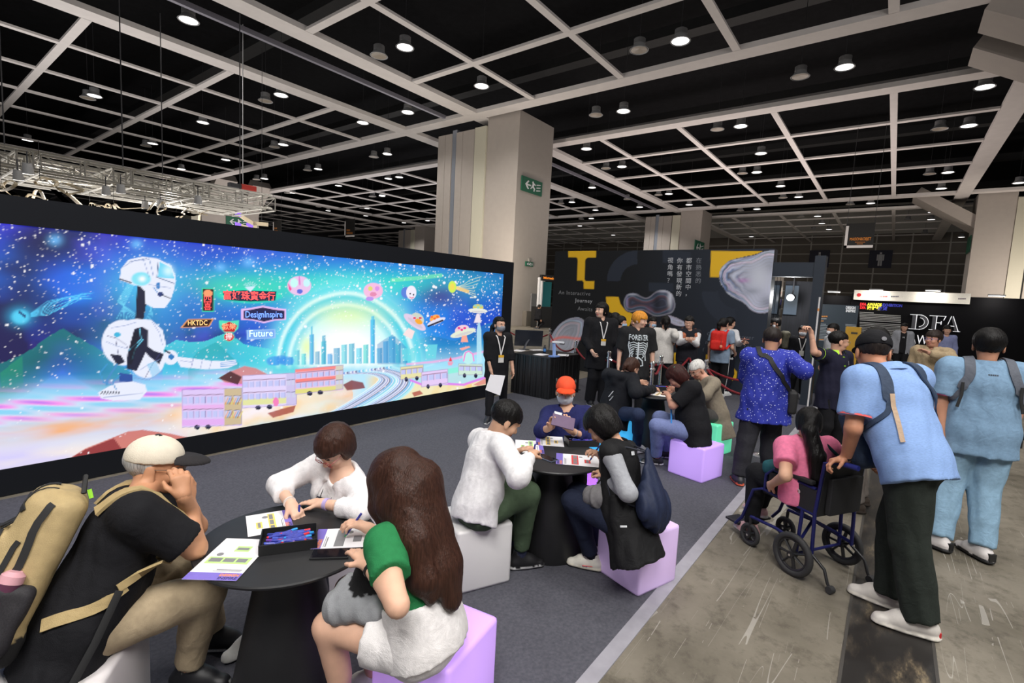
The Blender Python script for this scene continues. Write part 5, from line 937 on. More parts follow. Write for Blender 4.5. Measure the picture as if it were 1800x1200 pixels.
# ================================================================ figure modelling: blended distance fields -> one smooth surface
class Field:
    def __init__(s, lo, hi, h):
        s.lo = np.asarray(lo, float); s.h = h; s.n = np.maximum(4, np.ceil((np.asarray(hi)-s.lo)/h).astype(int)+1)
        s.D = np.full(s.n, .5, np.float32); s.I = np.zeros(s.n, np.uint8)
    def _slab(s, lo, hi, pad):
        a = np.clip(np.floor((np.asarray(lo)-pad-s.lo)/s.h).astype(int), 0, s.n-1); b = np.clip(np.ceil((np.asarray(hi)+pad-s.lo)/s.h).astype(int)+1, 0, s.n)
        if np.any(b-a < 1): return None, None
        sl = tuple(slice(i, j) for i, j in zip(a, b))
        g = [(s.lo[i]+s.h*np.arange(a[i], b[i])).astype(np.float32) for i in range(3)]
        return sl, (g[0][:, None, None], g[1][None, :, None], g[2][None, None, :])
    def _put(s, sl, d, k, i, mode):
        A = s.D[sl]
        if mode == 'sub':
            d = -d
            if k > 0: hh = np.clip(.5-.5*(A-d)/k, 0, 1); s.D[sl] = A*(1-hh)+d*hh+k*hh*(1-hh)
            else: s.D[sl] = np.maximum(A, d)
            return
        s.I[sl] = np.where(d < A, i, s.I[sl])
        if k > 0: hh = np.clip(.5+.5*(A-d)/k, 0, 1); s.D[sl] = A*(1-hh)+d*hh-k*hh*(1-hh)
        else: s.D[sl] = np.minimum(A, d)
    def cap(s, a, b, ra, rb, k=.02, i=0, mode='add', cutb=False, cuta=False, flat=None):
        a, b = V3(a), V3(b); R = max(ra, rb); sl, g = s._slab(np.minimum(a, b)-R, np.maximum(a, b)+R, k+3*s.h)
        if sl is None: return s
        ab = b-a; L2 = ab@ab+1e-9; L = math.sqrt(L2); px, py, pz = g[0]-a[0], g[1]-a[1], g[2]-a[2]
        t = (px*ab[0]+py*ab[1]+pz*ab[2])/L2; tc = np.clip(t, 0, 1)
        qx, qy, qz = px-tc*ab[0], py-tc*ab[1], pz-tc*ab[2]
        if flat is not None:
            ax, f = unit(flat[0]), flat[1]; c = (qx*ax[0]+qy*ax[1]+qz*ax[2])*(1/f-1); qx, qy, qz = qx+c*ax[0], qy+c*ax[1], qz+c*ax[2]
            d = (np.sqrt(qx*qx+qy*qy+qz*qz)-(ra+(rb-ra)*tc))*(f if f < 1 else 1)
        else: d = np.sqrt(qx*qx+qy*qy+qz*qz)-(ra+(rb-ra)*tc)
        if cutb: d = np.maximum(d, (t-1)*L)
        if cuta: d = np.maximum(d, -t*L)
        s._put(sl, d, k, i, mode); return s
    def ell(s, c, r, ax=None, k=.02, i=0, mode='add'):
        c, r = V3(c), V3(r); ax = np.eye(3) if ax is None else np.asarray(ax, float); R = np.sqrt(((ax*r[:, None])**2).sum(0))
        sl, g = s._slab(c-R, c+R, k+3*s.h)
        if sl is None: return s
        x, y, z = g[0]-c[0], g[1]-c[1], g[2]-c[2]; q0 = q1 = 0
        for m in range(3): u = (x*ax[m][0]+y*ax[m][1]+z*ax[m][2])/r[m]; q0 = q0+u*u; q1 = q1+(u/r[m])**2
        k0 = np.sqrt(q0); k1 = np.sqrt(q1)+1e-6
        s._put(sl, k0*(k0-1)/k1, k, i, mode); return s
    def box(s, c, half, ax=None, rnd=.01, k=0.0, i=0, mode='add'):
        c, half = V3(c), V3(half); ax = np.eye(3) if ax is None else np.asarray(ax, float); R = (np.abs(ax)*half[:, None]).sum(0)
        sl, g = s._slab(c-R, c+R, k+3*s.h)
        if sl is None: return s
        x, y, z = g[0]-c[0], g[1]-c[1], g[2]-c[2]; o = 0; mx = None
        for m in range(3):
            u = np.abs(x*ax[m][0]+y*ax[m][1]+z*ax[m][2])-(half[m]-rnd); o = o+np.maximum(u, 0)**2; mx = u if mx is None else np.maximum(mx, u)
        s._put(sl, np.sqrt(o)+np.minimum(mx, 0)-rnd, k, i, mode); return s
    def cut(s, p, n):                        # keep the side opposite to n
        p, n = V3(p), unit(n); g = [(s.lo[i]+s.h*np.arange(s.n[i])).astype(np.float32) for i in range(3)]
        d = (g[0]-p[0])[:, None, None]*n[0]+(g[1]-p[1])[None, :, None]*n[1]+(g[2]-p[2])[None, None, :]*n[2]; s.D = np.maximum(s.D, d); return s
    def folds(s, amp, freq=26, seed=0, dirv=(0, 0, 1), along=.35):
        m = np.nonzero(np.abs(s.D) < amp*2+2*s.h); P = s.lo+s.h*np.stack(m, 1); rs = np.random.RandomState(seed); u = unit(dirv); P = P-(1-along)*(P@u)[:, None]*u
        n = 0
        for k in range(4):
            a, b = rs.randn(3), rs.randn(3); n = n+(1-2*np.abs(np.sin(P@(a*freq*.55*(1+.4*k))+1.3*np.sin(P@(b*freq*.35))+rs.rand()*6))**1.3)/(1+.5*k)
        s.D[m] += (amp*n/2).astype(np.float32); return s
    def mesh(s):
        D = s.D; D[0], D[-1] = np.maximum(D[0], .01), np.maximum(D[-1], .01); D[:, 0] = np.maximum(D[:, 0], .01); D[:, -1] = np.maximum(D[:, -1], .01); D[:, :, 0] = np.maximum(D[:, :, 0], .01); D[:, :, -1] = np.maximum(D[:, :, -1], .01)
        S = D < 0; c = S[:-1, :-1, :-1].astype(np.uint8)
        cnt = sum(S[i:S.shape[0]-1+i, j:S.shape[1]-1+j, k:S.shape[2]-1+k].astype(np.uint8) for i in (0, 1) for j in (0, 1) for k in (0, 1))
        act = (cnt > 0) & (cnt < 8); ci = np.stack(np.nonzero(act), 1)
        if len(ci) == 0: return None
        off = np.array([(i, j, k) for i in (0, 1) for j in (0, 1) for k in (0, 1)])
        vals = np.stack([D[ci[:, 0]+o[0], ci[:, 1]+o[1], ci[:, 2]+o[2]] for o in off], 1)
        acc = np.zeros((len(ci), 3)); w = np.zeros(len(ci))
        for a in range(8):
            for b in range(a+1, 8):
                if np.abs(off[a]-off[b]).sum() != 1: continue
                x = (vals[:, a] < 0) != (vals[:, b] < 0); t = np.where(x, vals[:, a]/(vals[:, a]-vals[:, b]+1e-12), 0)
                acc += np.where(x[:, None], off[a]+t[:, None]*(off[b]-off[a]), 0); w += x
        P = s.lo+s.h*(ci+acc/w[:, None]); near = off[np.argmin(np.where(vals < 0, -vals, 9), 1)]
        ids = s.I[ci[:, 0]+near[:, 0], ci[:, 1]+near[:, 1], ci[:, 2]+near[:, 2]]
        idx = np.full(act.shape, -1, np.int32); idx[act] = np.arange(len(ci)); Q = []
        for ax in range(3):
            b, c_ = (ax+1) % 3, (ax+2) % 3; A = np.moveaxis(S, (ax, b, c_), (0, 1, 2)); X = np.moveaxis(idx, (ax, b, c_), (0, 1, 2))
            A0, A1 = A[:-1, 1:-1, 1:-1], A[1:, 1:-1, 1:-1]; ch = np.nonzero(A0 != A1)
            i, j, k = ch; q = np.stack([X[i, j, k], X[i, j+1, k], X[i, j+1, k+1], X[i, j, k+1]], 1); fl = ~A0[ch]
            q[fl] = q[fl][:, ::-1]; Q.append(q)
        Q = np.concatenate(Q); Q = Q[(Q >= 0).all(1)]
        return P, Q, ids
def bounds(pts, pad):
    p = np.array(pts); return p.min(0)-pad, p.max(0)+pad
# ---------------------------------------------------------------- pose from photo pixels
def solve(spec, parent=None, L=None):
    if not isinstance(spec, tuple) or not isinstance(spec[0], str): return V3(spec)
    k, x, y = spec[:3]
    if k == 'z': return G(x, y, spec[3])
    if k == 'd': return DEP(x, y, spec[3])
    v = ray(x, y); u = unit(v); oc = CO-parent; b = u@oc; c = oc@oc-L*L; disc = b*b-c
    t = -b+(0 if disc <= 0 else math.sqrt(disc)*(-1 if k == 'n' else 1))
    q = CO+u*t; dv = q-parent; return parent+unit(dv)*L if disc <= 0 else q
def ik(a, c, l1, l2, pole):
    a, c = V3(a), V3(c); d = np.linalg.norm(c-a)
    if d > (l1+l2)*.999: c = a+(c-a)/d*(l1+l2)*.999; d = (l1+l2)*.999
    u = (c-a)/d; x = (l1*l1-l2*l2+d*d)/(2*d); hh = math.sqrt(max(0, l1*l1-x*x)); p = V3(pole)-(V3(pole)@u)*u
    return a+u*x+unit(p)*hh, c
def heading(rel): a = YAW+math.radians(rel); return V3((math.cos(a), math.sin(a), 0))   # 0 away, 90 left, 180 to camera, -90 right
POSES = {}
class Pose: pass
def make_pose(H, pel, neck, rel, head=None, hrel=None, hpitch=15, hroll=0, srel=None, sw=1.0, arms=None, legs=None, torso=1.0, spread=1.0, hs=1.08):
    """pel, neck: specs; arms {'L':(elbow, wrist)}; legs {'L':(knee, ankle)}; each None | spec"""
    s = H/1.70; p = Pose(); p.s = s; p.H = H; p.hs = s*hs
    p.pel = solve(pel); p.neck = solve(neck, p.pel, .50*s*torso); up = unit(p.neck-p.pel)
    f = heading(rel); p.f = f; R = unit(np.cross(f, (0, 0, 1))); p.hR_ax = R
    fs = heading(rel if srel is None else srel); Rs = unit(np.cross(fs, up)); p.R = Rs; p.up = up; p.fc = unit(np.cross(up, Rs))
    p.pf = unit(np.cross((0, 0, 1), R)) 
    p.sh = {'R': p.neck+Rs*.172*s*sw-up*.045*s, 'L': p.neck-Rs*.172*s*sw-up*.045*s}
    p.hip = {'R': p.pel+R*.088*s, 'L': p.pel-R*.088*s}
    hf = heading(rel if hrel is None else hrel); pt = math.radians(hpitch)
    p.hf = hf*math.cos(pt)-V3((0, 0, 1))*math.sin(pt); Rh = unit(np.cross(p.hf, (0, 0, 1)))
    if hroll: a = math.radians(hroll); Rh = Rh*math.cos(a)+np.cross(p.hf, Rh)*math.sin(a)
    p.hu = unit(np.cross(Rh, p.hf)); p.hR = Rh
    p.head = solve(head, p.neck, .165*s) if head is not None else p.neck+.05*s*up+.105*s*unit(p.hu+up)+.02*s*p.hf
    p.el, p.wr, p.kn, p.an = {}, {}, {}, {}
    for S, sg in (('L', -1), ('R', 1)):
        e, w_ = (arms or {}).get(S, (None, None))[:2]; A = p.sh[S]; l1, l2 = .285*s, .25*s
        if w_ is None and e is None: e = A+(-V3((0, 0, 1))*.97+Rs*sg*.2*spread-p.fc*.06)*l1; w_ = e+(-V3((0, 0, 1))*.95+Rs*sg*.06+p.fc*.25)*l2
        elif e is None or (isinstance(e, tuple) and isinstance(e[0], str) and e[0] == 'pole'):
            w_ = solve(w_, A, .45*s); pole = V3(e[1:]) if e is not None else (-V3((0, 0, 1))+Rs*sg*.6-p.fc*.3); e, w_ = ik(A, w_, l1, l2, pole)
        else:
            e = solve(e, A, l1); w_ = solve(w_, e, l2)
        p.el[S], p.wr[S] = e, w_
        k_, a_ = (legs or {}).get(S, (None, None))[:2]; A = p.hip[S]; l1, l2 = .425*s, .415*s
        if k_ is None and a_ is None and p.pel[2] < .62: k_ = A+f*.40*s+R*sg*.05*s+V3((0, 0, .03)); a_ = V3((k_[0]-f[0]*.05, k_[1]-f[1]*.05, .085*s))
        if a_ is None: a_ = V3((A[0]+R[0]*sg*.02, A[1]+R[1]*sg*.02, .085*s))
        if k_ is None:
            a_ = solve(a_, A, .8*s); k_, a_ = ik(A, a_, l1, l2, f)
        else:
            k_ = solve(k_, A, l1); a_ = solve(a_, k_, l2)
        p.kn[S], p.an[S] = k_, a_
    p.hand = {}; p.toe = {}
    for S in 'LR':
        ex = (arms or {}).get(S, ()); fa = unit(p.wr[S]-p.el[S]); p.hand[S] = dict(dir=fa, palm=unit(-p.R*(1 if S == 'R' else -1)), curl=.5)
        if len(ex) > 2: p.hand[S].update(ex[2]); p.hand[S]['dir'] = unit(p.hand[S]['dir'])
        ex = (legs or {}).get(S, ()); p.toe[S] = unit(V3(ex[2])*[1, 1, 0]) if len(ex) > 2 and ex[2] is not None else f
    return p
def report(tag_, p):
    POSES[tag_] = p
    q = lambda v: '(%d,%d)' % tuple(proj(v)[:2].round())
    print('POSE', tag_, 'H%.2f' % p.H, 'pel', p.pel.round(2), 'neck', p.neck.round(2), 'head', q(p.head), 'an', [q(p.an[S]) for S in 'LR'], 'anz', [round(p.an[S][2], 2) for S in 'LR'], 'kn', [q(p.kn[S]) for S in 'LR'], [round(p.kn[S][2], 2) for S in 'LR'], 'wrz', [round(p.wr[S][2], 2) for S in 'LR'])
# ---------------------------------------------------------------- anatomy
def torso_prims(F, p, g=0.0, b=1.0, belly=0.0, bust=0.0, k=.045, i=0, wide=1.0):
    s = p.s; L = np.linalg.norm(p.neck-p.pel); upz = p.up; ax = [p.R, p.fc, upz]; Rp = p.hR_ax; axp = [Rp, unit(np.cross(upz, Rp)), upz]
    F.ell(p.pel+upz*.02*s, (.165*s*b+g, .118*s*b+g, .125*s+g), axp, k, i)
    F.ell(p.pel+upz*.36*L+p.fc*(.012+belly*.5)*s, (.142*s*b+g, (.105+belly)*s*b+g, .16*s+g), ax, k, i)
    F.ell(p.pel+upz*.69*L+p.fc*.005*s, (.158*s*b*wide+g, .11*s*b+g, .17*s+g), ax, k, i)
    for S in 'LR': F.cap(p.neck-upz*.03*s, p.sh[S], .05*s*b+g, .052*s*b+g, k, i)
    if bust:
        for sg in (-1, 1): F.ell(p.pel+upz*.66*L+p.fc*.09*s*b+p.R*sg*.07*s, (.065*s+g, (.05+bust)*s+g, .065*s+g), ax, .04, i)
def arm_prims(F, p, S, g=0.0, b=1.0, upto=2.0, k=.02, i=0, gw=None, cuff=True):
    """upto 0..1 upper arm fraction, 1..2 forearm fraction"""
    s = p.s; A, E, W = p.sh[S], p.el[S], p.wr[S]; gw = g if gw is None else gw
    if upto <= 1: F.cap(A, A+(E-A)*upto, .052*s*b+g, (.052-.009*upto)*s*b+g+.006, k, i, cutb=cuff); return A+(E-A)*upto, unit(E-A)
    F.cap(A, E, .052*s*b+g, .041*s*b+g, k, i); t = upto-1; F.cap(E, E+(W-E)*t, .041*s*b+g, (.041-.014*t)*s*b+gw, k, i, cutb=cuff); return E+(W-E)*t, unit(W-E)
def hand_prims(F, p, S, k=.006, i=0):
    s = p.s; h = p.hand[S]; W = p.wr[S]; d = unit(h['dir']); n = unit(V3(h['palm'])-(V3(h['palm'])@d)*d); sg = 1 if S == 'R' else -1
    lat = np.cross(n, d)*sg                                    # towards the thumb
    if h.get('flip'): lat = -lat
    curl = h['curl']; pc = W+d*.05*s
    F.cap(p.el[S]+(W-p.el[S])*.7, W+d*.01, .031*s, .026*s, .02, i)
    F.cap(W+d*.012*s+lat*.012*s, W+d*.078*s+lat*.022*s, .017*s, .014*s, .018, i); F.cap(W+d*.012*s-lat*.01*s, W+d*.074*s-lat*.026*s, .017*s, .013*s, .018, i); F.cap(W+d*.01*s, W+d*.078*s, .018*s, .015*s, .018, i)
    for q, (o, ln, r) in enumerate(((.030, .9, .0088), (.010, 1.0, .0092), (-.010, .94, .0088), (-.029, .74, .0078))):
        b = W+d*(.08-.004*abs(q-1))*s+lat*o*s; ang = 0; cur = b
        for seg, L_ in enumerate((.042, .027, .022)):
            ang += curl*(.75+.18*q*h.get('fan', .4))*(1.0 if seg else .8); dd = d*math.cos(ang)+n*math.sin(ang); nx = cur+dd*L_*ln*s; F.cap(cur, nx, r*s*(1-.06*seg), r*s*(.94-.06*seg), k, i); cur = nx
    b = W+d*.022*s+lat*.026*s; tdir = unit(d*.75+lat*.6+n*(.25+.4*curl)); m = b+tdir*.042*s; F.cap(b, m, .0125*s, .0105*s, .012, i); F.cap(m, m+unit(tdir+d*.4+n*.35*curl-lat*.3)*.032*s, .0102*s, .0085*s, k, i)
def leg_prims(F, p, S, g=0.0, b=1.0, upto=2.0, k=.03, i=0, ga=None):
    s = p.s; A, K, N = p.hip[S], p.kn[S], p.an[S]; ga = g if ga is None else ga
    if upto <= 1: F.cap(A, A+(K-A)*upto, .09*s*b+g, (.09-.028*upto)*s*b+ga, k, i, cutb=True); return
    F.cap(A, K, .09*s*b+g, .06*s*b+g, k, i); t = upto-1; C = K+(N-K)*.33; bk = unit(np.cross(np.cross(N-K, p.f), N-K)) if np.linalg.norm(np.cross(N-K, p.f)) > 1e-3 else p.f
    F.cap(K, K+(N-K)*t, .058*s*b+g, (.058-.02*t)*s*b+ga, k, i, cutb=True)
    F.cap(K+(N-K)*.12-p.f*.012*s, K+(N-K)*.5-p.f*.012*s, .05*s*b+g, .046*s*b+g, k, i)
def head_prims(F, p, i=0, fem=False, detail=True, k=.012):
    s = p.hs*(.98 if fem else 1.0); R, f, u, c = p.hR, p.hf, p.hu, p.head; ax = [R, f, u]; P = lambda x, y, z: c+(R*x+f*y+u*z)*s
    F.ell(P(0, -.012, .03), V3((.074, .094, .082))*s, ax, .03, i); F.ell(P(0, .02, -.028), V3((.06, .066, .085))*s, ax, .03, i); F.ell(P(0, .036, -.078), V3((.043, .044, .034))*s, ax, .025, i)
    F.cap(P(-.03, .078, .022), P(.03, .078, .022), .012*s, .012*s, .015, i)
    for sg in (-1, 1):
        F.ell(P(sg*.038, .058, -.03), V3((.022, .024, .024))*s, ax, .02, i); F.ell(P(sg*.077, -.008, -.008), V3((.009, .02, .032))*s, ax, .006, i); F.ell(P(sg*.077, -.002, -.03), V3((.008, .012, .014))*s, ax, .006, i)
        if detail: F.ell(P(sg*.031, .094, .004), V3((.017, .013, .009))*s, ax, .008, i, 'sub'); F.ell(P(sg*.031, .0735, .002), V3((.0125, .0105, .0056))*s, ax, .002, 1); F.ell(P(sg*.031, .0748, .002), V3((.0068, .0105, .006))*s, ax, 0, 2); F.ell(P(sg*.031, .086, .026), V3((.02, .006, .0042))*s, ax, .002, 3)
    F.cap(P(0, .083, .01), P(0, .102, -.026), .007*s, .0125*s, .012, i); F.ell(P(0, .094, -.031), V3((.018, .012, .009))*s, ax, .008, i)
    if detail: F.ell(P(0, .083, -.055), V3((.024, .013, .0065))*s, ax, .004, 4); F.ell(P(0, .0815, -.064), V3((.02, .0125, .0065))*s, ax, .004, 4)
    F.cap(p.neck-p.up*.03*s, P(0, -.02, -.05), .056*p.s, .052*p.s, .03, i)
SKIN = {}
def skinmat(): return mat('skin', (0, 0, 0), .52, attr='paint', noise=.05, nscale=26, bump=.05, bscale=300, spec=.4)
def cloth(name, rgb, rough=.85, noise=.1, nscale=40, bump=.25, bscale=350, **k): return mat(name, lin(*rgb), rough, noise=noise, nscale=nscale, bump=bump, bscale=bscale, crease=k.pop('crease', .22), spec=k.pop('spec', .25), sheen=k.pop('sheen', .0), **k)
class Person:
    def __init__(s, label, p, skin=(205, 160, 132), h=.010, hd=.005, fem=False, b=1.0, belly=0, bust=0, brow=(40, 30, 26), lip=(178, 104, 96), group=None, hands='LR', hidehead=False, legs=True):
        s.p = p; s.h = h; s.hd = hd; s.b = b; s.belly = belly; s.bust = bust; s.fem = fem; s.base = V3((p.pel[0], p.pel[1], 0)); s.seed = int(abs(p.pel[0]*1000)+abs(p.pel[1]*7777)) % 9999
        s.o = thing('person', label, 'person', tuple(s.base), 0, group); s.inv = Matrix.Translation(tuple(-s.base))
        pal = np.array([lin(*skin), lin(196, 184, 176), lin(30, 20, 16), lin(*brow), lin(*lip)])
        s.skin = skin; J = [p.pel, p.neck, p.head, *p.sh.values(), *p.el.values(), *p.wr.values(), *p.kn.values(), *p.an.values(), *p.hip.values()]
        g = -.006; F = Field(*bounds(J, .22), max(.0145, h*1.45)); torso_prims(F, p, g, b, belly, bust); F.cap(p.neck-p.up*.03, p.head-p.hu*.05, .056*p.s, .05*p.s, .03)
        for S in 'LR':
            arm_prims(F, p, S, 0, b*.98, 2.0, cuff=False); leg_prims(F, p, S, 0, b*.97)
            F.cap(p.an[S], p.an[S]+p.toe[S]*.1*p.s-V3((0, 0, .05*p.s)), .03*p.s, .02*p.s, .015)
        F.ell(p.head, V3((.05, .05, .06))*p.s, None, .02)
        parts = [F.mesh()]
        F = Field(*bounds([p.head, p.neck], .16*p.s), hd); head_prims(F, p, fem=fem, detail=hd < .009); F.cut(p.neck-p.up*.045, -p.up); parts.append(F.mesh())
        for S in hands:
            F = Field(*bounds([p.wr[S], p.wr[S]+p.hand[S]['dir']*.1], .13*p.s), hd*1.1 if hd > .006 else .0048); hand_prims(F, p, S); parts.append(F.mesh())
        off = 0; P, Q, I = [], [], []
        for m in parts:
            if m is None: continue
            P.append(m[0]); Q.append(m[1]+off); I.append(m[2]); off += len(m[0])
        P, Q, I = np.concatenate(P), np.concatenate(Q), np.concatenate(I)
        s.body = s.part('body', P, Q, skinmat(), pal[I])
    def part(s, name, P, Q, m, col=None, parent=None):
        o = np_mesh(name, P, Q, m, s.o if parent is None else parent, col, smooth=True)
        if parent is None: o.matrix_parent_inverse = s.inv
        return o
    def field(s, name, F, m, pal=None, parent=None):
        r = F.mesh()
        if r is None: return None
        return s.part(name, r[0], r[1], m, None if pal is None else np.array([lin(*c) for c in pal])[r[2]], parent)
    def add(s, name, mb, m, parent=None, smooth=True):
        o = mb.build(name, m, s.o if parent is None else parent, smooth=smooth)
        if parent is None: o.matrix_parent_inverse = s.inv
        return o
    # ---- garments
    def top(s, name, m, g=.014, sleeve=.6, hem=.14, fold=.004, freq=24, pal=None, neckr=.066, arms='LR', gs=None, gw=None, h=None, flare=.0, extra=None, vneck=0, hemdir=None, sleeves=None, cuttop=0):
        p = s.p; h = h or s.h; J = [p.pel, p.neck, *p.sh.values(), *p.el.values(), *p.wr.values(), p.pel-p.up*(hem+.05)]; F = Field(*bounds(J, .2+g), h)
        torso_prims(F, p, g, s.b, s.belly, s.bust); ax = [p.hR_ax, unit(np.cross(p.up, p.hR_ax)), p.up]
        dn = -p.up if hemdir is None else unit(hemdir)
        if hem > 0: F.cap(p.pel+p.up*.12*p.s, p.pel+dn*hem*p.s, .16*p.s*s.b+g, (.178+flare)*p.s*s.b+g, .05, 0, cutb=True, flat=(ax[1], .72))
        if hem >= 0: F.cut(p.pel+dn*hem*p.s, dn)
        if cuttop: F.cut(p.pel+p.up*cuttop*np.linalg.norm(p.neck-p.pel), p.up)
        for S in arms: arm_prims(F, p, S, gs if gs is not None else g, s.b, (sleeves or {}).get(S, sleeve), .03, 0, gw)
        if extra: extra(F, p)
        if fold: F.folds(fold, freq, s.seed)
        F.cap(p.neck-p.up*.0, p.neck+p.up*.12, neckr*p.s, (neckr+.02)*p.s, .01, 0, 'sub'); F.ell(p.neck+p.fc*.045*p.s+p.up*.0, V3((.05, .05, .05+vneck))*p.s, [p.R, p.fc, p.up], .01, 0, 'sub')
        return s.field(name, F, m, pal)
    def bottom(s, name, m, g=.012, upto=1.93, ga=None, fold=.004, waist=.09, freq=20, h=None, pal=None, extra=None):
        p = s.p; h = h or s.h*1.18; J = [p.pel, *p.kn.values(), *p.an.values(), *p.hip.values()]; F = Field(*bounds(J, .2+g), h); Rp = p.hR_ax
        F.ell(p.pel+p.up*.01*p.s, (.160*p.s*s.b+min(g, .010), .115*p.s*s.b+min(g, .010), .13*p.s+g), [Rp, unit(np.cross(p.up, Rp)), p.up], .04)
        F.cut(p.pel+p.up*waist*p.s, p.up)
        for S in 'LR': leg_prims(F, p, S, g, s.b, upto, ga=ga)
        if extra: extra(F, p)
        if fold: F.folds(fold, freq, s.seed+3, p.kn['L']-p.an['L'])
        return s.field(name, F, m, pal)
    def shoes(s, m, pal=((30, 30, 34), (225, 225, 225), (60, 60, 64)), which='LR', h=None, high=0, L=1.0):
        p = s.p; s_ = p.s*L; out = []
        for S in which:
            t = p.toe[S]; z = V3((0, 0, 1)); 
            if len(getattr(p, 'tilt', {})) and S in p.tilt: a = p.tilt[S]; t, z = t*math.cos(a)+z*math.sin(a), z*math.cos(a)-t*math.sin(a)
            r = np.cross(t, z); A = p.an[S]-z*.085*s_; P = lambda x, y, w_: A+(r*x+t*y+z*w_)*s_; F = Field(*bounds([P(0, -.08, 0), P(0, .2, .13)], .07*s_), h or min(s.h, .0105)); ax = [r, t, z]
            F.cap(P(0, -.045, .045), P(0, .06, .05), .038*s_, .04*s_, .03, 0); F.cap(P(0, .04, .045), P(0, .15, .03), .042*s_, .036*s_, .03, 0, flat=(z, .8)); F.cap(P(0, -.02, .06), P(0, -.005, .118+high), .043*s_, .044*s_, .03, 0, cutb=True); F.cap(P(0, .02, .085), P(0, .09, .058), .036*s_, .032*s_, .03, 0)
            F.cap(P(0, .035, .1), P(0, .09, .072), .022*s_, .02*s_, .01, 2)
            F.cut(P(0, 0, .006), -z)
            F.cap(P(0, -.045, .016), P(0, .06, .016), .046*s_, .047*s_, .0, 1, flat=(z, .36)); F.cap(P(0, .05, .016), P(0, .15, .018), .048*s_, .041*s_, .0, 1, flat=(z, .36))
            F.cap(P(0, -.005, .112+high), P(0, -.005, .17+high), .036*s_, .038*s_, 0, 0, 'sub')
            out.append(s.field('shoe', F, m, pal))
        return out
    def socks(s, m, top=.1):
        p = s.p
        for S in 'LR':
            d = unit(p.kn[S]-p.an[S]); s.add('sock', MB().tube([p.an[S]-d*.03, p.an[S]+d*top], [.043*p.s, .047*p.s], 14), m)
    # ---- hair and headgear (head frame x right, y forward, z up)
    def HP(s, x, y, z): p = s.p; k = p.hs*(.98 if s.fem else 1.0); return p.head+(p.hR*x+p.hf*y+p.hu*z)*k
    def hair(s, m, fringe=.045, side=.012, nape=-.06, r=(.083, .104, .09), c=(0, -.016, .034), grow=0.0, tails=(), h=None, fold=.003, extra=None, clip=None):
        p = s.p; pts = [s.HP(0, 0, .1), s.HP(0, -.1, -.12)]+[q for t in tails for q in t[0]]; F = Field(*bounds(pts, .13), h or max(.0068, s.hd*1.15)); ax = [p.hR, p.hf, p.hu]; k = p.hs
        F.ell(s.HP(*c), (V3(r)+grow)*k, ax, 0)
        if nape < -.05: F.ell(s.HP(0, c[1]-.012, -.02), V3((r[0]*.95+grow, r[1]*.78+grow, .07-nape-.05))*k, ax, .03)
        if nape > -.05 or clip is None: F.cut(s.HP(0, -.02, nape), -p.hu) if nape > -.3 else None
        F.box(s.HP(0, side+.15, fringe-.2), V3((.2, .15, .2))*k, ax, .02, .012, 0, 'sub')
        if extra: extra(F, s)
        for t in tails:
            P_, R_ = t[0], t[1]
            for q in range(len(P_)-1): F.cap(P_[q], P_[q+1], R_[q], R_[q+1], .02, 0, flat=t[2] if len(t) > 2 else None)
        if fold: F.folds(fold, 110, s.seed+9, p.hu, .12)
        return s.field('hair', F, m)
    def cap_hat(s, m, brim_m, pal=None, back=False, h=None, flat_top=0, brim_len=.075):
        p = s.p; ax = [p.hR, p.hf, p.hu]; k = p.hs; F = Field(*bounds([s.HP(0, 0, .05)], .2), h or max(.005, s.hd)); sg = -1 if back else 1
        F.ell(s.HP(0, -.012, .045), V3((.088, .107, .088))*k, ax, 0); F.cut(s.HP(0, 0, .03), -p.hu); F.ell(s.HP(0, -.012, .133), V3((.012, .012, .006))*k, ax, .004, 1)
        if back: F.ell(s.HP(0, .1, .03), V3((.04, .04, .035))*k, ax, .005, 0, 'sub')
        c = s.field('cap', F, m, pal)
        F = Field(*bounds([s.HP(0, 0, .03)], .25), h or max(.005, s.hd)); F.ell(s.HP(0, sg*.08, .03), V3((.082, brim_len+.045, .034))*k, ax, 0); F.cut(s.HP(0, 0, .058), p.hu); F.ell(s.HP(0, sg*.06, .012), V3((.09, brim_len+.075, .036))*k, ax, .004, 0, 'sub'); F.cut(s.HP(0, sg*.07, 0), -sg*p.hf)
        b = s.field('cap_brim', F, brim_m); return c
    def glasses(s, m, lens=True):
        q = MB()
        for sg in (-1, 1):
            pts = [s.HP(sg*.032+.021*math.cos(a), .104-.002*abs(math.cos(a)), .003+.016*math.sin(a)) for a in np.linspace(0, 2*math.pi, 15)]; q.tube(pts, .0018, 5)
            q.tube([s.HP(sg*.053, .1, .006), s.HP(sg*.074, .06, .008), s.HP(sg*.079, -.005, .006)], .0018, 5)
        q.tube([s.HP(-.011, .106, .006), s.HP(.011, .106, .006)], .0018, 5); return s.add('glasses', q, m)
    def mask(s, m, strap=True):
        p = s.p; k = p.hs; ax = [p.hR, p.hf, p.hu]; F = Field(*bounds([s.HP(0, .05, -.05)], .14), max(.0055, s.hd))
        F.ell(s.HP(0, .03, -.045), V3((.069, .077, .06))*k, ax, 0); F.cap(s.HP(0, .085, -.01), s.HP(0, .095, -.035), .016*k, .022*k, .015); F.cut(s.HP(0, .02, 0), -p.hf); F.cut(s.HP(0, .06, -.008), p.hu); F.cut(s.HP(0, .06, -.098), -p.hu); F.folds(.0015, 60, 4, p.hR, .05)
        o = s.field('face_mask', F, m)
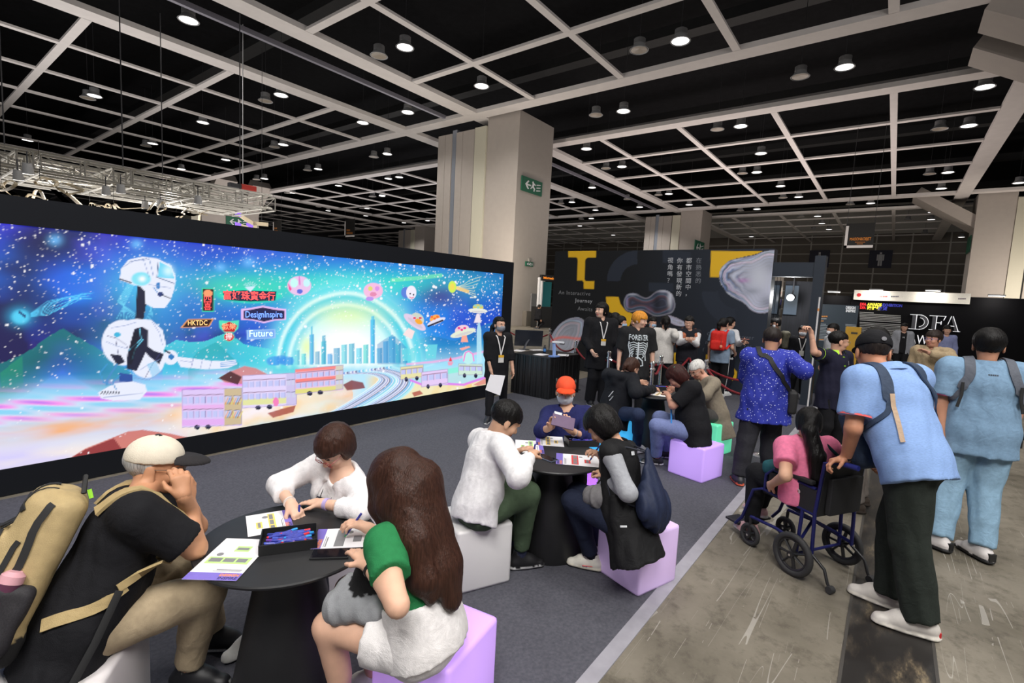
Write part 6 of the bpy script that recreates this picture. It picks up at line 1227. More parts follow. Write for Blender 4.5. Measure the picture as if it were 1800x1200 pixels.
        if strap:
            q = MB()
            for sg in (-1, 1):
                q.tube([s.HP(sg*.066, .03, -.02), s.HP(sg*.078, -.005, .012), s.HP(sg*.08, -.02, -.002)], .0018, 5); q.tube([s.HP(sg*.063, .03, -.07), s.HP(sg*.078, -.01, -.035), s.HP(sg*.08, -.02, -.002)], .0018, 5)
            s.add('mask_strap', q, m)
        return o
    def on_chest(s, x, z, out=.0):        # point on chest front; z as fraction pel->neck, x metres to the right
        p = s.p; L = np.linalg.norm(p.neck-p.pel); return p.pel+p.up*z*L+p.R*x+p.fc*(.128*p.s*s.b*math.sqrt(max(0, 1-(x/(.19*s.b))**2))+s.belly*.5+out)
    def lanyard(s, m, badge_m, z=.42, acc=None):
        p = s.p; b = s.on_chest(0, z, .03); q = MB(); nl = p.neck+p.up*.02*p.s
        for sg in (-1, 1): q.tube([nl-p.fc*.05, nl+p.R*sg*.066*p.s, s.on_chest(sg*.062, .93, .02), s.on_chest(sg*.035, .7, .035), b], [(.009, .002)]*5, 6, flat=p.R)
        s.add('lanyard', q, m); c = b-p.up*.055+p.fc*.01
        bo = s.add('badge', MB().obox(c, p.R*.042, p.up*.055, p.fc*.003), badge_m, smooth=False)
        if acc: s.add('badge_header', MB().obox(c+p.up*.038+p.fc*.004, p.R*.042, p.up*.018, p.fc*.0015), acc, smooth=False)
        return c

def hug(pts, target, off=.008):
    """pull a path of points onto the surface of a garment"""
    from mathutils.bvhtree import BVHTree
    me = target.data; bv = BVHTree.FromPolygons([v.co for v in me.vertices], [tuple(q.vertices) for q in me.polygons]); out = []
    for q in pts:
        h = bv.find_nearest(Vector(q)); out.append(V3(h[0])+V3(h[1])*off if h[0] is not None else V3(q))
    return out
def spline(pts, n=5):
    pts = [V3(q) for q in pts]; Q = []
    for i in range(len(pts)-1):
        p0, p1, p2, p3 = pts[max(i-1, 0)], pts[i], pts[i+1], pts[min(i+2, len(pts)-1)]
        for u in np.linspace(0, 1, n, endpoint=False): Q.append(.5*(2*p1+(p2-p0)*u+(2*p0-5*p1+4*p2-p3)*u*u+(3*p1-p0-3*p2+p3)*u**3))
    return Q+[pts[-1]]
def band(pts, target, wid, th, m, parent, base, name, off=.006):
    """flat strap lying on a surface: each point is offset along the surface normal"""
    from mathutils.bvhtree import BVHTree
    me = target.data; bv = BVHTree.FromPolygons([v.co for v in me.vertices], [tuple(q.vertices) for q in me.polygons]); Q = spline(pts); V_ = []; C_ = []; Nn = []
    for q in Q:
        h = bv.find_nearest(Vector(q)); C_.append(V3(h[0])); Nn.append(V3(h[1]))
    for i in range(len(C_)):
        t = unit(C_[min(i+1, len(C_)-1)]-C_[max(i-1, 0)]); nn = unit(np.mean(Nn[max(0, i-1):i+2], 0)); sd = unit(np.cross(t, nn)); w_ = wid[min(i*len(wid)//len(C_), len(wid)-1)] if hasattr(wid, '__len__') else wid; c = C_[i]+nn*off
        V_ += [c-sd*w_-base, c+sd*w_-base, c+sd*w_+nn*th-base, c-sd*w_+nn*th-base]
    Fc = []
    for i in range(len(C_)-1):
        for a in range(4): b = (a+1) % 4; Fc.append((4*i+a, 4*i+b, 4*i+4+b, 4*i+4+a))
    Fc += [(3, 2, 1, 0), tuple(4*(len(C_)-1)+k for k in range(4))]
    return MB().add(V_, Fc).build(name, m, parent, smooth=True)
def stand(H, base, rel, fwd=0.0, lat=0.0, feet=.1, step=.05, srel=None, toes=None, low=0.0, **kw):
    """standing pose; base = floor pixel or floor point under the hips"""
    b = G(*base) if len(base) == 2 else V3(base); f = heading(rel); R = np.cross(f, (0, 0, 1)); s = H/1.7
    pel = b+V3((0, 0, .908*s-low)); nk = pel+f*fwd+R*lat; nk = nk+V3((0, 0, math.sqrt(max(.01, (.5*s)**2-fwd**2-lat**2))))
    legs = kw.pop('legs', None) or {'L': (None, b-R*feet+f*step+V3((0, 0, .085*s))), 'R': (None, b+R*feet-f*step+V3((0, 0, .085*s)))}
    return make_pose(H, pel, nk, rel, srel=srel, legs=legs, **kw)
def height_for(base, top): return HZ(top[0], top[1], G(*base))
# ================================================================ people at the tables
def hairmat(name, rgb, rough=.45): return mat(name, lin(*rgb), rough, noise=.45, nscale=110, stretch=(1, 1, .1), spec=.22, bump=.4, bscale=180)
blk_cloth = cloth('black_cotton', (22, 22, 26)); hair_blk = hairmat('black_hair', (16, 14, 14)); hair_brn = hairmat('dark_brown_hair', (58, 36, 28)); hair_gry = hairmat('grey_hair', (176, 174, 172)); hair_wht = hairmat('white_hair', (208, 206, 202)); hair_red = hairmat('red_brown_hair', (54, 26, 24))
shoe_m = mat('shoe_leather', (0, 0, 0), .5, attr='paint', noise=.08)
gold_frame = mat('thin_metal_frame', lin(170, 160, 150), .3, metal=.8); red_frame = mat('red_frame', lin(150, 30, 40), .35)
white_mask = mat('white_mask', lin(222, 226, 234), .8, noise=.02); grey_mask = mat('grey_mask', lin(128, 132, 142), .8, noise=.02); blue_mask = mat('blue_mask', lin(150, 180, 208), .8, noise=.02)
# ---- man in cream cap with backpack
p = make_pose(1.70, ('z', 137, 1098, .505), ('z', 245, 872, .955), -48, head=('f', 275, 820), hrel=-66, hpitch=8, hroll=-4, srel=-50, sw=1.08, arms={'R': (('z', 343, 964, .765), ('f', 331, 876), dict(curl=.75, palm=-heading(-60)*.6-heading(30), dir=(-.1, .12, 1))), 'L': (('z', 345, 925, .77), ('n', 322, 872), dict(curl=.8, dir=(.05, -.1, 1)))}, legs={'R': (('z', 362, 1040, .50), ('z', 331, 1178, .09), heading(-85)), 'L': (('z', 352, 985, .52), ('z', 375, 1112, .09), heading(-80))})
for S_ in 'LR': p.hand[S_].update(palm=unit(p.head+p.hf*.04-p.wr[S_]), dir=unit(V3((0, 0, 1))+.35*unit(p.head-p.wr[S_])), curl=.95)
report('A', p)
A = P = Person('man in cream cap and black T-shirt, chin on fists, with tan backpack', p, skin=(196, 142, 108), h=.011, hd=.0047, b=1.1, belly=.02)
P.shirt = P.top('t_shirt', blk_cloth, g=.02, sleeve=.8, hem=.17, fold=.006, gs=.03, neckr=.07)
P.bottom('trousers', cloth('khaki_trousers', (176, 158, 130)), g=.014, upto=1.9, ga=.016, fold=.006)
P.shoes(shoe_m, ((22, 22, 26), (206, 206, 206), (34, 34, 38))); P.hair(hair_gry, fringe=.03, side=-.005, nape=-.05, grow=-.002)
P.cap_hat(mat('cream_cap_cloth', (0, 0, 0), .8, attr='paint', noise=.05, bump=.2), cloth('black_cap_brim', (44, 42, 44)), ((224, 214, 196), (36, 34, 36)), brim_len=.07)
P.glasses(gold_frame)
# ---- woman in white cardigan
p = make_pose(1.55, ('z', 612, 918, .50), ('n', 603, 829), 150, head=('n', 588, 786), hrel=152, hpitch=42, hroll=-8, arms={'R': (('pole', -.75, .9, -.35), ('z', 510, 884, .79), dict(curl=.55, dir=(.1, -.5, -.4), palm=(.1, .2, -1))), 'L': (('z', 633, 897, .78), ('z', 569, 885, .77), dict(curl=.25, palm=(0, 0, -1)))}, legs={'R': (('z', 540, 985, .5), ('z', 452, 1112, .09), heading(140)), 'L': (None, None)}, torso=.97)
report('B', p)
P = Person('woman in white cardigan with short brown hair and glasses, drawing', p, skin=(222, 180, 156), h=.011, hd=.0047, fem=True, bust=.015, lip=(196, 110, 110))
P.top('white_top', cloth('white_knit_top', (232, 230, 232)), g=.006, sleeve=.5, hem=.08, fold=.002, arms='')
def pin(F, p_):
    pass
P.top('pinstripe_dress', mat('navy_pinstripe', lin(30, 32, 46), .8, noise=.25, nscale=160, stretch=(1, .02, .02), bump=.1), g=.012, hem=.2, fold=.003, arms='', vneck=.1, cuttop=.74)
P.top('cardigan', cloth('white_cardigan', (234, 231, 233), bump=.3), g=.019, sleeve=1.55, hem=.1, fold=.006, gw=.02, vneck=.12, extra=lambda F, q: F.box((q.neck*.55+q.pel*.45)+q.fc*.18, (.052, .095, .28), [q.R, q.fc, q.up], .02, .006, 0, 'sub'))
P.bottom('skirt', mat('navy_pinstripe', (0, 0, 0)), g=.02, upto=1.7, ga=.04); P.shoes(shoe_m, ((222, 220, 216), (214, 212, 206), (230, 230, 230)))
P.hair(hair_brn, fringe=.034, side=.034, nape=-.085, grow=.008, r=(.088, .106, .092)); P.glasses(red_frame)
q = MB(); q.tube([p.neck+p.R*.06+p.fc*.03, P.on_chest(.03, .75, .02), P.on_chest(0, .55, .04), P.on_chest(-.03, .75, .02), p.neck-p.R*.06+p.fc*.03], .002, 5); P.add('necklace', q, mat('dark_cord', (.03, .03, .03), .5))
fa = unit(p.wr['L']-p.el['L']); P.add('wristband', MB().tube([p.wr['L']-fa*.03, p.wr['L']-fa*.01], .031, 14), mat('lilac_band', lin(180, 164, 214), .5)); fa = unit(p.wr['R']-p.el['R']); P.add('bracelet', MB().tube([p.wr['R']-fa*.012, p.wr['R']-fa*.006], .031, 14), mat('pale_bracelet', lin(230, 220, 214), .4))
# ---- girl in green T-shirt and white dungarees
p = make_pose(1.60, ('z', 752, 1116, .50), ('n', 716, 912), 66, head=('f', 697, 843), hrel=72, hpitch=34, sw=1.0, arms={'L': (('n', 699, 1064), ('f', 648, 993), dict(curl=.35, palm=(0, 0, -1))), 'R': (None, ('z', 652, 930, .775), dict(curl=.7, palm=(0, 0, -1)))}, legs={'L': (('z', 576, 1100, .53), ('z', 612, 1262, .09), heading(80)), 'R': (('z', 612, 1035, .52), ('z', 660, 1190, .09), heading(85))})
report('C', p)
P = Person('long-haired girl in green T-shirt and white dungarees at the nearest table', p, skin=(222, 176, 150), h=.011, hd=.0047, fem=True, b=1.02, bust=.01)
P.top('t_shirt', cloth('green_t_shirt', (40, 122, 72)), g=.012, sleeve=.55, hem=.05, fold=.005, gs=.022)
wd = cloth('white_denim', (232, 228, 228), bump=.3)
P.bottom('dungaree_shorts', wd, g=.026, upto=.52, ga=.03, fold=.007, waist=.16)
def straps(F, q):
    F.D[:] = F.D
    for sg in (-1, 1): F.cap(q.pel+q.up*.28-q.fc*.135+q.R*sg*.06, q.neck-q.up*.02-q.fc*.08+q.R*sg*.1, .03, .03, .01, 0, flat=(q.fc, .4)); F.cap(q.neck-q.up*.02-q.fc*.08+q.R*sg*.1, q.neck-q.up*.06+q.fc*.1+q.R*sg*.09, .028, .028, .01, 0)
P.top('dungaree_bib', wd, g=.021, hem=.05, fold=.006, arms='', cuttop=.36, extra=straps)
dn = V3((0, 0, -1)); bk = -p.fc
P.hair(hair_brn, fringe=.05, side=.05, nape=-.09, grow=.012, r=(.088, .108, .094), fold=.0018, tails=[
    ([P.HP(0, -.07, .03), P.HP(0, -.115, -.06), p.neck-p.fc*.11-p.up*.06, p.neck-p.fc*.14-p.up*.2, p.neck-p.fc*.15-p.up*.31], [.085, .1, .11, .1, .06], (p.fc, .55)),
    ([P.HP(-.055, -.02, .04), P.HP(-.085, -.045, -.06), p.neck-p.R*.1-p.up*.06-p.fc*.08, p.neck-p.R*.115-p.up*.2-p.fc*.11, p.neck-p.R*.1-p.up*.27-p.fc*.12], [.055, .075, .085, .06, .03], (p.R, .7)),
    ([P.HP(-.062, .02, .04), P.HP(-.09, .015, -.06), P.HP(-.1, .01, -.15), p.neck-p.R*.125-p.up*.12+p.fc*.0], [.045, .06, .055, .03], (p.R, .65)),
    ([P.HP(-.05, .06, .045), P.HP(-.07, .085, -.05), P.HP(-.075, .09, -.15), P.HP(-.07, .09, -.25)], [.036, .042, .036, .014], (p.R, .7)),
    ([P.HP(.068, .01, .02), P.HP(.09, .01, -.09), p.neck+p.R*.11-p.up*.09], [.04, .05, .03])])
P.shoes(shoe_m, ((228, 226, 222), (220, 218, 214), (236, 236, 236))); fa = unit(p.wr['L']-p.el['L']); P.add('bracelet', MB().tube([p.wr['L']-fa*.035, p.wr['L']-fa*.022], .032, 14), mat('black_bead', (.015, .015, .015), .3))
lapc = (p.kn['L']*.62+p.hip['L']*.38+p.kn['R']*.0)
j = thing('folded_jacket', 'grey and black jacket bundled on the lap of the long-haired girl', 'jacket', tuple(lapc)); F = Field(*bounds([lapc-.2, lapc+.25], .05), .009); u_ = unit(p.kn['L']-p.hip['L'])
F.cap(lapc+V3((0, 0, .11))-u_*.05, lapc+u_*.09+V3((0, 0, .1)), .05, .045, .03, 0); F.cap(lapc+u_*.05+V3((.05, .05, .14)), lapc+u_*.1+V3((0, 0, .085)), .055, .06, .03, 0); F.cap(lapc-u_*.06+V3((.06, .06, .2)), lapc+u_*.02+V3((.06, .06, .12)), .06, .06, .03, 1); F.cap(lapc-u_*.02+V3((.03, .03, .27)), lapc+V3((.04, .05, .14)), .045, .06, .03, 1); F.folds(.01, 34, 5)
r = F.mesh(); o = np_mesh('jacket_cloth', r[0], r[1], mat('grey_jersey', (0, 0, 0), .9, attr='paint', noise=.12, bump=.3), j, np.array([lin(150, 152, 156), lin(24, 24, 26)])[r[2]], smooth=True); o.matrix_parent_inverse = Matrix.Translation(tuple(-lapc))
# ---- boy in white sweatshirt
p = make_pose(1.62, ('z', 836, 893, .505), ('n', 866, 758), -62, head=('n', 889, 738), hrel=-72, hpitch=36, arms={'R': (('n', 911, 838), ('f', 932, 803), dict(curl=.9, palm=(0, 0, -1))), 'L': (None, ('z', 903, 797, .765), dict(curl=.35, palm=(0, 0, -1)))}, legs={'R': (('z', 930, 868, .56), ('z', 914, 978, .09), heading(-75)), 'L': (('z', 920, 848, .55), ('z', 893, 962, .09), heading(-70))}, torso=.98)
report('D', p)
P = Person('boy in white sweatshirt and olive joggers drawing at the second table', p, h=.011, hd=.0047)
P.top('sweatshirt', cloth('white_sweatshirt', (226, 224, 226)), g=.026, sleeve=1.96, hem=.07, fold=.008, gw=.014)
P.bottom('joggers', cloth('olive_joggers', (66, 82, 62)), g=.018, upto=1.86, ga=.012, fold=.007)
P.shoes(shoe_m, ((24, 24, 26), (190, 190, 190), (30, 30, 34)), high=.02); P.socks(cloth('navy_sock', (40, 44, 66)), .14)
P.hair(hair_blk, fringe=.03, side=.03, nape=-.04, grow=.005)
# ---- person in orange cap with phone
p = make_pose(1.58, ('z', 1000, 803, .50), ('n', 997, 719), 172, head=('n', 994, 688), hrel=175, hpitch=8, arms={'R': (('n', 951, 757), ('n', 969, 751), dict(curl=.5, dir=(-.2, -.25, .7), palm=(-.5, -.6, 0))), 'L': (('n', 1031, 768), ('n', 1004, 758), dict(curl=.25, dir=(-.4, .1, .75), palm=(.5, .5, .3)))}, legs={'R': (('z', 953, 838, .5), ('z', 938, 905, .09), heading(165)), 'L': (('z', 1015, 845, .5), ('z', 1012, 910, .09), heading(180))}, torso=.93)
report('E', p)
P = Person('person in orange cap, white mask and navy jumper holding a phone', p, skin=(214, 166, 138), h=.013, hd=.0072, fem=True)
P.top('jumper', cloth('navy_jumper', (32, 36, 86)), g=.02, sleeve=1.5, hem=.1, fold=.006, gw=.018); P.bottom('trousers', blk_cloth, g=.014); P.shoes(shoe_m, ((30, 30, 34), (170, 50, 60), (40, 40, 44)))
P.hair(hair_blk, fringe=.04, side=.01, nape=-.1, grow=.0); oc = cloth('orange_cap_cloth', (226, 78, 40)); P.cap_hat(mat('orange_cap_panels', (0, 0, 0), .8, attr='paint', noise=.05), oc, ((226, 78, 40), (226, 78, 40)), brim_len=.045); P.mask(white_mask)
for sg in (1, -1): P.add('cap_side_panel', MB().obox(P.HP(sg*.083, -.03, .06), p.hR*.006, p.hf*.04, p.hu*.035), mat('cap_black_panel', (.02, .02, .02), .8), smooth=False)
fa = unit(p.wr['L']-p.el['L']); P.add('bracelet', MB().tube([p.wr['L']-fa*.05, p.wr['L']-fa*.043], .033, 12), mat('silver_bracelet', lin(200, 200, 200), .3, metal=.7))
pc = (p.wr['L']+p.wr['R'])/2+V3((-.1, -.08, .1)); pc = DEP(990, 741, proj((p.wr['L']+p.wr['R'])/2)[2]-.12); t = thing('smartphone', 'phone in purple flip case held up by orange-capped person', 'phone', tuple(pc)); ru, nu = unit(V3((.606, -.794, -.22))), unit(V3((-.5, -.42, .55))); nu = unit(nu-(nu@ru)*ru); lu = np.cross(nu, ru)
MB().obox((0, 0, 0), ru*.088, lu*.05, nu*.006).build('case', mat('purple_case', lin(92, 66, 100), .5), t, bevel=.003); MB().obox(-nu*.008, ru*.08, lu*.042, nu*.003).build('screen', mat('dark_phone_glass', (.01, .01, .01), .1), t); MB().obox(-ru*.05+lu*.055, ru*.03, lu*.01, nu*.008).build('camera_bump', mat('phone_silver', lin(170, 170, 176), .3, metal=.5), t)
# ---- woman with black bob and vest
p = make_pose(1.60, ('z', 1100, 912, .50), ('f', 1084, 764), 58, head=('n', 1052, 742), hrel=66, hpitch=48, hroll=6, arms={'L': (('n', 1104, 866), ('f', 1066, 837), dict(curl=.75, palm=(0, .2, -1))), 'R': (None, ('z', 1060, 806, .785), dict(curl=.8, palm=(0, 0, -1)))}, legs={'L': (('z', 1006, 880, .53), ('z', 1041, 980, .09), heading(75)), 'R': (('z', 1014, 865, .53), ('z', 1052, 955, .09), heading(70))})
report('F', p)
P = Person('woman with black bob, black vest and grey sleeves on pinkish cube', p, skin=(220, 172, 142), h=.011, hd=.005, fem=True)
P.top('grey_long_sleeve_top', cloth('grey_jersey_top', (158, 160, 166)), g=.008, sleeve=1.93, hem=.05, fold=.003, gs=.013, gw=.012)
P.top('vest', cloth('black_vest', (20, 20, 22), rough=.7), g=.022, arms='', hem=.27, fold=.008, flare=.04, hemdir=-p.up*.75+(p.pel-p.kn['L'])*.5)
P.bottom('jeans', cloth('dark_navy_jeans', (32, 38, 58)), g=.012, upto=1.9, ga=.016, fold=.005); P.socks(cloth('black_sock', (24, 26, 36)), .12)
P.shoes(shoe_m, ((224, 220, 208), (226, 220, 200), (232, 230, 226))); P.hair(hair_blk, fringe=.035, side=.045, nape=-.1, grow=.012, r=(.09, .108, .094))
for S in 'LR':
    t = p.toe[S]; r_ = np.cross(t, (0, 0, 1)); a = p.an[S]-V3((0, 0, .085*p.s))
    for sg in (-1, 1):
        for k in range(2): b0 = a+t*(.03+.03*k)*p.s+V3((0, 0, .03))+r_*sg*.046*p.s; P.add('shoe_stripe', MB().tube([b0, b0+t*.02+V3((0, 0, .045))-r_*sg*.012], [(.006, .003)]*2, 6), mat('shoe_blue_stripe', lin(40, 90, 190), .5))
        b0 = a+t*(-.01)*p.s+V3((0, 0, .04))+r_*sg*.045*p.s; P.add('shoe_stripe', MB().tube([b0, b0+t*.07+V3((0, 0, -.004))+r_*sg*.004], [(.006, .003)]*2, 6), mat('shoe_red_stripe', lin(200, 50, 50), .5))
fa = unit(p.wr['L']-p.el['L']); P.add('watch_strap', MB().tube([p.wr['L']-fa*.03, p.wr['L']-fa*.012], .03, 14), mat('red_strap', lin(190, 40, 50), .5))
P.add('vest_logo', MB().obox(p.neck-p.fc*.115-p.up*.06-p.R*.06, p.R*.02, p.up*.012, p.fc*.004), mat('white_logo', lin(220, 222, 226), .5), smooth=False); wt = p.pel-p.up*.05-p.R*.215+p.fc*.0; P.add('vest_tag', MB().obox(DEP(1096, 925, proj(p.pel)[2]-.24), p.fc*.0+CR*.02, CD*.005, CF*.003), mat('white_logo', (0, 0, 0)), smooth=False)
lap = (p.kn['L']*.45+p.hip['L']*.55)+V3((0, 0, .11)); F = Field(*bounds([lap], .2), .01); F.ell(lap, (.085, .075, .075), None, .02); F.cap(lap, lap+unit(p.kn['L']-p.hip['L'])*.06-V3((0, 0, .02)), .06, .06, .02); F.folds(.01, 40, 8); r = F.mesh(); bg = thing('grey_pouch', 'grey cloth pouch on the lap of the bob-haired woman', 'bag', tuple(lap)); o = np_mesh('pouch_cloth', r[0], r[1], cloth('grey_pouch_cloth', (120, 118, 120)), bg, smooth=True); o.matrix_parent_inverse = Matrix.Translation(tuple(-lap)); MB().tube([(.03, 0, .07), (.06, .02, .1), (.05, .05, .06)], .006, 6).build('cord', mat('grey_cord', lin(90, 90, 92), .7), bg)
# navy drawstring bag on her back
bb = p.neck*.45+p.pel*.55-p.fc*.19; t = thing('drawstring_bag', 'navy drawstring bag hanging on the back of black-vested woman', 'bag', tuple(bb)); F = Field(*bounds([bb-p.up*.25, bb+p.up*.25], .2), .01)
F.cap(bb+p.up*.2*p.s, bb-p.up*.12, .03, .15, .05, 0, flat=(p.fc, .5)); F.cap(bb-p.up*.12-p.R*.06, bb-p.up*.14+p.R*.06, .12, .12, .05, 0, flat=(p.fc, .6)); F.folds(.008, 34, 2, p.up, .2); r = F.mesh(); o = np_mesh('bag_body', r[0], r[1], cloth('navy_nylon', (34, 42, 66), rough=.55), t, smooth=True); o.matrix_parent_inverse = Matrix.Translation(tuple(-bb))
for sg in (-1, 1): MB().tube([p.up*.2, p.neck-bb-p.up*.02+p.R*sg*.09-p.fc*.09, p.neck-bb-p.up*.04+p.R*sg*.11+p.fc*.1, p.pel-bb+p.up*.15+p.R*sg*.17+p.fc*.02, -p.up*.15+p.R*sg*.1], .006, 6).build('cord', mat('navy_cord', lin(26, 30, 44), .7), t, smooth=True)
# ---- far table: hoodie woman, black T-shirt woman, grey-haired man
p = make_pose(1.62, ('z', 1080, 724, .50), ('f', 1092, 652), -40, head=('n', 1112, 645), hrel=-62, hpitch=32, arms={'R': (('n', 1117, 690), ('z', 1150, 683, .78), dict(curl=.7, palm=(0, 0, -1))), 'L': (None, ('z', 1150, 676, .78))}, legs={'R': (('n', 1122, 728), ('z', 1120, 785, .09), heading(-60)), 'L': (None, None)})
report('G', p)
P = Person('woman in black hoodie reaching over the far table', p, skin=(206, 160, 136), h=.013, hd=.0072, fem=True)
P.top('hoodie', cloth('black_hoodie', (24, 26, 32)), g=.034, sleeve=1.93, hem=.2, fold=.009, gw=.02, extra=lambda F, q: (F.cap(q.neck-q.fc*.1+q.R*.07-q.up*.02, q.neck-q.fc*.1-q.R*.07-q.up*.02, .055, .055, .03), F.cap(q.neck-q.fc*.11-q.up*.04, q.neck-q.fc*.12-q.up*.1, .06, .04, .03))); P.bottom('jeans', cloth('navy_jeans', (40, 50, 76)), g=.012); P.shoes(shoe_m, ((220, 220, 220), (220, 220, 220), (220, 220, 220)))
P.hair(hair_brn, fringe=.03, side=.022, nape=-.07, tails=[([P.HP(0, -.09, .02), P.HP(.02, -.12, -.04), P.HP(.02, -.12, -.09)], [.03, .028, .016])])
lg = p.pel+p.up*.2*1-p.fc*.16-p.R*.0; P.add('hoodie_print', MB().tube([lg+p.R*.02+p.up*.06, lg-p.R*.03-p.up*.02, lg+p.R*.03-p.up*.0, lg-p.R*.01-p.up*.06], .006, 5), mat('white_logo', (0, 0, 0)))
p = make_pose(1.66, ('z', 1222, 757, .49), ('n', 1212, 673), 78, head=('n', 1188, 661), hrel=66, hpitch=50, sw=1.12, arms={'L': (('n', 1177, 717), ('f', 1174, 694), dict(curl=.6, palm=(0, 0, -1))), 'R': (None, ('z', 1180, 684, .78))}, legs={'L': (('n', 1151, 747), ('z', 1154, 804, .09), heading(80)), 'R': (('z', 1160, 735, .52), ('z', 1172, 793, .09), heading(85))}, torso=1.05)
report('H', p)
P = Person('red-haired woman in black T-shirt and pale jeans on the purple cube', p, skin=(206, 152, 130), h=.013, hd=.0072, fem=True, b=1.18, belly=.02)
P.top('t_shirt', blk_cloth, g=.026, sleeve=.85, hem=.16, fold=.008, gs=.028); P.bottom('jeans', cloth('pale_blue_jeans', (118, 130, 176)), g=.014, fold=.006); P.shoes(shoe_m, ((30, 30, 32), (200, 200, 200), (30, 30, 30))); P.hair(hair_red, fringe=.03, side=.04, nape=-.1, grow=.008); P.add('hair_clip', MB().obox(P.HP(-.06, -.05, .09), p.hf*.025, p.hu*.008, p.hR*.006), mat('mint_clip', lin(90, 220, 190), .4), smooth=False)
P.add('lanyard', MB().tube([p.wr['L']*.3+p.el['L']*.7-V3((0, 0, .03)), p.el['L']-V3((0, 0, .2))], [(.008, .003)]*2, 6), mat('blue_lanyard', lin(30, 130, 210), .5))
p = make_pose(1.64, ('z', 1258, 728, .49), ('n', 1242, 665), 96, head=('n', 1222, 646), hrel=112, hpitch=35, arms={'L': (('n', 1240, 696), ('f', 1215, 690), dict(curl=.6)), 'R': (None, ('z', 1205, 680, .78))}, legs={'L': (None, None), 'R': (None, None)})
report('I', p)
P = Person('grey-haired man in glasses and beige blazer bending over the far table', p, skin=(204, 152, 130), h=.013, hd=.0072); P.top('shirt', cloth('pale_shirt', (214, 216, 226)), g=.006, sleeve=1.9, hem=.05, fold=.002)
P.top('blazer', cloth('beige_blazer', (140, 130, 114)), g=.024, sleeve=1.93, hem=.3, fold=.006, vneck=.08, flare=.03, neckr=.072); P.bottom('trousers', cloth('grey_trousers', (80, 78, 76)), g=.014); P.shoes(shoe_m, ((40, 34, 30), (30, 28, 26), (44, 38, 34))); P.hair(hair_wht, fringe=.04, side=.005, nape=-.05); P.glasses(gold_frame)
# ================================================================ standing people
from mathutils.bvhtree import BVHTree
def stick(decal, target, direction, off=.003):
    """lay a decal mesh onto a garment surface along a direction"""
    me = target.data; V_ = [v.co for v in me.vertices]; bv = BVHTree.FromPolygons(V_, [tuple(p.vertices) for p in me.polygons]); d = Vector(unit(direction))
    for v in decal.data.vertices:
        h = bv.ray_cast(v.co-d*.5, d)
        if h[0] is not None: v.co = h[0]-d*off
def wtext(P, name, s, size, m, origin, right, up, target, depthdir, bold=0, sx=1.0):
    t = text_mesh(name, s, size, m, origin, right, up, P.o, depth=0, align='CENTER', bold=bold, sx=sx, res=1); t.matrix_parent_inverse = P.inv; stick(t, target, depthdir); return t
white_logo = mat('white_logo', lin(220, 222, 226), .5); lan_w = mat('white_lanyard', lin(214, 212, 212), .6); badge_w = mat('white_badge_card', lin(206, 204, 200), .5); badge_y = mat('yellow_badge_header', lin(222, 168, 40), .5)
def collar(P, m, h=.035, open_=.04, r=.075, tip=True):
    p = P.p; c = p.neck+p.up*.012*p.s; n = 22; pts = []
    for k in range(n+1):
        a = math.radians(-150+300*k/n)-math.pi/2; d = p.R*math.cos(a)+p.fc*math.sin(a)*1.0; pts.append((c+d*r*p.s+p.up*.03*p.s, c+d*(r+.022)*p.s-p.up*.018*p.s))
    q = MB(); V_ = [x for a, b in pts for x in (a, b)]+[x+p.up*.003 for a, b in pts for x in (a*1.0, b*1.0)]; m_ = 2*(n+1); Fc = []
    for k in range(n): Fc.append((2*k, 2*k+2, 2*k+3, 2*k+1)); Fc.append((m_+2*k, m_+2*k+1, m_+2*k+3, m_+2*k+2))
    return P.add('collar', q.add(V_, Fc), m, smooth=True)
def cuff_trim(P, S, frac, m, g=.03, w_=.006):
    p = P.p; A, E = p.sh[S], p.el[S]; c = A+(E-A)*frac; d = unit(E-A); P.add('sleeve_trim', MB().tube([c-d*w_, c+d*w_], (.052-.009*frac)*p.s*P.b+g+.007, 20, caps=False), m)
def back_strap(P, t, base, m, side, target, wid=.026, g=.03):
    p = P.p; L = np.linalg.norm(p.neck-p.pel); b = P.b; sg = 1 if side == 'R' else -1; s = p.s
    pts = [P.on_chest(sg*.1, .62, g+.02), P.on_chest(sg*.105, .85, g+.02), p.neck+p.R*sg*.112*s+p.up*(.03*s+g), p.neck+p.R*sg*.125*s-p.fc*(.075*s*b+g)-p.up*.03*s, p.pel+p.up*.74*L+p.R*sg*.135*s*b-p.fc*(.095*s*b+g), p.pel+p.up*.55*L+p.R*sg*.15*s*b-p.fc*(.09*s*b+g*.6), p.pel+p.up*.42*L+p.R*sg*(.155*s*b+g), P.on_chest(sg*.12, .36, g+.02)]
    return band(pts, target, [wid]*5+[wid*.5]*3, .008, m, t, base, 'shoulder_strap')
def pack_body(t, base, c, ax, half, m, rnd=.06, fold=.006, h=.011, name='pack_body'):
    F = Field(*bounds([c], np.linalg.norm(half)+.05), h); F.box(c, half, ax, rnd)
    if fold: F.folds(fold, 26, 3)
    r = F.mesh(); o = np_mesh(name, r[0]-base, r[1], m, t, smooth=True); return o
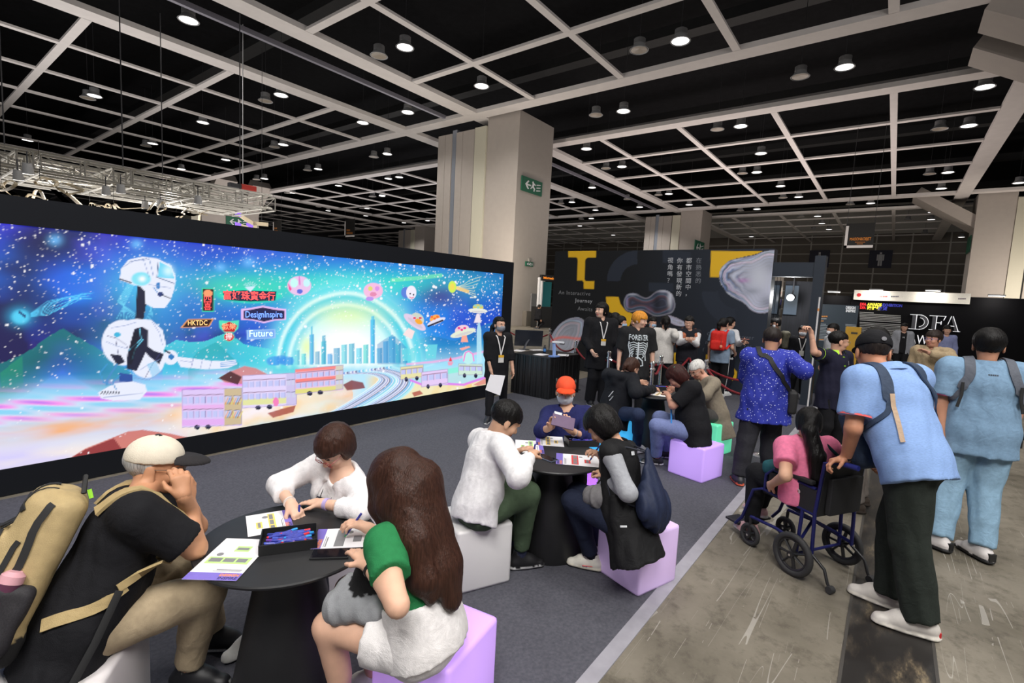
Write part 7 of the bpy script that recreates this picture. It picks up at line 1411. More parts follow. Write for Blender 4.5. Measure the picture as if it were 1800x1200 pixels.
# ---- man in blue dotted shirt
dots = bpy.data.materials.new('blue_dotted_shirt'); dots.use_nodes = True; N, L_ = dots.node_tree.nodes, dots.node_tree.links; b_ = N['Principled BSDF']; b_.inputs['Roughness'].default_value = .8
tc = N.new('ShaderNodeTexCoord'); vo = N.new('ShaderNodeTexVoronoi'); vo.inputs['Scale'].default_value = 42; vo.inputs['Randomness'].default_value = 1; L_.new(tc.outputs['Object'], vo.inputs['Vector']); lt = N.new('ShaderNodeMath'); lt.operation = 'LESS_THAN'; lt.inputs[1].default_value = .2; L_.new(vo.outputs['Distance'], lt.inputs[0]); mx = N.new('ShaderNodeMix'); mx.data_type = 'RGBA'; mx.inputs['A'].default_value = (*lin(40, 52, 160), 1); mx.inputs['B'].default_value = (*lin(206, 212, 240), 1); L_.new(lt.outputs[0], mx.inputs['Factor']); L_.new(mx.outputs['Result'], b_.inputs['Base Color'])
p = stand(1.70, (1330, 848), -20, hrel=-44, hpitch=14, sw=1.1, arms={'R': (('n', 1413, 652), ('f', 1402, 632), dict(curl=.8)), 'L': (('f', 1312, 662), ('f', 1330, 640), dict(curl=.8))}, legs={'L': (None, ('z', 1299, 837, .09), heading(-5)), 'R': (None, ('z', 1350, 832, .09), heading(-20))})
report('U', p); P = Person('man in blue dotted shirt with crossbody bag, seen from behind', p, skin=(196, 146, 118), h=.012, hd=.005, b=1.16, belly=.01)
sh = P.top('dotted_shirt', dots, g=.034, sleeve=1.15, hem=.22, fold=.008, gs=.03, flare=.02); collar(P, dots, r=.092); P.bottom('trousers', cloth('charcoal_trousers', (40, 40, 46)), g=.024, ga=.034, fold=.008, upto=1.98); P.shoes(shoe_m, ((40, 40, 46), (210, 90, 60), (220, 220, 220))); P.hair(hairmat('cropped_black_hair', (40, 34, 32)), fringe=.03, side=.01, nape=-.03, grow=-.002)
bp = p.pel+p.R*.24-p.fc*.02+V3((0, 0, .02)); t = thing('crossbody_bag', 'black crossbody bag at the hip of blue dotted shirt', 'bag', tuple(bp)); pack_body(t, bp, bp, [p.R, p.fc, p.up], (.045, .1, .12), mat('black_nylon', (.014, .014, .015), .6), .03, .003)
st = [bp+p.up*.1-p.fc*.06, p.pel+p.up*.33-p.fc*.185+p.R*.08, p.pel+p.up*.5-p.fc*.17-p.R*.04, p.neck-p.fc*.12-p.R*.1, p.neck-p.R*.12+p.up*.05, p.neck-p.R*.09+p.fc*.12-p.up*.03, p.pel+p.up*.3+p.fc*.19+p.R*.06, bp+p.up*.1+p.fc*.06]; band(st, sh, .022, .004, mat('black_strap', (.012, .012, .013), .7), t, bp, 'strap')
# ---- man in navy polo pointing
p = stand(1.66, (1446, 810), 205, hrel=-100, hpitch=8, srel=200, arms={'R': (('n', 1436, 630), ('n', 1427, 585), dict(curl=.9, dir=(-.3, .25, .55), palm=(.3, -.3, -.4))), 'L': (None, ('n', 1500, 700))}, sw=1.05)
p.el['R'] = p.sh['R']+unit(DEP(1430, 618, proj(p.sh['R'])[2]-.16)-p.sh['R'])*.27; p.wr['R'] = solve(('n', 1425, 577), p.el['R'], .235); p.hand['R'].update(dir=unit(V3((-.35, .4, .75))), curl=1.25, palm=unit(V3((-.5, .5, -.5))))
report('V', p); P = Person('man in navy polo with lime collar raising his fist to point', p, skin=(206, 158, 134), h=.012, hd=.005, b=1.02, hands='LR')
navy_polo = cloth('navy_polo', (28, 28, 48)); lime = cloth('lime_trim', (180, 232, 70)); sh = P.top('polo_shirt', navy_polo, g=.026, sleeve=.62, hem=.2, fold=.006, gs=.03); collar(P, lime, r=.094); cuff_trim(P, 'R', .62, lime); cuff_trim(P, 'L', .62, lime)
o = P.add('placket', MB().obox(P.on_chest(0, .82, .03), p.R*.014, p.up*.06, p.fc*.004), lime, smooth=False); stick(o, sh, -p.fc, .004); o = P.add('chest_logo', MB().obox(P.on_chest(-.09, .78, .03), p.R*.022, p.up*.025, p.fc*.003), mat('pale_logo', lin(150, 150, 160), .6), smooth=False); stick(o, sh, -p.fc, .004)
P.bottom('trousers', blk_cloth, g=.016, ga=.02, upto=1.97); P.shoes(shoe_m, ((30, 30, 32), (40, 40, 40), (40, 40, 40))); P.hair(hair_blk, fringe=.035, side=.012, nape=-.035); P.glasses(gold_frame)
# ---- dark-haired man in olive jacket between the two
p = stand(1.77, (1506, 893), 70, hrel=100, hpitch=10, arms={'L': (('n', 1486, 702), ('f', 1508, 716), dict(curl=.7)), 'R': (None, None)}, feet=.12)
report('Z', p); P = Person('dark-haired man in olive jacket and grey trousers behind black cap', p, skin=(200, 150, 124), h=.013, hd=.0075); P.top('jacket', cloth('dark_olive_jacket', (52, 50, 44)), g=.034, sleeve=1.95, hem=.2, fold=.008, gw=.02); P.bottom('trousers', cloth('stone_grey_trousers', (126, 118, 112)), g=.022, ga=.034, upto=1.98, fold=.008); P.shoes(shoe_m, ((70, 60, 52), (60, 52, 46), (80, 70, 60))); P.hair(hair_blk, fringe=.035, side=.012, nape=-.04, grow=.004)
P.add('sleeve_patch', MB().obox(p.el['L']+V3((0, 0, .06)), p.R*.03, p.fc*.055, V3((0, 0, .012))), cloth('orange_patch', (196, 120, 60)))
# ---- man in black cap pushing the wheelchair
WCO, WCF = V3((4.178, .266, 0)), unit((.5, .866, 0)); WCR = np.cross(WCF, (0, 0, 1))
p = make_pose(1.84, (3.84, -.19, 1.0), ('f', 1556, 655), 32, head=('f', 1534, 620), hrel=-22, hpitch=18, srel=8, sw=1.06, arms={'L': (('n', 1500, 752), ('f', 1487, 806), dict(curl=.95, dir=WCF*.5-WCR*.8-V3((0, 0, .25)), palm=-V3((0, 0, 1))*.6-WCR*.3)), 'R': (None, WCO-WCF*.2+WCR*.2+V3((0, 0, .9)), dict(curl=.9, palm=(0, 0, -1)))}, legs={'L': (None, ('z', 1617, 1087, .10), heading(62)), 'R': (None, ('z', 1566, 1040, .10), heading(48))}, torso=1.06)
report('AA', p); P = AAp = Person('man in black cap and pale blue shirt bending to push the wheelchair', p, skin=(192, 134, 104), h=.011, hd=.0045, b=1.12, belly=.01)
lbs = mat('heather_blue_jersey', lin(136, 166, 216), .85, noise=.16, nscale=60, stretch=(1, 1, 6), bump=.2, bscale=300, spec=.2); coral = cloth('coral_trim', (240, 110, 110))
sh = P.top('polo_shirt', lbs, g=.034, sleeve=.74, hem=.1, fold=.007, gs=.032, flare=.0); collar(P, lbs, r=.092); cuff_trim(P, 'L', .74, coral, .034)
P.bottom('trousers', cloth('dark_green_trousers', (40, 46, 42)), g=.022, ga=.045, upto=2.0, fold=.009, freq=16, waist=.0); P.shoes(shoe_m, ((206, 200, 194), (222, 216, 206), (190, 184, 180)), L=1.14)
for S in 'LR': a = p.an[S]-V3((0, 0, .06)); P.add('shoe_heel_patch', MB().obox(a-p.toe[S]*.082*p.s, np.cross(p.toe[S], (0, 0, 1))*.03, p.toe[S]*.012, V3((0, 0, .014))), mat('red_heel', lin(196, 36, 44), .5), smooth=False)
P.hair(hairmat('cropped_black_hair', (40, 34, 32)), fringe=.02, side=-.01, nape=-.045, grow=-.007); P.cap_hat(blk_cloth, blk_cloth, brim_len=.06); o = P.add('cap_badge', MB().lathe([(.014, 0), (.014, .003), (.001, .004)], (0, 0, 0), 14), mat('grey_badge', lin(110, 110, 116), .4))
o.data.transform(Matrix.Translation(Vector(P.HP(.02, -.122, .055)))@Matrix([list(p.hR)+[0], list(p.hu)+[0], list(-p.hf)+[0], [0, 0, 0, 1]]).transposed().to_4x4()); fa = unit(p.wr['L']-p.el['L']); P.add('wristband', MB().tube([p.wr['L']-fa*.03, p.wr['L']-fa*.012], .034, 14), mat('black_band', (.012, .012, .012), .5))
bb = P.on_chest(0, .35, .12); t = thing('backpack', 'navy backpack worn on the chest of the black-capped man', 'backpack', tuple(bb)); navy_n = cloth('slate_navy_nylon', (52, 66, 88), rough=.6); pack_body(t, bb, bb, [p.R, p.fc, p.up], (.14, .075, .2), navy_n); back_strap(P, t, bb, navy_n, 'L', sh, .03, .036); back_strap(P, t, bb, navy_n, 'R', sh, .03, .036); tn = cloth('tan_webbing', (190, 164, 140)); band([p.pel+p.up*.4-p.R*.15-p.fc*.16, p.pel+p.up*.3-p.R*.165-p.fc*.15, p.pel+p.up*.1-p.R*.17-p.fc*.14], sh, .012, .004, tn, t, bb, 'webbing', .014)
# ---- wheelchair and the girl in pink
w_blue = mat('dark_blue_frame', lin(30, 34, 96), .35, metal=.3); w_blk = mat('wheelchair_black_cloth', (.012, .012, .014), .75, bump=.2); tyre = mat('grey_rubber', (.028, .028, .03), .7); rimm = mat('black_rim', (.016, .016, .018), .4)
t = thing('wheelchair', 'blue-framed transit wheelchair with black seat carrying girl in pink', 'wheelchair', tuple(WCO))
def wp(r, f, z): return WCR*r+WCF*f+V3((0, 0, z))
def wheel(r, f, R_, name, wdt, spokes=7):
    w_ = empty(name); w_.parent = t; c = wp(r, f, R_); th = np.linspace(0, 2*math.pi, 33); ring = lambda q, o_=0: [c+WCR*o_+(WCF*math.cos(a)+V3((0, 0, 1))*math.sin(a))*q for a in th]
    MB().tube(ring(R_-wdt), wdt, 10, caps=False).build('tyre', tyre, w_, smooth=True); MB().tube(ring(R_-wdt*2.1), wdt*.5, 8, caps=False).build('rim', rimm, w_, smooth=True); q = MB()
    for k in range(spokes): a = 2*math.pi*k/spokes; d = WCF*math.cos(a)+V3((0, 0, 1))*math.sin(a); MB().tube([c+d*.02, c+d*(R_-wdt*2.2)], [(.012, .008)]*2, 6).build('spoke', rimm, w_)
    MB().tube([c-WCR*.03, c+WCR*.03], .024, 12).build('hub', rimm, w_, smooth=True); MB().tube([c-WCR*.034, c+WCR*.034], .009, 8).build('axle_cap', chrome, w_)
for sg in (-1, 1): wheel(sg*.265, 0, .155, 'rear_wheel', .022); wheel(sg*.2, .42, .09, 'front_caster', .016, 5)
TB = lambda nm, pts, r_, m_=w_blue: MB().tube(pts, r_, 10).build(nm, m_, t, smooth=True)
for sg in (-1, 1):
    x = sg*.21; TB('side_frame', [wp(x, -.1, .2), wp(x, -.09, .5), wp(x, -.12, .86), wp(x, -.24, .9)], .0125); TB('push_handle', [wp(x, -.22, .895), wp(x, -.34, .9)], .018, mat('blue_grip', lin(36, 44, 120), .5)); TB('seat_rail', [wp(x, -.09, .48), wp(x, .34, .5), wp(x, .42, .46), wp(x, .5, .2), wp(x, .56, .12)], .0125); TB('lower_rail', [wp(x, -.1, .22), wp(x, .2, .25), wp(x, .42, .24)], .0125); TB('caster_post', [wp(x, .42, .24), wp(sg*.2, .42, .11)], .012, rimm); TB('arm_support', [wp(x, -.08, .66), wp(x, .26, .68), wp(x, .32, .62), wp(x, .32, .5)], .0125); TB('axle_stay', [wp(x, 0, .48), wp(sg*.23, 0, .155)], .0125)
    MB().obox(wp(x, .09, .695), WCR*.024, WCF*.15, V3((0, 0, .014))).build('armrest_pad', w_blk, t, bevel=.008); MB().obox(wp(x+sg*.004, .1, .57), WCR*.004, WCF*.19, V3((0, 0, .085))).build('side_panel', w_blk, t, bevel=.003)
    MB().obox(wp(sg*.11, .62, .11), WCR*.075, WCF*.07, V3((0, 0, .01))).build('foot_plate', rimm, t, bevel=.006); TB('anti_tip_bar', [wp(x, -.1, .2), wp(x, -.2, .14), wp(x, -.23, .06), wp(x, -.25, .03)], .0105, rimm); MB().tube([wp(x-.02, -.255, .03), wp(x+.02, -.255, .03)], .024, 12).build('anti_tip_wheel', tyre, t, smooth=True)
TB('cross_brace', [wp(-.21, .0, .24), wp(.21, .12, .46)], .011); TB('cross_brace', [wp(.21, .0, .24), wp(-.21, .12, .46)], .011); TB('axle', [wp(-.26, 0, .155), wp(.26, 0, .155)], .011)
MB().obox(wp(0, .13, .485), WCR*.2, WCF*.22, V3((0, 0, .02))).build('seat_cushion', w_blk, t, bevel=.012); MB().obox(wp(0, -.105, .66), WCR*.205, WCF*.014+V3((0, 0, -.005)), V3((0, 0, .2))-WCF*.02).build('seat_back', w_blk, t, bevel=.008); MB().obox(wp(0, -.14, .62), WCR*.16, WCF*.02, V3((0, 0, .13))).build('back_pocket', w_blk, t, bevel=.01); wbadge = MB().lathe([(.035, 0), (.035, .003), (.001, .003)], (0, 0, 0), 18).build('maker_badge', mat('white_red_badge', lin(214, 190, 196), .5), t)
wbadge.data.transform(Matrix.Translation(Vector(wp(-.221, .06, .6)))@Matrix([list(WCF)+[0], [0, 0, .6, 0], list(-WCR)+[0], [0, 0, 0, 1]]).transposed().to_4x4())
MB().obox(wp(-.2255, .06, .6), WCR*.0006, WCF*.024, V3((0, 0, .006))).build('badge_print', mat('red_badge_ink', lin(170, 80, 90), .5), t)
pel = WCO+wp(-.05, .12, .54); p = make_pose(1.52, pel, pel+wp(-.02, .0, .385), 22, srel=-2, hrel=-22, hpitch=12, arms={'L': (('n', 1381, 836), ('f', 1358, 850), dict(curl=.5)), 'R': (None, WCO+wp(.1, .32, .68))}, legs={'L': (WCO+wp(-.1, .5, .56), WCO+wp(-.13, .47, .12), WCF), 'R': (WCO+wp(.08, .5, .56), WCO+wp(.1, .6, .2), WCF)})
report('AB', p); P = Person('girl in pink shirt with long black ponytail sitting in the wheelchair', p, skin=(214, 166, 138), h=.011, hd=.0045, fem=True, b=1.14, hands='LR'); pk = cloth('pink_polo', (232, 124, 160)); P.top('pink_shirt', pk, g=.02, sleeve=.62, hem=.06, fold=.006, gs=.026); collar(P, pk, r=.084); P.bottom('trousers', blk_cloth, g=.014); P.shoes(shoe_m, ((214, 170, 172), (220, 216, 216), (226, 190, 190)))
P.hair(hair_blk, fringe=.03, side=.02, nape=-.06, grow=.006, tails=[([P.HP(0, -.1, .0), P.HP(-.01, -.13, -.06), p.neck-p.fc*.16-p.up*.05-p.R*.02, p.neck-p.fc*.17-p.up*.2-p.R*.01, p.neck-p.fc*.15-p.up*.29], [.035, .05, .055, .045, .012])]); P.add('hair_tie', MB().tube([P.HP(-.02, -.112, .0), P.HP(.025, -.115, .005)], .014, 8), mat('silver_hair_tie', lin(206, 200, 180), .3, metal=.5))
sb = WCO+wp(-.14, .3, .66); t = thing('shoulder_bag', 'teal shoulder bag on the lap of the girl in pink', 'bag', tuple(sb)); pack_body(t, sb, sb, [WCR, WCF, V3((0, 0, 1))], (.06, .09, .055), cloth('teal_cloth', (40, 92, 100)), .04); MB().tube([x-sb for x in (sb+V3((0, 0, .04)), p.pel+p.up*.3+p.fc*.15, p.neck+p.R*.08+p.fc*.06+p.up*.03, p.neck+p.R*.1-p.fc*.08, p.pel+p.up*.3-p.fc*.15+p.R*.17)], [(.012, .003)]*5, 6, flat=p.up).build('strap', cloth('dark_teal_strap', (24, 60, 66)), t, smooth=True)
bo = WCO+wp(-.17, .12, .62); t = thing('drink_bottle', 'blue drink bottle beside the girl in pink', 'bottle', tuple(bo)); MB().lathe([(.026, -.09), (.028, -.07), (.028, .03), (.014, .06), (.014, .075)], n=14).build('body', mat('sky_blue_bottle', lin(90, 170, 220), .2), t, smooth=True); MB().lathe([(.016, .075), (.016, .095)], n=12).build('lid', mat('white_lid', lin(220, 226, 230), .4), t)
# ---- man in light blue shirt and jeans, from behind
p = stand(1.83, (1690, 962), -26, fwd=.03, hrel=-42, hpitch=6, sw=1.18, legs={'L': (None, ('z', 1650, 944, .10), heading(25)), 'R': (None, ('z', 1726, 962, .10), heading(2))}, arms={'L': (('n', 1645, 735), ('f', 1655, 790), {}), 'R': (('n', 1780, 735), ('f', 1770, 790), dict(curl=.6))})
report('AF', p); P = Person('man in light blue polo and pale jeans with rucksack straps, from behind', p, skin=(188, 136, 110), h=.012, hd=.005, b=1.2); lb = cloth('dusty_blue_polo', (122, 152, 180)); sh = P.top('polo_shirt', lb, g=.03, sleeve=.72, hem=.16, fold=.007, gs=.034, flare=.0); collar(P, lb, r=.092); mg = cloth('magenta_trim', (150, 40, 90)); cuff_trim(P, 'L', .72, mg, .034); cuff_trim(P, 'R', .72, mg, .034)
P.bottom('jeans', cloth('pale_jeans', (134, 166, 190)), g=.022, ga=.032, upto=1.97, fold=.01, freq=26); P.shoes(shoe_m, ((214, 208, 206), (30, 30, 32), (220, 214, 212)), L=1.05); P.hair(hair_blk, fringe=.03, side=.005, nape=-.05, grow=.006)
for S in 'LR': a = p.an[S]-V3((0, 0, .04)); P.add('shoe_heel_patch', MB().obox(a-p.toe[S]*.078*p.s, np.cross(p.toe[S], (0, 0, 1))*.026, p.toe[S]*.012, V3((0, 0, .03))), mat('black_heel', (.015, .015, .015), .5), smooth=False)
for k in range(5): o = P.add('print_mark', MB().obox(p.neck-p.up*.062-p.fc*.1+p.R*(k-2)*.013, p.R*.005, p.up*.006, p.fc*.001), mat('dark_print2', lin(70, 80, 96), .6), smooth=False); stick(o, sh, p.fc, .002)
bb = P.on_chest(0, .45, .12); t = thing('backpack', 'grey rucksack worn on the chest of light blue polo man', 'backpack', tuple(bb)); gn = cloth('grey_rucksack', (92, 96, 106), rough=.6); pack_body(t, bb, bb, [p.R, p.fc, p.up], (.15, .08, .2), gn)
for S in 'LR': back_strap(P, t, bb, gn, S, sh, .032, .034)
for sg in (-1, 1): q0 = p.pel+p.up*.3+p.R*sg*.16*1.1-p.fc*.15-bb; MB().tube([q0+p.up*.1, q0, q0-p.up*.1+p.R*sg*.02], [(.011, .003)]*3, 6, flat=p.R).build('webbing', mat('black_strap', (.012, .012, .013), .7), t)
mp_ = p.pel+p.R*.24-p.up*.02; t = thing('hip_pouch', 'small black pouch at the belt of light blue polo man', 'pouch', tuple(mp_)); MB().obox((0, 0, 0), p.R*.02, p.fc*.04, p.up*.06).build('case', mat('black_leather', (.012, .012, .012), .5), t, bevel=.008); MB().obox(p.R*.022+p.up*.03, p.R*.003, p.fc*.041, p.up*.022).build('flap', mat('black_leather', (0, 0, 0)), t, bevel=.002)
# ---- man in beige fleece
p = stand(1.69, (1618, 776), 128, hrel=108, hpitch=2, arms={'L': (('n', 1668, 655), ('n', 1628, 648), dict(curl=.5)), 'R': (None, None)}); p.el['L'] = p.sh['L']+unit(p.fc*.75+p.R*-.25-p.up*.1)*.27; p.wr['L'] = p.el['L']+unit(p.R*.95+p.up*.12)*.23; p.hand['L']['dir'] = unit(p.R+p.up*.4-p.fc*.4)
report('AC', p); P = Person('young man in glasses and beige fleece with arm across his chest', p, skin=(192, 142, 120), h=.013, hd=.0072); P.top('fleece', mat('beige_fleece', lin(176, 156, 126), .95, noise=.15, nscale=70, bump=.8, bscale=120, spec=.1), g=.034, sleeve=1.95, hem=.18, fold=.008, gw=.026); P.bottom('trousers', blk_cloth, g=.016); P.shoes(shoe_m); P.hair(hairmat('brown_black_hair', (42, 32, 28)), fringe=.032, side=.02, nape=-.045, grow=.008); P.glasses(mat('clear_blue_frame', lin(120, 120, 190), .2))
# ---- masked staff woman with paper
p = stand(1.56, (868, 737), 205, hrel=222, hpitch=4, arms={'R': (('n', 857, 632), ('n', 866, 664), dict(curl=.6)), 'L': (('f', 900, 636), ('f', 903, 664), dict(curl=.4))}, legs={'R': (None, ('z', 858, 733, .08), heading(170)), 'L': (None, ('z', 885, 722, .08), heading(220))})
report('J', p); P = Person('masked staff woman in black with white lanyard holding a paper sheet', p, skin=(206, 160, 136), h=.013, hd=.0072, fem=True); P.top('black_top', blk_cloth, g=.018, sleeve=1.4, hem=.2, fold=.005, gw=.02); P.bottom('trousers', blk_cloth, g=.01, ga=.014); P.shoes(shoe_m, ((24, 26, 34), (220, 220, 220), (214, 214, 214))); P.hair(hair_blk, fringe=.055, side=.02, nape=-.06, tails=[([P.HP(0, -.1, .02), P.HP(.03, -.12, -.06), P.HP(.06, -.1, -.16), P.HP(.07, -.08, -.22)], [.03, .035, .03, .01])]); P.mask(grey_mask); P.lanyard(lan_w, badge_w, .36, badge_y)
c = p.wr['R']+unit(p.hand['R']['dir'])*.07; pc = (DEP(860, 668, proj(c)[2]-.03)+DEP(858, 692, proj(c)[2]-.03))/2; t = thing('paper_sheet', 'large white paper sheet held by the masked staff woman', 'paper', tuple(pc)); dp = proj(c)[2]-.03; cor = [DEP(x, y, dp+dd)-pc for x, y, dd in ((862, 658, 0), (888, 660, .02), (879, 695, .01), (853, 685, -.01))]; MB().add(cor+[x+V3((.002, .002, 0)) for x in cor], [(0, 1, 2, 3), (7, 6, 5, 4), (0, 4, 5, 1), (1, 5, 6, 2), (2, 6, 7, 3), (3, 7, 4, 0)]).build('page', paper, t)
# ---- tall staff man
p = stand(1.83, (1047, 713), 188, hrel=128, hpitch=-2, sw=1.12, arms={'R': (('n', 1028, 606), ('n', 1040, 616), dict(curl=.7)), 'L': (('n', 1079, 607), ('n', 1046, 620), dict(curl=.7))})
report('K', p); P = Person('tall staff man in black overshirt with lanyard, hands clasped', p, skin=(214, 172, 150), h=.013, hd=.0072, b=1.02); P.top('overshirt', blk_cloth, g=.034, sleeve=1.95, hem=.28, fold=.007, gw=.026, flare=.02); P.bottom('wide_trousers', blk_cloth, g=.03, ga=.05, upto=2.0); P.shoes(shoe_m); P.hair(hair_blk, fringe=.04, side=.03, nape=-.07, grow=.008); P.lanyard(lan_w, badge_w, .42, badge_y)
# ---- blond man in skeleton T-shirt
p = stand(1.73, (1109, 737), 176, hrel=-128, hpitch=8, sw=1.1)
report('L', p); P = Person('blond man in black skeleton-print T-shirt standing behind the far table', p, skin=(210, 166, 144), h=.013, hd=.0072); sh = P.top('t_shirt', cloth('washed_black_tee', (34, 34, 36)), g=.034, sleeve=.95, hem=.22, fold=.006, gs=.036, flare=.02); P.bottom('trousers', blk_cloth, g=.02, ga=.03); P.shoes(shoe_m, ((220, 220, 220), (220, 220, 220), (220, 220, 220))); P.hair(hairmat('orange_blond_hair', (214, 142, 50)), fringe=.028, side=.03, nape=-.05, grow=.01)
pr_ = mat('pale_shirt_print', lin(206, 214, 220), .6); o0 = P.on_chest(0, .72, .06); wtext(P, 'shirt_lettering', 'FOREVER', .12, pr_, o0+p.up*.03, -p.R, p.up, sh, -p.fc, bold=.002, sx=.6)
q = MB(); rr = lambda x, z: o0-p.R*x*1.25+p.up*(z*1.25-.02)
for k in range(6):
    for sg in (-1, 1): q.tube([rr(sg*.012, -.03-.026*k), rr(sg*.06, -.015-.028*k), rr(sg*(.105-.006*k), -.035-.03*k), rr(sg*(.085-.006*k), -.06-.03*k)], [(.0075, .001)]*4, 6, flat=p.up)
for sg in (-1, 1): q.tube([rr(sg*.11, -.01), rr(sg*.115, -.06), rr(sg*.09, -.16), rr(sg*.1, -.24)], [(.008, .001)]*4, 6, flat=p.R); q.tube([rr(sg*.01, -.2), rr(sg*.06, -.24), rr(sg*.07, -.3), rr(sg*.02, -.31)], [(.01, .001)]*4, 6, flat=p.R)
q.tube([rr(0, -.01), rr(0, -.12), rr(0, -.34)], [(.012, .001)]*3, 6, flat=p.R); o = P.add('ribcage_print', q, pr_, smooth=False); stick(o, sh, -p.fc, .003)
# ---- visitors in front of the printed wall and further back
def visitor(label, H, base, rel, top_c, bot_c, hair_m=None, sleeve=1.95, g=.018, vest=None, arms=None, hrel=None, hpitch=8, mask=None, tail=None, hem=.12, skin=(204, 158, 136), fem=True, fringe=.035, glasses=False, shoes=((220, 220, 220), (220, 220, 220), (220, 220, 220)), h=.018, hd=.0105, fold=.005, nape=-.055, ga=None, b=.97, **kw):
    p = stand(H, base, rel, hrel=hrel, hpitch=hpitch, arms=arms, **kw); report(label[:20], p)
    P = Person(label, p, skin=skin, h=h, hd=hd, fem=fem, b=b); P.shirt = P.top('shirt', cloth('cloth_%d_%d_%d' % top_c, top_c), g=g, sleeve=sleeve, hem=hem, fold=fold, gw=g*.9)
    if vest: P.top('waistcoat', cloth('cloth_%d_%d_%d' % vest, vest), g=g+.012, sleeve=.06, hem=hem, fold=.003, vneck=.09, gs=g*.6)
    P.bottom('trousers', cloth('cloth_%d_%d_%d' % bot_c, bot_c), g=.018, ga=ga or .022, upto=1.95); P.shoes(shoe_m, shoes, h=.013); P.hair(hair_m or hair_blk, fringe=fringe, side=.018, nape=nape, tails=[([P.HP(0, -.1, .03), P.HP(0, -.135, -.02), P.HP(0, -.125, -.1), P.HP(0, -.11, -.17)], [.028, .038, .034, .01])] if tail else ())
    if mask: P.mask(mask, strap=False)
    if glasses: P.glasses(gold_frame)
    return P
dkn = (28, 28, 36); wht_s = (214, 212, 214)
visitor('student in dark waistcoat half hidden behind tall staff man', 1.64, (1071, 690), -60, wht_s, dkn, vest=dkn, hrel=-80)
visitor('student in blue mask and dark waistcoat looking right behind staff man', 1.60, (1080, 700), -75, (170, 172, 182), dkn, vest=dkn, mask=blue_mask, hrel=-95)
visitor('student in white shirt behind the blond head', 1.62, (1108, 698), 170, wht_s, dkn, vest=(40, 26, 30), fem=False, hrel=140)
visitor('student in pale blue mask holding a hand to her face', 1.60, (1136, 695), 185, (130, 134, 144), dkn, mask=blue_mask, arms={'R': (None, ('n', 1144, 580), dict(curl=.7, dir=(-.2, .1, 1))), 'L': (None, None)})
P = visitor('girl in white sweater with ponytail seen from behind', 1.64, (1159, 702), -10, (206, 202, 198), (22, 22, 26), tail=True, hem=.16, g=.024, arms={'L': (None, None), 'R': (('n', 1188, 590), ('f', 1186, 600), {})})
P = visitor('student with orange backpack straps and dark waistcoat facing camera', 1.66, (1200, 705), 176, wht_s, dkn, vest=dkn, fem=False, hrel=150, glasses=True, arms={'R': (None, ('n', 1209, 597), {}), 'L': (None, ('n', 1214, 598), {})}); p = P.p
bb = p.pel+p.up*.3-p.fc*.22; t = thing('backpack', 'orange-brown backpack on the student in front of printed wall', 'backpack', tuple(bb)); ob_ = cloth('terracotta_pack', (176, 104, 76)); pack_body(t, bb, bb, [p.R, p.fc, p.up], (.15, .07, .2), ob_, h=.014)
for sg in (-1, 1): MB().tube([x-bb for x in (p.neck+p.R*sg*.11-p.fc*.12-p.up*.05, p.neck+p.R*sg*.115+p.up*.04, P.on_chest(sg*.105, .82, .04), P.on_chest(sg*.12, .55, .04), p.pel+p.R*sg*.2+p.up*.18, p.pel+p.R*sg*.15+p.up*.12-p.fc*.12)], [(.026, .006)]*6, 8, flat=p.R).build('shoulder_strap', ob_, t, smooth=True)
P = visitor('girl in pale blue shirt with red backpack and long hair', 1.64, (1259, 698), -40, (128, 146, 168), (20, 20, 24), tail=True, sleeve=.7, hrel=-62, hem=.16, g=.022, arms={'R': (('n', 1287, 612), ('f', 1292, 620), {}), 'L': (None, None)}); p = P.p
P.add('side_stripe', MB().tube([p.hip['R']+p.R*.106, p.kn['R']+p.R*.077, p.an['R']+p.R*.062+V3((0, 0, .05))], [(.012, .004)]*3, 6, flat=p.fc), white_logo)
bb = p.pel+p.up*.3-p.fc*.2; t = thing('backpack', 'bright red backpack on the girl in pale blue shirt', 'backpack', tuple(bb)); rd = cloth('red_nylon', (206, 44, 38), rough=.6); F = Field(*bounds([bb], .32), .012); F.box(bb, (.15, .075, .2), [p.R, p.fc, p.up], .07); F.box(bb-p.fc*.08-p.up*.09, (.115, .035, .09), [p.R, p.fc, p.up], .03, .01); F.folds(.006, 26, 2); r = F.mesh(); np_mesh('pack_body', r[0]-bb, r[1], rd, t, smooth=True)
for sg in (-1, 1): MB().tube([x-bb for x in (p.neck+p.R*sg*.1-p.fc*.15-p.up*.06, p.neck+p.R*sg*.115+p.up*.035-p.fc*.02, P.on_chest(sg*.11, .8, .04), p.pel+p.R*sg*.19+p.up*.25, p.pel+p.R*sg*.14+p.up*.14-p.fc*.14)], [(.026, .006)]*5, 8, flat=p.R).build('shoulder_strap', rd, t, smooth=True)
MB().lathe([(.0, -.03), (.022, -.022), (.03, 0), (.022, .022), (.0, .03)], tuple(-p.fc*.13+p.R*.1-p.up*.1), 12).build('fruit_charm', mat('peach_charm', lin(226, 150, 120), .6), t, smooth=True); MB().tube([-p.fc*.11+p.R*.09+p.up*.04, -p.fc*.13+p.R*.1-p.up*.07], .004, 6).build('charm_cord', lamp_dark, t)
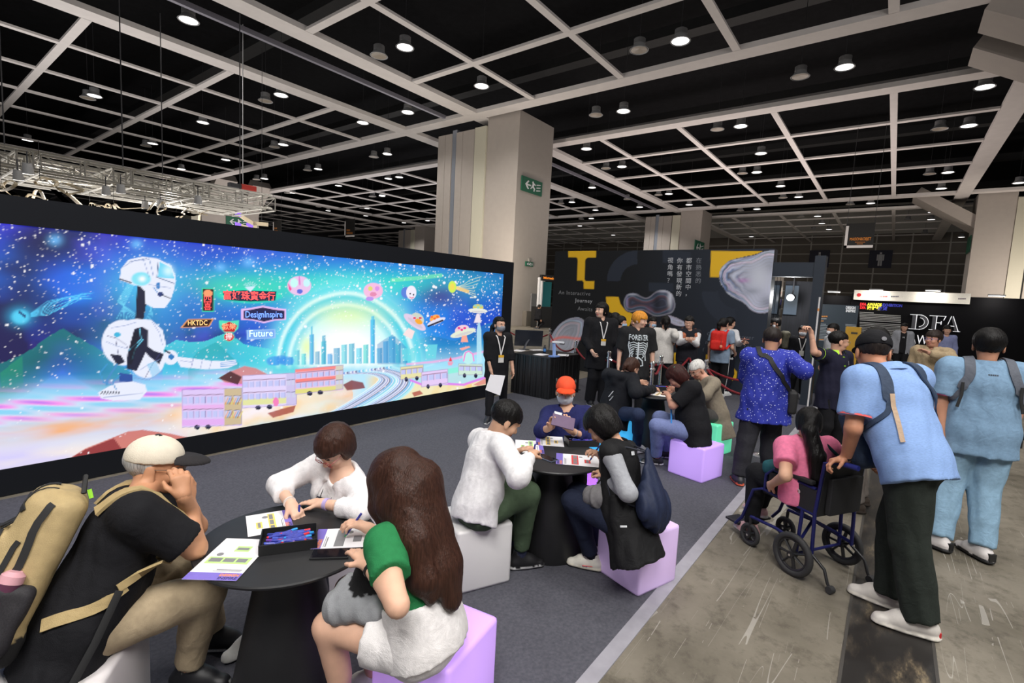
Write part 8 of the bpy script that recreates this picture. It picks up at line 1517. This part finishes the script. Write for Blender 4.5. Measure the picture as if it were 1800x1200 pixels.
P = visitor('dark-haired person behind red backpack girl holding out a phone', 1.66, (1270, 694), -62, (206, 206, 210), (20, 22, 34), hrel=-80, arms={'R': (None, ('n', 1306, 600), dict(curl=.4)), 'L': (None, ('f', 1304, 602), {})}); p = P.p; c = p.wr['R']+p.hand['R']['dir']*.11+V3((0, 0, .025)); t = thing('smartphone', 'phone held out beside the red backpack girl', 'phone', tuple(c)); MB().obox((0, 0, 0), p.f*.075, p.R*.037, V3((0, 0, .005))).build('case', mat('phone_case_pink', lin(190, 120, 110), .4), t, bevel=.002); MB().obox((0, 0, .006), p.f*.07, p.R*.033, V3((0, 0, .001))).build('screen', mat('dark_phone_glass', (0, 0, 0)), t)
P = visitor('masked staff woman in black with lanyard at the stand doorway', 1.56, (1398, 699), 158, (22, 22, 26), (20, 20, 24), mask=white_mask, hem=.2, g=.024, tail=False, nape=-.09, arms={'L': (None, ('n', 1420, 640), {}), 'R': (None, ('n', 1412, 640), {})}); P.lanyard(lan_w, badge_w, .42); p = P.p; c = DEP(1421, 629, proj(p.neck)[2]-.25); t = thing('paper_sheet', 'folded paper in the hand of masked doorway staff', 'paper', tuple(c)); MB().obox((0, 0, 0), CR*.05+CD*-.06, CD*.06+CR*.03, CF*.002).build('page', paper, t)
P = visitor('masked person with camouflage backpack in the stand doorway', 1.68, (1352, 690), 75, (30, 30, 34), (24, 24, 28), mask=white_mask, hrel=88); p = P.p; bb = p.pel+p.up*.3-p.fc*.2; t = thing('backpack', 'camouflage backpack in the stand doorway', 'backpack', tuple(bb)); cm = mat('camouflage', lin(96, 92, 78), .8, noise=.7, nscale=9); pack_body(t, bb, bb, [p.R, p.fc, p.up], (.15, .08, .2), cm, h=.014); MB().tube([x-bb for x in (p.neck+p.R*.1-p.fc*.14-p.up*.05, p.neck+p.R*.11+p.up*.04, P.on_chest(.11, .8, .04), p.pel+p.R*.19+p.up*.2, p.pel+p.R*.14+p.up*.14-p.fc*.14)], [(.026, .006)]*5, 8, flat=p.R).build('shoulder_strap', cm, t, smooth=True)
visitor('masked dark-haired person looking left behind the pointing man', 1.66, (1450, 716), 82, (190, 192, 196), dkn, mask=white_mask, hrel=95, fem=False)
P = visitor('woman in glasses and grey jacket over black logo T-shirt before awards wall', 1.64, (1578, 664), 150, (26, 26, 30), (22, 22, 26), glasses=True, nape=-.1, g=.014); P.top('open_jacket', cloth('pale_grey_jacket', (150, 152, 160)), g=.036, sleeve=1.95, hem=.16, fold=.006, gw=.024, extra=lambda F, q: F.box((q.neck+q.pel)/2+q.fc*.17, (.075, .12, .5), [q.R, q.fc, q.up], .02, .01, 0, 'sub')); p = P.p; wtext(P, 'shirt_logo', 'H', .07, white_logo, P.on_chest(0, .7, .1), -p.R, p.up, P.shirt, -p.fc)
visitor('long-haired person behind the beige fleece man', 1.66, (1651, 678), 150, (130, 136, 176), dkn, nape=-.14)
p = None
P = visitor('seated clerk in white shirt behind the far information desk', 1.66, tuple(G(958, 574)+V3((.6, .5, 0))), 200, wht_s, dkn, h=.02, hd=.011, fem=False, low=.34, legs={'L': (None, None), 'R': (None, None)})
pel = G(944, 578)+V3((0, 0, .62)); p = make_pose(1.7, pel, pel+V3((.05, 0, .47)), -60, arms=None, legs={'L': (None, None), 'R': (None, None)}); P = Person('person in black seated on a stool by the information desk', p, h=.02, hd=.011); P.top('jacket', blk_cloth, g=.03, sleeve=1.95, hem=.1, h=.018); P.bottom('trousers', blk_cloth, g=.018, h=.018); P.shoes(shoe_m, h=.014); P.hair(hair_blk)
c = (pel[0], pel[1], 0); t = thing('bar_stool', 'black stool beside the far information desk', 'stool', c); MB().lathe([(.2, .46), (.2, .52), (.001, .52)], n=18).build('seat', bk if False else blk, t, smooth=True); MB().tube([(0, 0, .02), (0, 0, .47)], .03, 10).build('post', chrome, t); MB().lathe([(.22, 0), (.22, .02), (.03, .04)], n=18).build('base', chrome, t, smooth=True)
# ---- tan backpack of the seated man
P = A; p = P.p; s = p.s; ax = [p.R, p.fc, p.up]; bb = p.pel+p.up*.2*s-p.fc*.245*s
t = thing('backpack', 'large tan and black hiking backpack with bottle pocket on seated man', 'backpack', tuple(bb)); tan = cloth('tan_pack_cloth', (178, 156, 112), rough=.7, noise=.08); pbk = mat('pack_black_trim', (.016, .016, .017), .75)
F = Field(*bounds([bb], .5), .0095); F.box(bb, (.155, .09, .28), ax, .06); F.box(bb-p.fc*.1-p.up*.06, (.12, .055, .17), ax, .045, .015); F.box(bb-p.up*.25, (.15, .1, .07), ax, .05, .02, 1); F.folds(.007, 22, 6); r = F.mesh(); pkb = np_mesh('pack_body', r[0]-bb, r[1], mat('pack_two_tone', (0, 0, 0), .75, attr='paint', noise=.1, nscale=30, bump=.25, bscale=300), t, np.array([lin(178, 156, 112), lin(30, 29, 30)])[r[2]], smooth=True)
zero = V3((0, 0, 0))
for z, yy in ((.15, -.13), (.235, -.12), (-.0, -.2), (-.12, -.2)): band([p.R*x+p.up*(z-.25*x*x/.03*.2)+p.fc*yy for x in (-.15, -.08, 0, .08, .15)], pkb, .011, .004, pbk, t, zero, 'zip_band', .002)
for x in (-.05, .05): band([p.R*x+p.up*.3-p.fc*.02, p.R*x+p.up*.24-p.fc*.12, p.R*x+p.up*.1-p.fc*.13], pkb, .013, .004, pbk, t, zero, 'compression_strap', .002)
for sg in (-1, 1):
    band([p.R*sg*.2-p.fc*.03+p.up*z for z in (-.25, -.1, .1, .27)], pkb, .012, .004, pbk, t, zero, 'side_piping', .002); band([p.R*sg*.2-p.fc*.085+p.up*z for z in (-.2, -.05, .1)], pkb, .009, .004, pbk, t, zero, 'side_piping', .002)
    pts = [p.neck-p.fc*.13-p.up*.07+p.R*sg*.09, p.neck-p.fc*.06+p.up*.045+p.R*sg*.115, P.on_chest(sg*.12, .86, .05), P.on_chest(sg*.15, .6, .05), p.pel+p.up*.2+p.R*sg*.235+p.fc*.05, p.pel+p.up*.12+p.R*sg*.215-p.fc*.1, bb-p.up*.22+p.R*sg*.15+p.fc*.06]
    band(pts[:5], A.shirt, [.032]*4+[.014], .012, tan, t, bb, 'shoulder_strap', .004); MB().tube([x-bb for x in (p.pel+p.up*.2+p.R*sg*.245+p.fc*.05, p.pel+p.up*.02+p.R*sg*.24+p.fc*.05, p.pel-p.up*.14+p.R*sg*.23+p.fc*.04)], [(.013, .003)]*3, 6, flat=p.fc).build('loose_webbing', pbk, t, smooth=True)
    band([bb-p.up*.16+p.R*sg*.16+p.fc*.12, p.pel+p.R*sg*.2+p.up*.12, p.pel+p.R*sg*.2+p.up*.2+p.fc*.08], A.shirt, [.022, .02, .012], .008, tan, t, bb, 'hip_belt', .004)
MB().tube([p.up*.28-p.R*.03+p.fc*.06, p.up*.34+p.fc*.04, p.up*.28+p.R*.03+p.fc*.06], .009, 8).build('grab_loop', pbk, t, smooth=True); MB().tube([p.up*.3+p.fc*.07+p.R*.04, p.up*.27+p.fc*.09+p.R*.045], .008, 6).build('lime_tag', mat('lime_tag', lin(150, 220, 60), .5), t)
pc_ = p.R*.17-p.up*.15-p.fc*.02; F = Field(*bounds([pc_], .2), .009); F.box(pc_, (.035, .085, .12), ax, .03); F.folds(.004, 40, 3); r = F.mesh(); np_mesh('mesh_pocket', r[0], r[1], mat('black_mesh', (.022, .02, .024), .7, noise=.5, nscale=240), t, smooth=True)
MB().tube([p.R*.19-p.up*.34+p.fc*.02, p.R*.19-p.up*.40+p.fc*.03], .008, 8).build('zip_pull', pbk, t)
bo = bb+pc_+p.up*.05; t2 = thing('drink_bottle', 'pink-lidded bottle in the side pocket of tan backpack', 'bottle', tuple(bo)); MB().tube([-p.up*.12, p.up*.075], .036, 16).build('body', mat('plum_bottle', lin(92, 52, 74), .25), t2, smooth=True); MB().tube([p.up*.075, p.up*.1, p.up*.112], [.037, .034, .02], 16).build('lid', mat('pink_lid', lin(214, 160, 170), .4), t2, smooth=True)
# pens in the hands at the tables
def hand_pen(p, S, label, col):
    h = p.hand[S]; c = p.wr[S]+unit(h['dir'])*.085*p.s; t = thing('marker_pen', label, 'pen', tuple(c)); d = unit(V3((.25, -.1, 1))+(-unit(h['dir']))*.35); MB().tube([-d*.065, d*.05], .0055, 8).build('barrel', mat('marker_barrel', (0, 0, 0)), t, smooth=True); MB().tube([-d*.078, -d*.065], [.0018, .0052], 8).build('tip', mat('pen_tip_%d_%d_%d' % col, lin(*col), .4), t)

for k, S, lb, cc in (('B', 'R', 'marker pen in the hand of white-cardigan woman', (60, 60, 120)), ('C', 'R', 'green marker pen in the hand of long-haired girl', (50, 160, 90)), ('D', 'R', 'marker pen in the hand of the white-sweatshirt boy', (40, 60, 70)), ('F', 'R', 'marker pen in the hand of bob-haired woman', (40, 60, 70))): hand_pen(POSES[k], S, lb, cc)

bs = G(1371, 780); hz = HZ(1383, 661, bs); t = thing('white_rod', 'slim white rod standing right of the blue dotted shirt', 'pole', tuple(bs)); MB().tube([(0, 0, .01), (0, 0, hz)], .011, 8).build('shaft', mat('white_pole', (0, 0, 0)), t, smooth=True); MB().lathe([(.07, 0), (.07, .01), (.012, .025)], n=14).build('foot', mat('pole_foot', (0, 0, 0)), t)
